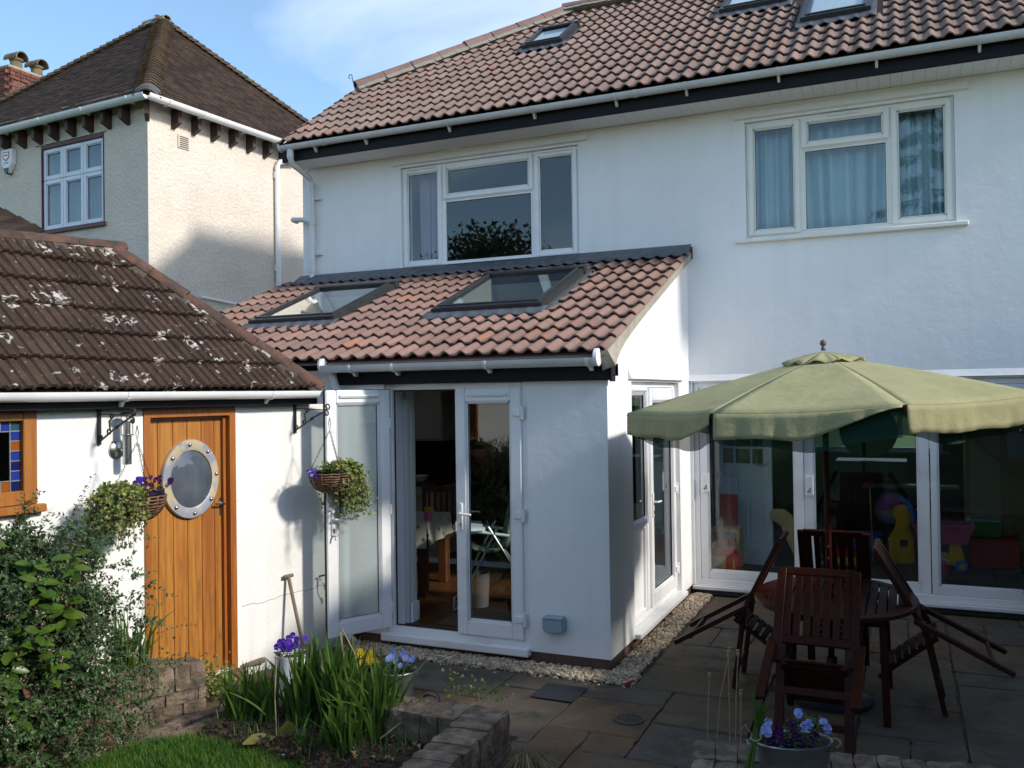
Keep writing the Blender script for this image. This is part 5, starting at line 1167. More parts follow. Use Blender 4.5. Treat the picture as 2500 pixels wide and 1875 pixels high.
for k in range(8):
    def cf(f_, c, k=k):
        a = RIM(k, .285, 0); b = RIM(k + 1, .285, 0); e = a.lerp(b, f_); e.z = 2.318 + TILT * (e - UC).dot(UX) + .014 * math.sin(f_ * 9.4 + k * 2.1); p = (APX + Vector((0, 0, .024))).lerp(e, c); p.z += .008 * math.sin(math.pi * c); return p
    q.grid(cf, 6, 5)
o = q.build('vent_cap', CANVAS, ps, smooth=True); o.modifiers.new('t', 'SOLIDIFY').thickness = .003
q = MB(); q.lathe([(.0, .0), (.016, .0), (.014, .02), (.008, .025), (.02, .037), (.023, .052), (.018, .066), (.006, .074), (0, .075)], 14, T(*(APX + Vector((0, 0, .035))))); q.build('finial', M_('dark_knob', (.12, .085, .07), rough=.5), ps, smooth=True)
q = MB(); q.tube([UC + Vector((0.02, 0, .03)), UC + Vector((.0, 0, 2.36))], .021, 14); q.build('pole', HARDWOOD, ps, smooth=True)
for z in (.98, 1.06): MB().tube([UC + Vector((.012, -.027, z)), UC + Vector((.01, .027, z))], .008, 8).build('pole_pin', BRASS, ps)
q = MB(); q.lathe([(.021, 0), (.027, 0), (.027, .10), (.021, .10)], 14, T(UC.x + .01, UC.y, .80)); q.build('pole_sleeve', BRASS, ps, auto=40)
q = MB(); q.lathe([(.02, 0), (.045, .0), (.045, .05), (.02, .05)], 12, T(UC.x, UC.y, 1.93)); q.lathe([(.02, 0), (.045, .0), (.045, .05), (.02, .05)], 12, T(UC.x, UC.y, 2.29)); q.build('hub', HARDWOOD, ps, auto=40)
for k in range(8):
    e = RIM(k); q = MB(); q.bar(APX + Vector((0, 0, -.035)), e + Vector((0, 0, -.018)), .014, .02); q.build('rib', HARDWOOD, ps)
    q = MB(); mid = (APX + Vector((0, 0, -.05))).lerp(e, .52); q.bar(UC + Vector((0, 0, 1.955)) + (mid - UC).normalized() * .03, mid, .012, .016); q.build('strut', HARDWOOD, ps)
q = MB(); q.lathe([(0, 0), (.26, 0), (.26, .03), (.22, .055), (.05, .065), (.035, .30), (.024, .30)], 28, T(UC.x + .02, UC.y, .003)); q.build('base', POTDARK, ps, auto=35)

# ================================================================== TABLE AND CHAIRS
TC = Vector((1.62, -2.87, 0)); TA, TB, TH = .53, .665, .72
tb = thing('garden_table', 'oval slatted dark red hardwood garden table under the parasol', 'table', TC)
n = 22
ring = lambda k, s_: (TC.x + TA * s_ * math.cos(2 * math.pi * k / 48), TC.y + TB * s_ * math.sin(2 * math.pi * k / 48))
q = MB(); vs = []; 
for k in range(48): vs += [(*ring(k, 1), TH), (*ring(k, 1), TH - .03), (*ring(k, .87), TH - .03), (*ring(k, .87), TH)]
fs = []
for k in range(48):
    a, b = k * 4, (k + 1) % 48 * 4; fs += [(a, b, b + 3, a + 3), (a, a + 1, b + 1, b), (a + 1, a + 2, b + 2, b + 1), (a + 2, a + 3, b + 3, b + 2)]
q.add(vs, fs); q.build('rim', HARDWOOD, tb, bevel=.004, auto=40)
ns = 15; wd = 2 * TA * .865 / ns
for i in range(ns):
    xa = -TA * .865 + wd * i + .004; xb = xa + wd - .008; poly = []
    ya = TB * .868 * math.sqrt(max(0, 1 - (xa / (TA * .868)) ** 2)); yb = TB * .868 * math.sqrt(max(0, 1 - (xb / (TA * .868)) ** 2))
    segs_ = [(-ya, -yb, -.045, -.045), (.045, .045, yb, ya)] if abs((xa + xb) / 2) < .03 else [(-ya, -yb, yb, ya)]
    for s_ in segs_: MB().prism([(TC.x + xa, TC.y + s_[0]), (TC.x + xb, TC.y + s_[1]), (TC.x + xb, TC.y + s_[2]), (TC.x + xa, TC.y + s_[3])], TH - .024, TH - .002).build('slat', HARDWOOD, tb, bevel=.003)
for sx in (-1, 1):
    for sy in (-1, 1): MB().bar((TC.x + sx * .33, TC.y + sy * .40, 0), (TC.x + sx * .31, TC.y + sy * .38, TH - .03), .045, .045, (1, 0, 0)).build('leg', HARDWOOD, tb, bevel=.004)
    MB().bar((TC.x + sx * .315, TC.y - .36, TH - .07), (TC.x + sx * .315, TC.y + .36, TH - .07), .022, .06).build('apron', HARDWOOD, tb); MB().bar((TC.x + sx * .325, TC.y - .38, .25), (TC.x + sx * .325, TC.y + .38, .25), .025, .04).build('stretcher', HARDWOOD, tb)
for sy in (-1, 1): MB().bar((TC.x - .30, TC.y + sy * .385, TH - .07), (TC.x + .30, TC.y + sy * .385, TH - .07), .022, .06).build('apron', HARDWOOD, tb)
def garden_chair(label):
    t = thing('garden_chair', label, 'chair', (0, 0, 0), 0, 'hardwood folding chairs tipped against the table'); W = .225
    V = lambda u_, y, z: Vector((u_, y, z))
    foot, piv, top = (.16, 0), (.08, .58), (-.16, 1.065)
    bot = (piv[0] + (top[0] - piv[0]) * .12, piv[1] + (top[1] - piv[1]) * .12)
    bd = Vector((top[0] - piv[0], 0, top[1] - piv[1])).normalized()
    for s_ in (-1, 1):
        a = V(piv[0], s_ * W, piv[1]) - bd * .09; MB().bar(a, V(top[0], s_ * W, top[1]) + bd * .015, .034, .055, (0, 1, 0)).build('back_post', HARDWOOD, t, bevel=.004)
    for p in (top, bot): MB().bar(V(p[0], -W + .015, p[1]), V(p[0], W - .015, p[1]), .022, .055, bd).build('back_rail', HARDWOOD, t, bevel=.004)
    for i in range(7):
        y = -W + .05 + (2 * W - .10) * i / 6; MB().bar(V(bot[0], y, bot[1]) + bd * .028, V(top[0], y, top[1]) - bd * .028, .012, .042, (0, 1, 0)).build('slat', HARDWOOD, t, bevel=.002)
    for s_ in (-1, 1):
        y = s_ * (W + .03)
        MB().bar(V(piv[0] - .05, y, piv[1] + .05), V(.57, y, .31), .032, .055, (0, 1, 0)).build('front_leg', HARDWOOD, t, bevel=.004)
        MB().bar(V(piv[0] + .0, s_ * (W + .002 - .03), piv[1] + .03), V(foot[0], s_ * (W + .002 - .03), 0.012), .032, .055, (0, 1, 0)).build('rear_leg', HARDWOOD, t, bevel=.004)
        MB().tube([V(piv[0] + .01, s_ * (W - .05), piv[1]), V(piv[0] + .01, s_ * (W + .052), piv[1])], .007, 8).build('pivot_bolt', CASTIRON, t)
        MB().bar(V(.16, s_ * (W - .055), .50), V(-.22, s_ * (W - .055), .235), .022, .04, (0, 1, 0)).build('seat_rail', HARDWOOD, t, bevel=.004)
    MB().bar(V(.46, -W - .02, .366), V(.46, W + .02, .366), .022, .04).build('stretcher', HARDWOOD, t, bevel=.003)
    MB().bar(V(.142, -W + .03, .16), V(.142, W - .03, .16), .022, .04).build('stretcher', HARDWOOD, t, bevel=.003)
    sdv = Vector((-.38, 0, -.265)).normalized()
    for i in range(8):
        p = V(.14, 0, .508) + sdv * (.055 * i); MB().bar(V(p.x, -W + .06, p.z), V(p.x, W - .06, p.z), .042, .014, (sdv.z, 0, -sdv.x)).build('seat_slat', HARDWOOD, t, bevel=.002)
    return t
c1 = garden_chair('dark hardwood folding chair tipped against the table end nearest the pansy tub')
for lab, loc, rz, lean in (('dark hardwood folding chair tipped against the table beside the extension wall', (1.10, -2.72, 0), math.pi, 0),
                     ('dark hardwood folding chair tipped against the table side away from the extension', (2.13, -2.80, 0), 0, -.07),
                     ('dark hardwood chair seen as slatted back between table and patio doors', (1.58, -2.19, 0), math.pi / 2, -.02)):
    c = copy_tree(c1); c['label'] = lab; c.location = loc; c.rotation_euler = (0, lean, rz)
c1.location = (1.56, -3.62, 0); c1.rotation_euler = (0, 0, -math.pi / 2)
def lean_chair(c, ang, footu):
    m = T(*c.location) @ RZ(c.rotation_euler[2]) @ T(footu, 0, 0) @ RY(-ang) @ T(-.16, 0, 0); c.matrix_basis = m
lean_chair(c1, .25, .28)

# ================================================================== POTS, BASKETS, FITTINGS
def pansy(parent, p, nrm, s, mat, eye=True, name='flower'):
    nrm = Vector(nrm).normalized(); x = nrm.cross(Vector((0, 0, 1)));
    if x.length < .1: x = Vector((1, 0, 0))
    x.normalize(); y = nrm.cross(x); 
    if y.z < 0: y = -y; x = -x
    q = MB(); p = Vector(p)
    for k, (ang, ln, wd) in enumerate(((60, .85, .75), (120, .85, .75), (0, .8, .7), (180, .8, .7), (270, .95, 1.05))):
        a = R(ang + random.uniform(-8, 8)); d = x * math.cos(a) + y * math.sin(a); t_ = nrm.cross(d); z0 = .0015 * k
        pts = [p + nrm * z0]
        for m in range(7):
            b = -1 + 2 * m / 6; pts.append(p + d * (s * ln * (.55 + .45 * math.cos(b * 1.3))) + t_ * (s * wd * .62 * math.sin(b * 1.35)) + nrm * (z0 + s * .18 * math.cos(b * 5 + k) * .5 + s * .12))
        q.add(pts, [(0, m, m + 1) for m in range(1, 7)])
    o = q.build(name, mat, parent, smooth=False)
    return o
def leaf(q, p, d, nrm, ln, wd, fold=.25, bend=.2, segs=1):
    p = Vector(p); d = Vector(d).normalized(); nrm = Vector(nrm); s = d.cross(nrm)
    if s.length < 1e-3: s = d.orthogonal()
    s.normalize(); nn = s.cross(d)
    m1 = p + d * ln * .45 - nn * (ln * bend * .2); tip = p + d * ln - nn * (ln * bend)
    q.add([p, m1 + s * wd / 2 + nn * wd * fold, m1, m1 - s * wd / 2 + nn * wd * fold, tip], [(0, 1, 2), (0, 2, 3), (1, 4, 2), (2, 4, 3)])
def lobed(q, p, d, nrm, r_):
    """small five lobed ivy leaf"""
    d = Vector(d).normalized(); s = d.cross(Vector(nrm))
    if s.length < 1e-3: s = d.orthogonal()
    s.normalize(); nn = s.cross(d); p = Vector(p); pts = [p]
    for a, f_ in ((-130, .55), (-100, .35), (-68, .8), (-35, .5), (0, 1.1), (35, .5), (68, .8), (100, .35), (130, .55)):
        pts.append(p + d * (.3 * r_) + (d * math.cos(R(a)) + s * math.sin(R(a))) * r_ * f_ + nn * r_ * .12 * (1 if abs(a) > 60 else -.5))
    q.add(pts, [(0, i, i + 1) for i in range(1, 9)])
def rdir(r_=random): 
    a = r_.uniform(0, 6.283); z = r_.uniform(-1, 1); h = math.sqrt(1 - z * z); return Vector((h * math.cos(a), h * math.sin(a), z))
def ruff(parent, c, rad, hgt, n, mat, seed, ln=(.02, .035), name='foliage'):
    r_ = random.Random(seed); q = MB()
    for _ in range(n):
        a = r_.uniform(0, 6.283); rr = rad * math.sqrt(r_.random()); d = Vector((math.cos(a), math.sin(a), r_.uniform(.1, 1.2))).normalized(); l_ = r_.uniform(*ln)
        leaf(q, Vector(c) + Vector((rr * math.cos(a), rr * math.sin(a), hgt * r_.random() * (1 - .4 * rr / rad))), d, rdir(r_) * .5 + Vector((0, 0, 1)), l_, l_ * .5, .15, .2)
    return q.build(name, mat, parent)
PANSYLEAF = leafmat('pansy_leaf', (.045, .10, .02), (.08, .15, .035), .3, .3, .5, .02, 30)
# white pot with violet pansies
wp = thing('white_plant_pot', 'tall white pot of deep violet pansies in front of the outhouse wall', 'plant pot', (-1.865, -4.30, 0))
pc_ = (-1.865, -4.30); q = MB(); q.lathe([(0, .02), (.088, .02), (.092, .0), (.10, .0), (.115, .33), (.117, .335), (.108, .335), (.10, .29), (0, .29)], 32, T(pc_[0], pc_[1], .003)); q.build('pot', POTWHITE, wp, auto=40)
MB().lathe([(0, .30), (.103, .295)], 20, T(pc_[0], pc_[1], .003)).build('soil', SOIL, wp)
ruff(wp, (pc_[0], pc_[1], .31), .11, .09, 190, PANSYLEAF, 11); rs = random.Random(31)
for k in range(24):
    a = rs.uniform(0, 6.28); rr = .105 * math.sqrt(rs.random()); pansy(wp, (pc_[0] + rr * math.cos(a), pc_[1] + rr * math.sin(a), .375 + rs.uniform(0, .075)), (rs.uniform(.1, .7), -1 + rs.uniform(-.2, .4), rs.uniform(.1, .7)), rs.uniform(.022, .03), P_PURPLE)
# yellow pansies in a dark pot and pale blue pansies in a galvanised bucket
yp = thing('dark_plant_pot', 'small dark pot of yellow pansies standing behind the iris blades', 'plant pot', (-1.36, -4.10, 0)); c = (-1.36, -4.10)
MB().lathe([(0, .01), (.075, 0), (.105, .20), (.108, .225), (.10, .225), (.095, .19), (0, .19)], 24, T(*c, .002)).build('pot', POTDARK, yp, auto=40); ruff(yp, (*c, .20), .10, .08, 150, PANSYLEAF, 12)
for k in range(13): a = rs.uniform(0, 6.28); rr = .09 * math.sqrt(rs.random()); pansy(yp, (c[0] + rr * math.cos(a), c[1] + rr * math.sin(a), .265 + rs.uniform(0, .085)), (rs.uniform(.2, .9), -1, rs.uniform(.2, .9)), rs.uniform(.022, .03), P_YELLOW)
gb = thing('galvanised_bucket', 'galvanised bucket of pale blue pansies next to the yellow ones', 'bucket', (-1.16, -4.03, 0)); c = (-1.16, -4.03)
MB().lathe([(0, .01), (.085, 0), (.085, .01), (.125, .215), (.132, .22), (.128, .228), (.118, .22), (.11, .18), (0, .18)], 32, T(*c, .002)).build('pail', GALV, gb, auto=40); MB().lathe([(0, .19), (.112, .19)], 18, T(*c, .002)).build('soil', SOIL, gb)
hp_ = [(c[0] + .13 * math.cos(a), c[1] + .02, .20 + .0 - .07 * math.sin(a)) for a in [math.pi * k / 12 for k in range(13)]]
q = MB(); q.tube([(x, y - .135 * math.sin(math.pi * i / 12), z) for i, (x, y, z) in enumerate(hp_)], .003, 6); q.build('handle', GALV, gb); ruff(gb, (*c, .20), .115, .09, 220, PANSYLEAF, 13)
for k in range(16): a = rs.uniform(0, 6.28); rr = .115 * math.sqrt(rs.random()); pansy(gb, (c[0] + rr * math.cos(a), c[1] + rr * math.sin(a), .27 + rs.uniform(0, .07)), (rs.uniform(.1, .9), -1, rs.uniform(.2, .9)), rs.uniform(.022, .03), P_BLUE)
# oval galvanised tub on the edge wall
tu = thing('oval_tub', 'oval galvanised tub of blue and plum pansies standing on the patio edge wall', 'tub', (1.585, -5.06, .37)); Mx = T(1.585, -5.06, .372) @ RZ(YAW) @ Matrix.Diagonal((1.0, .62, 1, 1))
MB().lathe([(0, .004), (.145, 0), (.15, .012), (.176, .135), (.183, .14), (.18, .147), (.168, .142), (.165, .115), (0, .115)], 40, Mx).build('pail', GALV, tu, auto=40)
MB().lathe([(0, .118), (.163, .118)], 24, Mx).build('soil', SOIL, tu)
for s_ in (-1, 1): MB().tube([Mx @ Vector((s_ * (.178 + .035 * math.sin(a)), .05 * math.cos(a) / .62, .125 + .012 * math.sin(a))) for a in [math.pi * k / 8 for k in range(9)]], .004, 6).build('handle', GALV, tu)
rs = random.Random(14)
ruff(tu, (1.65, -5.03, .49), .105, .14, 200, PANSYLEAF, 15); ruff(tu, (1.52, -5.09, .49), .09, .07, 110, PANSYLEAF, 16)
def inT(x, y, z): return Mx @ Vector((x, y, z))
for x, y, z in ((-.135, 0, .20), (-.125, -.04, .19), (-.115, .0, .225), (.035, .05, .255), (.075, 0, .215), (.145, .02, .215), (.05, -.02, .21), (.15, -.03, .20)): pansy(tu, inT(x, y, z), (rs.uniform(-.3, .3), -1, rs.uniform(.1, .6)), .026, P_BLUE)
for x, y, z in ((-.09, -.03, .17), (-.07, -.06, .15), (-.085, 0, .15), (-.02, -.04, .14), (.0, .03, .20), (.02, 0, .15), (.09, -.04, .165), (-.04, -.05, .135), (-.06, .04, .175), (.02, -.06, .13), (-.105, -.04, .145), (.075, -.06, .14)): pansy(tu, inT(x, y, z), (rs.uniform(-.4, .4), -1, rs.uniform(.0, .5)), rs.uniform(.027, .034), P_DARK)
# dark pot with withered plant by the bed wall corner
dpot = thing('dark_blue_pot', 'dark blue pot of withered yellow-green trailing plant beside the bed wall end', 'plant pot', (.26, -5.08, 0)); c = (.26, -5.1)
MB().lathe([(0, .01), (.07, 0), (.092, .17), (.095, .185), (.086, .185), (.08, .16), (0, .16)], 22, T(*c, .002)).build('pot', POTDARK, dpot, auto=40)
q = MB(); rs = random.Random(17)
for _ in range(130):
    a = rs.uniform(0, 6.28); d = Vector((math.cos(a), math.sin(a), 0)); p = Vector((c[0], c[1], .19)) + d * rs.uniform(0, .07); h = rs.uniform(.02, .10); o_ = rs.uniform(.02, .06)
    q.tube([p, p + d * o_ * .5 + Vector((0, 0, h)), p + d * (o_ + .05) + Vector((0, 0, h * .6 - rs.uniform(0, .12)))], .0022, 3)
q.build('withered_stems', DRYSTEM, dpot); ruff(dpot, (*c, .19), .09, .07, 170, leafmat('yellow_green_leaf', (.12, .16, .02), (.22, .20, .03), .3, .3), 18, (.014, .026))
# spade handle leaning on the outhouse wall
spd = thing('garden_spade', 'old wooden T-handled spade leaning on the outhouse wall behind the violet pansies', 'spade', OW(-.74, 0, .25)); ta = OW(-.72, .69, .03); tb_ = OW(-.75, .09, .24)
MB().tube([tb_, ta], .014, 10).build('shaft', OLDWOOD, spd, smooth=True); q = MB(); ax = (ta - tb_).normalized(); sd = ON.cross(ax).normalized(); sd = OD
q.tube([ta - sd * .045, ta + sd * .045], .015, 10); q.build('handle', OLDWOOD, spd, smooth=True)
q = MB(); bl_ = tb_ - ax * .085; q.add([tb_ + sd * .07 + ax * .08, tb_ - sd * .07 + ax * .08, bl_ - sd * .055, bl_ + sd * .055] + [p_ + ON * .006 for p_ in (tb_ + sd * .07 + ax * .08, tb_ - sd * .07 + ax * .08, bl_ - sd * .055, bl_ + sd * .055)], [(0, 1, 2, 3), (7, 6, 5, 4), (0, 4, 5, 1), (1, 5, 6, 2), (2, 6, 7, 3), (3, 7, 4, 0)]); q.build('blade', CASTIRON, spd)
# outside tap with hose on the outhouse corner
tp = thing('outside_tap', 'small outside tap with short yellow ended hose near the drainpipe', 'tap', OW(-.36, .61)); MB().tube([OW(-.36, .60, .0), OW(-.36, .60, .05), OW(-.36, .57, .07)], .011, 8).build('spout', UPVC, tp); MB().bar(OW(-.39, .63, .045), OW(-.33, .63, .045), .012, .012).build('lever', POTDARK, tp)
MB().tube([OW(-.36, .565, .07), OW(-.355, .52, .075), OW(-.335, .485, .075), OW(-.31, .46, .07)], .006, 6).build('hose', DRYSTEM, tp); MB().tube([OW(-.315, .465, .07), OW(-.305, .43, .07)], .012, 8).build('connector', YEL, tp)
# vent cowl on the extension wall
vc = thing('wall_vent_cowl', 'pale grey-blue box cowl low on the extension front wall', 'vent cover', (-.44, -D, .3)); q = MB(); q.prism([(-.09, .055), (-.09, -.045), (-.065, -.062), (.065, -.062), (.09, -.045), (.09, .055), (.07, .062), (-.07, .062)], 0, .085, T(-.443, -D - .001, .325) @ RX(R(90))); q.build('cowl', GREYBLUE, vc, bevel=.012, seg=2, auto=40)
MB().box(-.525, -.36, -D - .095, -D - .006, .372, .392).build('hood', GREYBLUE, vc, bevel=.008)
# wall brackets
def bracket(t_, label):
    b = thing('wall_bracket', label, 'bracket', OW(t_, 1.95), 0, 'scrolled iron basket brackets'); P = lambda off, z, dt=0: OW(t_ + dt, z, off)
    MB().bar(P(.008, 1.835), P(.008, 2.065), .016, .022, OD).build('wall_plate', IRON, b)
    MB().tube([P(.01, 2.035), P(.18, 2.03), P(.36, 2.022)], .005, 6).build('top_bar', IRON, b); MB().tube([P(.012, 1.86), P(.03, 1.865), P(.19, 1.95), P(.36, 2.022)], .007, 6).build('brace', IRON, b)
    MB().sphere((0, 0, 0), (.012, .012, .026), 8, 6, T(*P(.20, 1.953)) @ RY(R(60))).build('twist', IRON, b)
    sc_ = lambda cx, cz, r0, a0, a1, sgn=1: [P(cx + (r0 * (1 - .55 * i / 14)) * math.cos(R(a0 + (a1 - a0) * i / 14)), cz + (r0 * (1 - .55 * i / 14)) * math.sin(R(a0 + (a1 - a0) * i / 14))) for i in range(15)]
    MB().tube([P(.345, 2.012), P(.36, 2.03)] + sc_(.372, 2.05, .026, -60, 260)[0:], .006, 6).build('end_scroll', IRON, b)
    MB().tube([P(.36, 2.02)] + sc_(.362, 1.995, .022, 80, -220), .006, 6).build('hook', IRON, b)
    MB().tube(sc_(.145, 2.018, .020, 0, 270)[::-1] + [P(.118, 1.99), P(.128, 1.93)] + sc_(.112, 1.925, .022, 0, -270), .006, 6).build('scroll', IRON, b)
    MB().tube(sc_(.03, 1.885, .016, 200, -60), .005, 6).build('foot_scroll', IRON, b)
    return b
bracket(-2.327, 'scrolled black iron bracket beside the cylindrical wall lamp'); bracket(-.608, 'scrolled black iron bracket next to the open glazed door')
def chain(parent, a, b, n):
    q = MB(); a = Vector(a); b = Vector(b); d = (b - a) / n; x = d.normalized(); s = x.orthogonal().normalized(); s2 = x.cross(s)
    for i in range(n):
        c_ = a + d * (i + .5); e = s if i % 2 else s2; l_ = d.length * .62
        q.tube([c_ + x * (l_ * math.cos(k * math.pi / 4)) + e * (.0055 * math.sin(k * math.pi / 4)) for k in range(8)], .0016, 4, closed=True)
    return q.build('chain', IRON, parent)
def basket(t_, label, ivy_side, trail, seed, pans, lean=0.0, drop=.0, hang=.016):
    r_ = random.Random(seed); hk = OW(t_, 1.975, .372); cz = 1.515 - drop; c = Vector((hk.x, hk.y, cz)); b = thing('hanging_basket', label, 'hanging basket', c, 0, 'wicker hanging baskets')
    q = MB(); rad = .165
    for k in range(11):
        f_ = k / 10; a = f_ * math.pi / 2 * .86; rr = rad * math.cos(a) ** .8; z = -.15 * math.sin(a)
        q.tube([c + Vector(((rr + .003 * math.sin(13 * j * .3927 + k * math.pi)) * math.cos(j * 2 * math.pi / 32), (rr + .003 * math.sin(13 * j * .3927 + k * math.pi)) * math.sin(j * 2 * math.pi / 32), z + .003 * math.sin(j * 2.1 + k))) for j in range(32)], .0075, 5, closed=True)
    for j in range(14):
        an = j * 2 * math.pi / 14; q.tube([c + Vector((rad * math.cos(a) ** .8 * math.cos(an) * 1.03, rad * math.cos(a) ** .8 * math.sin(an) * 1.03, -.155 * math.sin(a))) for a in [k / 6 * math.pi / 2 * .9 for k in range(7)]], .005, 4)
    q.build('basket', WICKER, b, smooth=True)
    MB().lathe([(0, -.11), (.09, -.10), (.14, -.05), (.158, .01), (.163, .015)], 20, T(*c)).build('liner', POTDARK, b, smooth=True); MB().lathe([(0, .0), (.15, -.005)], 18, T(*c)).build('soil', SOIL, b)
    top = hk + Vector((0, 0, -.115)); MB().tube([hk + Vector((0, 0, -.012)), hk + Vector((.008, .004, -.06)), top, hk + Vector((-.008, -.004, -.06)), hk + Vector((0, 0, -.012))], .0025, 5).build('hook', IRON, b)
    for k in range(3):
        a = R(80 + 120 * k) + .3; chain(b, top, c + Vector((rad * math.cos(a), rad * math.sin(a), .0)), 22)
    # ivy: trailing strands that carry small lobed leaves
    q = MB(); st = MB(); sv = Vector(ivy_side).normalized()
    for k in range(trail):
        a = r_.gauss(0, .6); d = (sv * math.cos(a) + Vector((-sv.y, sv.x, 0)) * math.sin(a)); p = c + d * r_.uniform(0, .13) + Vector((0, 0, .01)); L_ = r_.uniform(.12, .36) * (.6 + .4 * math.cos(a)); pts = [p.copy()]; vz = r_.uniform(.02, .09)
        nst = 12
        for i in range(nst):
            f_ = i / nst; p = p + d * (L_ / nst) * (1.15 - 1.0 * f_) + Vector((0, 0, (vz * (1 - 3.4 * f_) * 1.5) / 4 - hang * f_)) + rdir(r_) * .008; pts.append(p.copy())
            for _ in range(r_.choice((2, 3))): lobed(q, p + rdir(r_) * .022, rdir(r_) + d * .5 + Vector((0, 0, -.3)), rdir(r_) * .6 + d * .4 + Vector((.3, -.4, .5)), r_.uniform(.013, .023))
        st.tube(pts, .0016, 3)
    q.build('ivy_leaves', IVY, b); st.build('ivy_stems', COTWIG, b)
    ruff(b, c + Vector((0, 0, .005)) - sv * .05, .12, .07, 140, PANSYLEAF, seed + 1, (.018, .03))
    for (dx, dy, dz, mt, s_) in pans:
        p = c + sv * dx + Vector((-sv.y, sv.x, 0)) * dy + Vector((0, 0, dz)); pansy(b, p, Vector((.45, -.85, .3)) + rdir(r_) * .45, s_, mt)
    return b
lf_ = -OD
rp_ = random.Random(77)
basket(-2.30, 'wicker hanging basket of variegated ivy, violet and plum pansies by the porthole', (-.15, -.98, 0), 80, 41,
       [(-.045, -.04, .095, P_PURPLE, .034), (-.055, -.07, .06, P_PURPLE, .036), (-.02, -.02, .085, P_PURPLE, .022)] + [(-rp_.uniform(.06, .22), rp_.uniform(-.1, .08), rp_.uniform(.0, .11), P_DARK, rp_.uniform(.018, .026)) for _ in range(22)] + [(.1, 0, .09, P_DARK, .018), (.02, 0, .09, P_DARK, .016)])
basket(-.585, 'wicker hanging basket of trailing ivy hanging across the open glazed door', (.35, .94, 0), 115, 43,
       [(-.15 - rp_.uniform(0, .07), rp_.uniform(-.08, .05), rp_.uniform(-.02, .05), P_PURPLE, .014) for _ in range(9)] + [(-.19, -.03, -.0, P_BLUE, .016), (-.20, -.02, .02, P_BLUE, .014)], drop=-.005, hang=.027)
# hairline crack along the whitewashed wall
r_ = random.Random(12); q = MB(); q.tube([OW(-1.165 + .055 * i, .535 + .012 * r_.uniform(-1, 1), .0) for i in range(17)], .0028, 4); q.build('wall_crack', M_('crack_shadow', (.30, .28, .25), rough=1), outh)
# cylindrical steel wall lamp
wlp = thing('wall_lamp', 'brushed steel cylinder wall lamp on the whitewashed outhouse wall', 'wall lamp', OW(-2.20, 1.8)); lc = OW(-2.185, 0, .095)
MB().lathe([(0, 0), (.058, 0), (.058, .012), (.048, .02), (0, .022)], 24, FO @ T(-2.20, 0, 1.795) @ RX(R(90))).build('wall_rose', CHROME, wlp, auto=40); MB().tube([OW(-2.195, 1.795, .01), OW(-2.185, 1.795, .095)], .014, 10).build('stem', CHROME, wlp, smooth=True)
MB().lathe([(0, 1.70), (.028, 1.70), (.028, 1.89), (.042, 1.892), (.042, 1.898), (.026, 1.90), (.022, 1.90), (.022, 1.985), (0, 1.985)], 22, T(lc.x, lc.y, 0)).build('body', CHROME, wlp, auto=40)
for k in range(4): a = R(45 + 90 * k); MB().tube([(lc.x + .035 * math.cos(a), lc.y + .035 * math.sin(a), 1.89), (lc.x + .035 * math.cos(a), lc.y + .035 * math.sin(a), 2.03)], .003, 5).build('rod', CHROME, wlp)
MB().lathe([(0, 2.05), (.03, 2.045), (.052, 2.03), (.052, 2.026), (0, 2.03)], 20, T(lc.x, lc.y, 0)).build('lamp_cap', CHROME, wlp, auto=40)
o = MB().tube([(-.62 + .0, -4.62, .30), (-.56, -4.66, .335), (-.47, -4.72, .345), (-.42, -4.80, .335), (-.41, -4.86, .29), (-.41, -4.9, .22)], .010, 8).build('black_hose', POTDARK, smooth=True); tag(o, 'short curve of black hose poking over the iris bed wall', 'hose')
# ================================================================== PLANTS
# small-leaved shrub: arching stems with side twigs
sh = thing('cotoneaster_shrub', 'large arching small-leaved shrub with pinkish buds filling the raised bed', 'shrub', (-2.5, -6.1, .2))
r_ = random.Random(51); q = MB(); tw = MB(); bl = MB()
def sprig(p, d, ln, n, lf=(.020, .036), thick=.0016, droop=.25, buds=0):
    p = Vector(p); d = Vector(d).normalized(); pts = [p.copy()]; st_ = ln / n
    for i in range(n):
        d = (d + Vector((0, 0, -droop * st_)) + rdir(r_) * .12).normalized(); p = p + d * st_; pts.append(p.copy())
        for s_ in (0, 1):
            l_ = r_.uniform(*lf) * (1 - .35 * i / n); o_ = rdir(r_); o_ = (o_ - d * o_.dot(d)).normalized()
            leaf(q, p, d * .55 + o_, rdir(r_) * .5 + Vector((.25, -.2, 1)), l_ * 1.25, l_ * .72, .12, .15)
        if buds and r_.random() < buds:
            for _ in range(5): c_ = p + rdir(r_) * .012; bl.sphere(c_, r_.uniform(.003, .005), 5, 3)
    tw.tube(pts, [thick * (1 - .6 * i / len(pts)) for i in range(len(pts))], 3, caps=False); return p, d
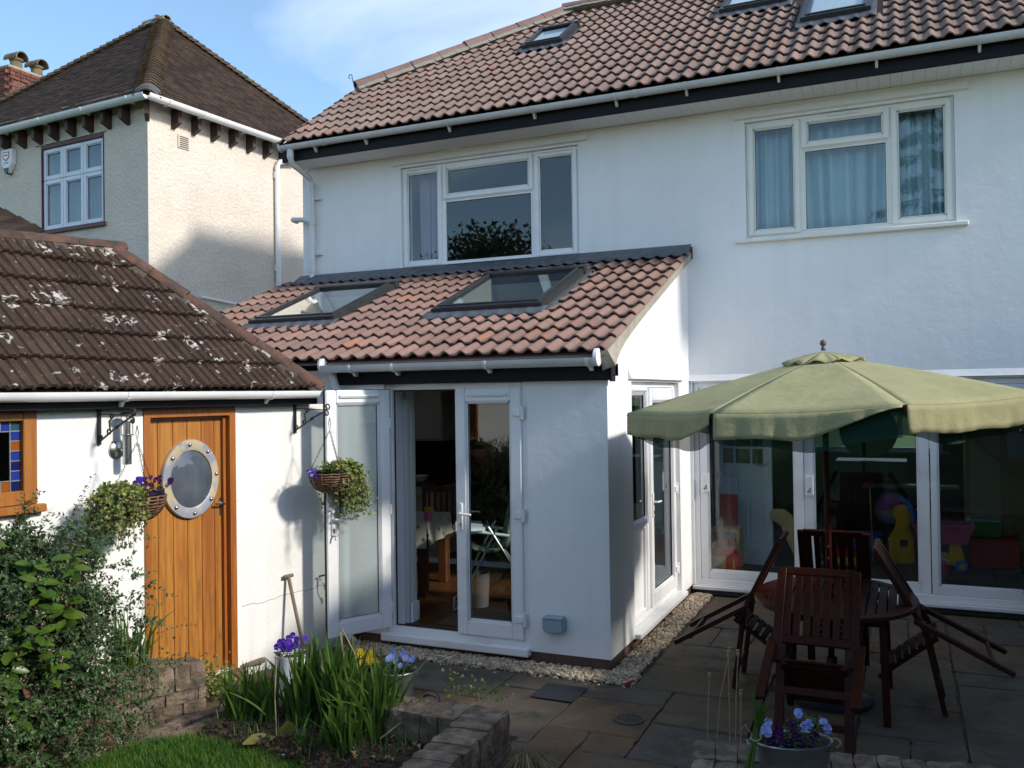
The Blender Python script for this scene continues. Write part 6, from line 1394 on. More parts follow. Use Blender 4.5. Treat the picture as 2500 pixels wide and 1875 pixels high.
for k in range(420):
    a = r_.uniform(-2.3, 2.0); b0 = Vector((-2.55 + r_.uniform(-.25, .3), -6.25 + r_.uniform(-.75, .62), .22)); out = Vector((math.cos(a) * .9, math.sin(a), 0)); ht = r_.uniform(.15, 1.25) if r_.random() < .75 else r_.uniform(.9, 1.45)
    rad_ = r_.uniform(.05, .46) * (1.15 - .35 * abs(ht - .6)); p = b0.copy(); d = (Vector((0, 0, 1)) + out * .15).normalized(); pts = [p.copy()]; n = 14
    for i in range(n):
        f_ = i / n; p = b0 + out * rad_ * f_ ** 1.6 + Vector((0, 0, ht * (f_ * 1.25 - .32 * f_ * f_))) + rdir(r_) * .012
        if p.y > -5.42 and p.z > .3: p.y = -5.42 + (p.y + 5.42) * .35
        pts.append(p.copy())
        if i > 3:
            for _ in range(4): sprig(p, out * .7 + rdir(r_) + Vector((.15, 0, .15)), r_.uniform(.06, .19), 6, buds=.05)
    tw.tube(pts, [.005 * (1 - .7 * i / len(pts)) for i in range(len(pts))], 4, caps=False)
for p, d, l_ in (((-2.33, -5.62, 1.36), (.2, .35, .9), .36), ((-2.3, -5.66, 1.35), (.1, .12, 1), .26), ((-2.26, -5.5, .6), (.6, .9, .05), .52), ((-2.25, -5.48, .62), (.5, 1, .18), .55), ((-2.26, -5.52, .9), (.5, .8, .15), .36),
                 ((-2.2, -5.55, 1.15), (.3, 1, -.1), .40), ((-2.25, -5.5, 1.2), (.4, .9, .1), .34), ((-2.2, -5.6, .5), (.8, .6, -.25), .4), ((-2.15, -5.65, .4), (.8, .5, -.3), .42), ((-2.1, -5.75, .35), (.9, .3, -.4), .38), ((-2.1, -5.6, .28), (.8, .9, -.3), .36), ((-2.35, -5.9, 1.45), (.1, -.1, 1), .2), ((-2.3, -5.55, .75), (.5, .8, .2), .3), ((-2.3, -5.5, .45), (.5, .9, .0), .4)):
    sprig(p, d, l_, int(l_ / .028), droop=.5, buds=.12, lf=(.015, .026))
for k in range(520):   # skirt hanging over the bed wall
    p = Vector((-2.22 + r_.uniform(-.15, .22), r_.uniform(-6.3, -5.35), r_.uniform(.02, 1.15))); sprig(p, Vector((.6, r_.uniform(-.4, .5), r_.uniform(-.5, .25))), r_.uniform(.08, .22), 7, buds=.05)
q.build('foliage', COTON, sh); tw.build('twigs', COTWIG, sh); tag(bl.build('buds', BLOSSOM, sh), kind='stuff'); sh.location.x -= .09
# laurel shoots growing through it
la = thing('laurel_shrub', 'bright glossy big-leaved laurel growing through the small-leaved shrub', 'shrub', (-2.25, -6.1, .2)); r_ = random.Random(8); nleaf = 0
LMESH = []
for k in range(5):
    m_ = MB(); wd = .40 + .05 * k; n = 6; vs = []
    for i in range(n + 1):
        f_ = i / n; ww = wd * .5 * math.sin(math.pi * min(1, f_ * .94 + .03)) ** .85; z = -.12 * f_ * f_ * (1 + .5 * k / 5)
        vs += [(f_, -ww, z + .10 * ww * 2), (f_, 0, z), (f_, ww, z + .10 * ww * 2)]
    fs = []
    for i in range(n): fs += [(3 * i, 3 * i + 3, 3 * i + 4, 3 * i + 1), (3 * i + 1, 3 * i + 4, 3 * i + 5, 3 * i + 2)]
    m_.add(vs, fs); LMESH.append((m_.mesh('leaf', LAUREL, True), m_.mesh('leaf', DEADLEAF, True)))
sm = MB()
def bigleaf(p, d, nrm, ln, dead=False, parent=None):
    p = Vector(p) + Vector((-.02, -.07, 0)); d = Vector(d).normalized(); s = Vector(nrm).cross(d)
    if s.length < .05: s = d.orthogonal()
    s.normalize(); nn = d.cross(s); M = Matrix(((d.x, s.x, nn.x, p[0]), (d.y, s.y, nn.y, p[1]), (d.z, s.z, nn.z, p[2]), (0, 0, 0, 1))) @ Matrix.Scale(ln, 4)
    link('leaf', LMESH[r_.randrange(5)][1 if dead else 0], parent or la, M)
for (x, y, z, n) in ((-2.10, -5.98, 1.28, 9), (-2.08, -5.93, 1.12, 9), (-2.12, -6.08, 1.02, 10), (-2.06, -6.14, .86, 11), (-2.05, -6.20, .72, 9), (-2.13, -6.22, 1.5, 7), (-2.10, -5.85, 1.18, 6), (-2.14, -6.30, 1.2, 8), (-2.1, -6.0, .95, 6), (-2.05, -6.1, .6, 5), (-2.02, -5.80, 1.30, 9), (-2.0, -5.86, 1.05, 9), (-1.98, -5.95, .80, 9), (-2.0, -6.02, 1.2, 8), (-1.97, -6.05, .95, 8)):
    b = Vector((-2.3 + r_.uniform(-.1, .1), y - .05, max(.25, z - .7))); t_ = Vector((x, y, z)); sm.tube([b, b.lerp(t_, .5) + rdir(r_) * .03, t_], [.006, .005, .003], 5)
    for k in range(n):
        a = k * 2.4 + r_.uniform(-.3, .3); f_ = k / n; p = t_ - Vector((0, 0, .14 * (1 - f_))) + rdir(r_) * .01
        bigleaf(p, Vector((math.cos(a) * .9 + .35, math.sin(a), r_.uniform(-.55, .5))), Vector((.5, -.45, .8)) + rdir(r_) * .3, r_.uniform(.075, .115))
for p, d in (((-2.10, -5.83, .98), (.2, .3, -1)), ((-2.12, -5.80, 1.04), (.1, .5, -.8)), ((-2.1, -5.87, 1.03), (.2, -.2, -1)), ((-2.12, -6.02, .6), (.5, .3, -.5))): bigleaf(p, d, (1, -.3, .2), .085, True)
sm.build('stems', COTWIG, la); la.location.x -= .07
# sword leaves by the porthole door
def clump(name, label, cat, c, n, hts, wds, spread, seed, mat=IRIS, group=None, fan=None, lean=None, rad=(.06, .05), flop=.12):
    r_ = random.Random(seed); t = thing(name, label, cat, c, 0, group)
    for k in range(n):
        a = r_.uniform(0, 6.283) if fan is None else r_.choice((fan, fan + math.pi)) + r_.gauss(0, .35); d = Vector((math.cos(a), math.sin(a), 0)); h = r_.uniform(*hts); w_ = r_.uniform(*wds)
        p = Vector((c[0] + r_.uniform(-1, 1) * rad[0], c[1] + r_.uniform(-1, 1) * rad[1], c[2] - .01)); m_ = MB(); lean_ = abs(r_.gauss(0, spread)); bend_ = lean_ * 1.0 + (r_.uniform(.3, .8) if r_.random() < flop else 0)
        s = Vector((-d.y, d.x, 0)); tw_ = r_.uniform(0, 3.14); s2 = Vector((math.cos(tw_), math.sin(tw_), 0)); vs = []; ns_ = 6
        for i in range(ns_ + 1):
            f_ = i / ns_; cpos = p + d * (h * (lean_ * .55 * f_ + bend_ * .55 * f_ * f_)) + Vector((0, 0, h * (f_ - .22 * bend_ * f_ * f_))); ww = w_ * .5 * (.75 + .6 * f_ - .2 * f_ * f_) * (1 - f_ ** 3.2) if i < ns_ else 0
            if i < ns_: vs += [cpos - s2 * ww, cpos + (d * .25 * ww), cpos + s2 * ww]
            else: vs += [cpos]
        fs = []
        for i in range(ns_ - 1): fs += [(3 * i, 3 * i + 1, 3 * i + 4, 3 * i + 3), (3 * i + 1, 3 * i + 2, 3 * i + 5, 3 * i + 4)]
        e = 3 * (ns_ - 1); fs += [(e, e + 1, 3 * ns_), (e + 1, e + 2, 3 * ns_)]
        m_.add(vs, fs); link('leaf', m_.mesh('leaf', mat, True), t)
    return t
clump('sword_leaf_plant', 'tuft of upright sword leaves in the raised bed before the porthole door', 'plant', (-2.64, -5.0, .29), 44, (.20, .56), (.014, .024), .28, 61, rad=(.08, .12))
clump('iris_clump', 'tall dense iris clump in front of the white pot', 'iris', (-1.12, -4.95, .17), 150, (.28, .58), (.024, .040), .22, 62, IRIS, 'iris clumps in the bed', rad=(.20, .12))
clump('iris_clump', 'narrow-bladed iris clump in front of the bucket of pale blue pansies', 'iris', (-.80, -5.02, .18), 150, (.28, .58), (.018, .032), .30, 63, IRIS, 'iris clumps in the bed', rad=(.20, .12))
clump('iris_clump', 'low iris clump at the kerb end of the bed', 'iris', (-1.60, -4.98, .15), 150, (.16, .40), (.016, .026), .28, 64, IRIS, 'iris clumps in the bed', rad=(.20, .14))
clump('iris_clump', 'short bright iris fan at the lawn edge of the bed', 'iris', (-.76, -5.28, .17), 55, (.16, .38), (.016, .026), .34, 65, IRIS, 'iris clumps in the bed', rad=(.06, .05), flop=.3)
clump('iris_clump', 'few small iris blades rising from bare soil between lawn and tall clump', 'iris', (-1.02, -5.28, .14), 12, (.10, .26), (.012, .020), .35, 66, IRIS, 'iris clumps in the bed', rad=(.10, .05), flop=.2)
g2 = MB(); r_ = random.Random(3)
for _ in range(420):
    x, y = r_.uniform(-1.8, -.25), r_.uniform(-5.45, -4.8); a = r_.uniform(0, 6.28)
    if inpoly(x, y, lawn_poly): continue
    blade(g2, (x, y, .16 + .03 * (x + 1.7)), Vector((math.cos(a), math.sin(a), 0)), r_.uniform(.05, .18), r_.uniform(.004, .008), bend=r_.uniform(.2, 1))
tag(g2.build('bed_grass', IRIS), kind='stuff')
# withered tulip leaf, stalks
tl = thing('yellowing_tulip', 'withered tulip with yellowing broad leaves at the bed front', 'plant', (-1.25, -5.25, .15)); r_ = random.Random(5)
YELLEAF = leafmat('yellowing_leaf', (.30, .27, .06), (.22, .25, .07), .2, .4, .5)
for me in [m_[0] for m_ in LMESH[:2]]: pass
ym = LMESH[3][0].copy(); ym.materials.clear(); ym.materials.append(YELLEAF)
for p, d, nn, l_ in (((-1.26, -5.22, .17), (-.3, -.55, .12), (.1, -.3, 1), .19), ((-1.16, -5.24, .22), (.25, -.3, .25), (.6, -.7, .4), .17), ((-1.24, -5.28, .14), (.5, -.5, -.05), (0, 0, 1), .15)):
    d = Vector(d).normalized(); s = Vector(nn).cross(d).normalized(); nn = d.cross(s); link('leaf', ym, tl, Matrix(((d.x, s.x, nn.x, p[0]), (d.y, s.y, nn.y, p[1]), (d.z, s.z, nn.z, p[2]), (0, 0, 0, 1))) @ Matrix.Scale(l_, 4))
MB().tube([(-1.27, -5.2, .15), (-1.28, -5.2, .4), (-1.265, -5.2, .62)], .004, 6).build('stem', DRYSTEM, tl)
q = MB(); q.tube([(-.62, -5.12, .22), (-.50, -5.05, .32), (-.38, -4.99, .42)], .005, 6); o = q.build('dead_stalk', DRYSTEM); tag(o, 'pale dry dead stalk leaning across the bed behind the block coping', 'stalk')
q = MB(); q.tube([(-.95, -4.95, .2), (-1.0, -4.9, .52), (-1.06, -4.86, .71), (-1.03, -4.88, .73), (-.93, -4.9, .60), (-.86, -4.93, .40)], .004, 6); o = q.build('dead_stalk', DRYSTEM); tag(o, 'bent dry seed stalk standing among the iris blades by the pansy pots', 'stalk')
dl = MB(); r_ = random.Random(4)
for _ in range(26): leaf(dl, (r_.uniform(-.95, -.3), r_.uniform(-5.4, -4.95), .215 + r_.uniform(0, .03)), rdir(r_) * Vector((1, 1, .2)), Vector((0, 0, 1)) + rdir(r_) * .5, r_.uniform(.03, .08), r_.uniform(.02, .04))
tag(dl.build('fallen_leaves', M_('straw_leaf', (.34, .22, .11), (.22, .13, .06), 20, .9, rand='island', amt=.3)), kind='stuff')
# ivy patches and small weeds
def ivy_patch(label, pts, n, seed, mat=IVYGREEN, sz=(.014, .026), sp=.10):
    r_ = random.Random(seed); t = thing('ivy_plant', label, 'ivy', pts[0]); q = MB()
    for _ in range(n): p = Vector(r_.choice(pts)) + Vector((r_.gauss(0, sp), r_.gauss(0, sp), abs(r_.gauss(0, .05)))); lobed(q, p, rdir(r_), Vector((.2, -.4, 1)) + rdir(r_) * .6, r_.uniform(*sz))
    q.build('foliage', mat, t); return t
ivy_patch('small ivy patch at the foot of the porthole doorstep', [(-2.40, -4.47, .05), (-2.36, -4.52, .12), (-2.44, -4.38, .08), (-2.32, -4.44, .03), (-2.38, -4.55, .2)], 420, 71, IVY, sp=.06)
ivy_patch('trailing pale ivy on the inner edge of the block coping', [(-.36, -4.72, .36), (-.28, -4.70, .37), (-.18, -4.74, .38), (-.08, -4.74, .37), (-.42, -4.66, .40)], 170, 72, IVY, (.01, .018), .035)
ivy_patch('broad-leaved weed tuft on the soil behind the block coping', [(-.56, -4.95, .27), (-.62, -4.98, .30), (-.5, -4.9, .28)], 90, 73, LAUREL, (.015, .03), .04)
ivy_patch('creeping ivy leaves along the raised bed edge', [(-2.46, -4.98, .35), (-2.56, -5.1, .34), (-2.58, -5.3, .38), (-2.42, -4.85, .34)], 170, 74, IVYGREEN, (.012, .022), .08)
# dry poppy seed heads
for k, (x, y, h, lx, lab) in enumerate(((1.135, -4.80, .30, .015, 'shortest dry poppy stalk of the group on the patio edge wall'), (1.18, -4.79, .44, .07, 'tallest leaning dry poppy stalk on the patio edge wall'), (1.247, -4.80, .42, .0, 'straight dry poppy stalk between the leaning one and the thin one'), (1.273, -4.79, .43, .02, 'thin dry poppy stalk next to the short thick headed one'), (1.305, -4.82, .24, .004, 'short thick headed dry poppy stalk nearest the pansy tub'))):
    t = thing('poppy_stalk', lab, 'seed stalk', (x, y, .36), 0, 'dry poppy stalks'); z0 = .36
    MB().tube([(x, y, z0), (x + lx * .3, y, z0 + h * .5), (x + lx, y, z0 + h)], .0032, 6).build('stem', DRYSTEM, t)
    MB().lathe([(.002, -.018), (.008, -.008), (.009, .004), (.006, .014), (.0095, .018), (.0095, .021), (0, .022)], 10, T(x + lx, y, z0 + h + .015)).build('seed_head', DRYSTEM, t)
# bundle of folded green leaves
lk = thing('folded_leaf_bunch', 'bunch of long green daffodil leaves folded over and tied beside the oval tub', 'plant', (1.36, -5.16, .35))
for k in range(16):
    r_ = random.Random(k); a = Vector((1.38 + r_.uniform(-.03, .03), -5.30 + r_.uniform(-.03, .03), .27)); b = Vector((1.452 + r_.uniform(-.012, .012), -5.24 + r_.uniform(-.012, .012), .62)); c_ = b + Vector((r_.uniform(-.01, .06), r_.uniform(-.03, .03), r_.uniform(.03, .16)))
    q = MB(); s = Vector((RGT.x, RGT.y, 0)).normalized() * .009; pts = [a, a.lerp(b, .5) + rdir(r_) * .008, b, b.lerp(c_, .6), c_]; vs = []
    for i, p in enumerate(pts): vs += [p - s * (1 - .16 * i), p + Vector((.2, -.4, 0)) * .006, p + s * (1 - .16 * i)]
    fs = []
    for i in range(4): fs += [(3 * i, 3 * i + 1, 3 * i + 4, 3 * i + 3), (3 * i + 1, 3 * i + 2, 3 * i + 5, 3 * i + 4)]
    q.add(vs, fs); q.build('leaf', IRIS, lk)
MB().tube([Vector((1.445, -5.245, .575)) + Vector((.022 * math.cos(a), .022 * math.sin(a), .01 * math.sin(a))) for a in [k * math.pi / 6 for k in range(12)]], .004, 5, closed=True).build('tie', DRYSTEM, lk)
MB().tube([(1.44, -5.25, .57), (1.40, -5.26, .63), (1.385, -5.27, .61)], .003, 5).build('tie_end', DRYSTEM, lk)
# shrub at the right end of the patio doors
sb = thing('patio_shrub', 'dark small shrub at the far end of the patio doors', 'shrub', (3.25, -.35, 0)); r_ = random.Random(91); q = MB()
for _ in range(2600):
    d = rdir(r_); p = Vector((3.32, -.30, .55)) + Vector((d.x * .34, d.y * .26, d.z * .55)) * r_.random() ** .4; leaf(q, p, rdir(r_) + d, rdir(r_) + Vector((0, 0, 1)), r_.uniform(.02, .04), r_.uniform(.012, .02))
q.build('foliage', HEDGE, sb); MB().tube([(3.32, -.3, 0), (3.3, -.3, .6)], .02, 6).build('trunk', BARK, sb)
# unseen hedge added to shade patio and lawn; trees down the garden
def leafcloud(q, fn, n, sz, r_):
    for _ in range(n):
        p, o_ = fn(); leaf(q, p, rdir(r_) + o_ * .4, rdir(r_) + o_, r_.uniform(*sz), r_.uniform(sz[0], sz[1]) * .6, .1, .1)
hg = thing('shade_hedge', 'unseen tall dark hedge added along the sunny side to shade the patio', 'hedge', (4.9, -5, 0)); r_ = random.Random(95); q = MB()
def hf():
    f_ = r_.random(); y = r_.uniform(-11, .2) if r_.random() < .8 else r_.uniform(-29.5, -11); t_ = r_.random(); top = (2.7 if y > -4.3 else 3.4) + .22 * noise.noise(Vector((y * .9, 0, 0))) + .1 * noise.noise(Vector((y * 3, 1, 0)))
    if t_ < .42: return Vector((4.42 + r_.gauss(0, .05), y, r_.uniform(0, top))), Vector((-1, 0, .2))
    if t_ < .62: return Vector((5.3 + r_.gauss(0, .05), y, r_.uniform(0, top))), Vector((1, 0, .2))
    return Vector((r_.uniform(4.42, 5.3), y, top - abs(r_.gauss(0, .07)))), Vector((0, 0, 1))
leafcloud(q, hf, 20000, (.06, .11), r_); q.build('foliage', HEDGE, hg); MB().box(4.55, 5.2, -4.4, .2, 0, 2.5).box(4.56, 5.19, -11, -4.4, 0, 3.2).box(4.57, 5.18, -29.5, -11.0, 0, 3.6).build('inner_branches', BARK, hg)
def tree(label, x, y, h, cr, n, seed, mat=HEDGE, tr=.13):
    r_ = random.Random(seed); t = thing('garden_tree', label, 'tree', (x, y, .1)); m_ = MB(); m_.tube([(x, y, 0), (x + .1, y, h * .3), (x, y + .1, h * .62)], [tr, tr * .8, tr * .4], 8); q = MB(); cs = []
    for k in range(16):
        a = r_.uniform(0, 6.28); z = h * r_.uniform(.42, .92); rr = cr * r_.uniform(.15, .8) * math.sin(math.pi * min(.95, max(.15, (z / h - .25) / .8))); c = Vector((x + rr * math.cos(a), y + rr * math.sin(a), z)); cs.append((c, cr * r_.uniform(.28, .5))); m_.tube([(x, y, z * .55), c.lerp(Vector((x, y, z * .7)), .4), c], [tr * .35, tr * .22, .015], 5)
    m_.build('trunk', BARK, t)
    def f():
        c, r0 = r_.choice(cs); d = rdir(r_); return c + d * r0 * r_.random() ** .45, d
    leafcloud(q, f, n, (.12, .24), r_); q.build('crown', mat, t); return t
tree('round leafy garden tree down the lawn', -9.3, -15.2, 7.3, 2.6, 20000, 101)
tree('broad leafy tree at the bottom of the garden', -15, -24, 8.0, 3.4, 7000, 102)
tree('leafy tree near the lawn end', 9, -26, 8.5, 3.4, 7000, 103)
cf = thing('conifer_tree', 'tall layered dark conifer standing on the lawn', 'tree', (2.7, -15.6, .1)); r_ = random.Random(104); m_ = MB(); q = MB(); m_.tube([(2.7, -15.6, 0), (2.7, -15.6, 12)], [.2, .03], 8)
for k in range(46):
    z = 1.6 + 10 * k / 46; rr = 2.5 * (1 - (z - 1.0) / 11.6) * r_.uniform(.75, 1.1); a = k * 2.4; e = Vector((2.7 + rr * math.cos(a), -15.6 + rr * math.sin(a), z - .15 * rr)); b = Vector((2.7, -15.6, z)); m_.tube([b, b.lerp(e, .5) + Vector((0, 0, .05)), e], [.03, .02, .008], 4)
    for _ in range(280):
        f_ = r_.random() ** .7; p = b.lerp(e, f_) + Vector((r_.gauss(0, .12), r_.gauss(0, .12), -.10 * r_.random())); leaf(q, p, (e - b).normalized() + rdir(r_) * .8, Vector((0, 0, 1)), r_.uniform(.12, .24), r_.uniform(.03, .06), .1, .3)
m_.build('trunk', BARK, cf); q.build('crown', CONIF, cf)
bh = thing('reflection_hedge', 'unseen long dark hedge added beyond the lawn to darken door reflections', 'hedge', (0, -30.5, 0)); q = MB(); r_ = random.Random(105)  # unseen hedge added to keep the patio door reflections dark
leafcloud(q, lambda: (Vector((r_.uniform(-18, 16), -30 + r_.gauss(0, .15), r_.uniform(0, 2.6 + .3 * math.sin(r_.random() * 9)))), Vector((0, 1, .3))), 6000, (.15, .3), r_); q.build('foliage', HEDGE, bh); MB().box(-18, 16, -31, -30.2, 0, 2.4).build('inner_branches', BARK, bh)

# ================================================================== KITCHEN SEEN THROUGH THE DOORS
fl = .117
kt = thing('kitchen_table', 'wooden kitchen table just inside the open doorway', 'table', (-2.9, -1.2, fl)); RK = T(-2.30, -1.62, fl) @ RZ(R(12)); z_t = .735
MB().box(-1.35, .0, .0, .8, z_t - .04, z_t, RK).build('tabletop', BROWNW, kt)
for x, y in ((-.05, .05), (-1.3, .05), (-.05, .75), (-1.3, .75)): MB().box(x - .045, x + .045, y - .045, y + .045, 0, z_t - .041, RK).build('leg', BROWNW, kt, bevel=.004)
MB().box(-1.25, -.1, .03, .05, z_t - .14, z_t - .041, RK).build('apron', BROWNW, kt)
OIL, t, b, _o2 = newmat('patterned_oilcloth'); cs = coords(t, 'world')
vo = N(t, 'ShaderNodeTexVoronoi', Scale=13.0); t.links.new(cs, vo.inputs['Vector']); lt = N(t, 'ShaderNodeMath', operation='LESS_THAN'); lt.inputs[1].default_value = .26; t.links.new(vo.outputs['Distance'], lt.inputs[0])
rp = N(t, 'ShaderNodeValToRGB'); rp.color_ramp.interpolation = 'CONSTANT'; e = rp.color_ramp.elements; e[0].color = (.16, .22, .03, 1); e[1].position = .3; e[1].color = (.03, .035, .03, 1)
for p, c in ((.5, (.30, .05, .05, 1)), (.62, (.5, .47, .4, 1)), (.8, (.12, .18, .05, 1))): e.new(p).color = c
sp_ = N(t, 'ShaderNodeSeparateColor'); t.links.new(vo.outputs['Color'], sp_.inputs[0]); t.links.new(sp_.outputs[0], rp.inputs[0]); t.links.new(mixc(t, lt.outputs[0], (.50, .47, .40), rp.outputs[0]), b.inputs['Base Color']); b.inputs['Roughness'].default_value = .4
q = MB(); q.box(-1.37, .012, -.012, .812, z_t + .001, z_t + .004, RK)
q.grid(lambda a, c: (-1.37 + 1.382 * a, -.014 - .02 * c - .012 * c * math.sin(a * 22), z_t + .002 - .22 * c - .03 * a * c), 40, 4, RK); q.grid(lambda a, c: (.014 + .02 * c + .015 * c * math.sin(a * 14), -.012 + .824 * a, z_t + .002 - .22 * c), 30, 4, RK)
o = q.build('tablecloth', OIL); tag(o, 'pale oilcloth with little tree pattern over the kitchen table', 'tablecloth')
mg = thing('mug', 'yellow patterned mug standing on the oilcloth', 'mug', RK @ Vector((-.08, .38, z_t))); MM = RK @ T(-.10, .40, z_t + .0045); MB().lathe([(0, 0), (.034, 0), (.044, .105), (.040, .105), (.031, .01), (0, .01)], 18, MM).build('cup', YEL, mg, auto=40)
MB().tube([MM @ Vector((.04 + .026 * math.sin(a), 0, .055 + .03 * math.cos(a))) for a in [k * math.pi / 8 for k in range(9)]], .005, 6).build('handle', YEL, mg)
cdl = thing('candle', 'deep pink pillar candle beside the mug on the oilcloth', 'candle', RK @ Vector((-.08, .14, z_t))); MM = RK @ T(-.03, .17, z_t + .0045); MB().lathe([(0, 0), (.042, 0), (.042, .085), (.036, .088), (0, .08)], 20, MM).build('wax', PNK, cdl, auto=40); MB().tube([MM @ Vector((0, 0, .08)), MM @ Vector((.002, 0, .1))], .002, 5).build('wick', GASKET, cdl)
hc = thing('high_chair', 'folding baby high chair with white tray behind the closed glazed door', 'high chair', (-1.72, -1.66, fl)); SEATF = M_('leafy_fabric', (.22, .24, .19), (.07, .10, .04), 26, .9, lo=.5, hi=.56); H = T(-1.50, -1.62, fl) @ RZ(R(-62)) @ Matrix.Scale(1.1, 4)
MB().grid(lambda a, c: ((a - .5) * .32 * (1 - .2 * c * c), .02 + .16 * c + .04 * (1 - 4 * (a - .5) ** 2) * 1.0, .52 + .52 * math.sin(c * 1.45)), 10, 10, H).build('seat_back', SEATF, hc, smooth=True).modifiers.new('t', 'SOLIDIFY').thickness = .035
MB().grid(lambda a, c: ((a - .5) * .32, -.24 + .28 * c, .53 - .03 * math.sin(c * 3.1)), 8, 6, H).build('seat', SEATF, hc, smooth=True).modifiers.new('t', 'SOLIDIFY').thickness = .03
MB().box(-.21, .21, -.40, -.12, .645, .70, H).build('tray', WHITEGLOSS, hc, bevel=.026, seg=3)
for s_ in (-1, 1):
    MB().tube([H @ Vector((s_ * .19, -.02, .70)), H @ Vector((s_ * .22, -.36, .04)), H @ Vector((s_ * .22, -.40, .012))], .012, 8).build('leg', CHROME, hc); MB().tube([H @ Vector((s_ * .19, -.10, .70)), H @ Vector((s_ * .22, .30, .04)), H @ Vector((s_ * .22, .34, .012))], .012, 8).build('leg', CHROME, hc)
    MB().tube([H @ Vector((s_ * .19, -.18, .66)), H @ Vector((s_ * .19, .08, .62))], .014, 8).build('arm', WHITEGLOSS, hc)
MB().tube([H @ Vector((-.22, -.40, .012)), H @ Vector((.22, -.40, .012))], .012, 8).build('foot_bar', GREYBLUE, hc); MB().tube([H @ Vector((-.22, .34, .012)), H @ Vector((.22, .34, .012))], .012, 8).build('foot_bar', GREYBLUE, hc)
kc = thing('kitchen_cabinet', 'cream kitchen base units with dark worktop at the back of the kitchen', 'cabinet', (-3.6, .6, fl))
MB().box(-4.6, -3.22, .25, .85, fl, 1.0).build('carcass', CREAM, kc)
for x in (-4.55, -4.1, -3.65): MB().box(x, x + .42, .228, .249, fl + .1, .82).build('cabinet_door', CREAM, kc, bevel=.006); MB().box(x, x + .42, .228, .249, .835, .985).build('drawer_front', CREAM, kc, bevel=.006); MB().box(x + .13, x + .29, .205, .227, .90, .915).build('handle', CHROME, kc)
MB().box(-4.62, -3.20, .21, .86, 1.001, 1.04).build('worktop', DKOAK, kc)
MB().lathe([(0, 0), (.05, 0), (.11, .07), (.104, .07), (.045, .01), (0, .01)], 20, T(-3.55, .45, 1.041)).build('white_bowl', UPVC, None, auto=40); tag(bpy.data.objects['white_bowl'], 'white bowl on the dark kitchen worktop', 'bowl')
wu = thing('wall_cupboard', 'dark cream wall cupboards high over the worktop', 'cupboard', (-3.8, .6, 1.6)); MB().box(-4.6, -3.22, .45, .83, 1.55, 2.25).build('carcass', CREAM, wu)
for x in (-4.55, -4.1, -3.65): MB().box(x, x + .42, .43, .449, 1.57, 2.23).build('cupboard_door', CREAM, wu, bevel=.006)
dc = thing('dining_chair', 'wooden slat-back dining chair at the far side of the kitchen table', 'chair', (-2.55, -.55, fl)); H = T(-2.75, -.62, fl) @ RZ(R(10))
for x in (-.2, .2): MB().box(x - .018, x + .018, .18, .215, 0, .98, H).build('back_post', BROWNW, dc); MB().box(x - .018, x + .018, -.2, -.165, 0, .44, H).build('leg', BROWNW, dc)
MB().box(-.21, .21, -.21, .2, .441, .465, H).build('seat', BROWNW, dc); MB().box(-.182, .182, .185, .21, .90, .975, H).build('top_rail', BROWNW, dc)
for k in range(5): MB().box(-.15 + .07 * k, -.125 + .07 * k, .19, .205, .466, .90, H).build('slat', BROWNW, dc)

# ================================================================== PLAYROOM SEEN THROUGH THE PATIO DOORS
fl = .128
pdr = thing('panelled_door', 'white half-glazed panelled inner door standing in the playroom', 'door', (.3, 1.1, fl)); H = T(.03, 1.13, fl) @ RZ(R(-4)); W_, HT = .66, 1.98
q = MB(); bars(q, 0, W_, 0, HT, .10, .10, .20, .11, 0, .04, H); q.box(.10, W_ - .10, 0, .04, 1.02, 1.16, H); q.box(W_ / 2 - .05, W_ / 2 + .05, 0, .04, .20, 1.02, H)
for x in (.235, .425): q.box(x - .012, x + .012, .005, .035, 1.16, HT - .11, H)
q.box(.10, W_ - .10, .005, .035, 1.33, 1.355, H); q.build('door_frame', WHITEGLOSS, pdr, bevel=.004)
for a, b in ((.10, W_ / 2 - .05), (W_ / 2 + .05, W_ - .10)): MB().box(a, b, .014, .026, .20, 1.02, H).build('panel', WHITEGLOSS, pdr); MB().box(a + .03, b - .03, .006, .014, .24, .98, H).build('panel', WHITEGLOSS, pdr, bevel=.005)
MB().box(.10, W_ - .10, .018, .022, 1.16, HT - .11, H).build('pane', GLASS, pdr); q = MB(); q.box(W_ - .075, W_ - .035, -.006, 0, 1.06, 1.20, H); q.tube([H @ Vector((W_ - .055, 0, 1.15)), H @ Vector((W_ - .055, -.05, 1.15)), H @ Vector((W_ - .16, -.055, 1.15))], .008, 8); q.build('handle', CHROME, pdr)
def toy(name, label, cat, loc): return thing(name, label, cat, loc)
t = toy('toy_kitchen', 'red and beech toy kitchen standing against the inner side of the glass', 'toy', (.25, .55, fl)); H = T(.12, .42, fl)
MB().box(0, .30, .0, .28, .46, .50, H).build('top', BEECH, t); MB().box(.0, .03, 0, .28, 0, .459, H).box(.27, .30, .0, .28, 0, .459, H).build('side_panel', BEECH, t); MB().box(.035, .265, .02, .04, .05, .40, H).build('oven_door', RED, t, bevel=.01); MB().box(.05, .25, .25, .27, .50, .85, H).build('back_board', RED, t, bevel=.03); MB().lathe([(0, .501), (.035, .501), (.035, .58), (0, .58)], 14, H @ T(.08, .12, 0)).build('jar', BEECH, t); MB().lathe([(0, .581), (.038, .581), (.038, .60), (0, .60)], 14, H @ T(.08, .12, 0)).build('lid', BLU, t)
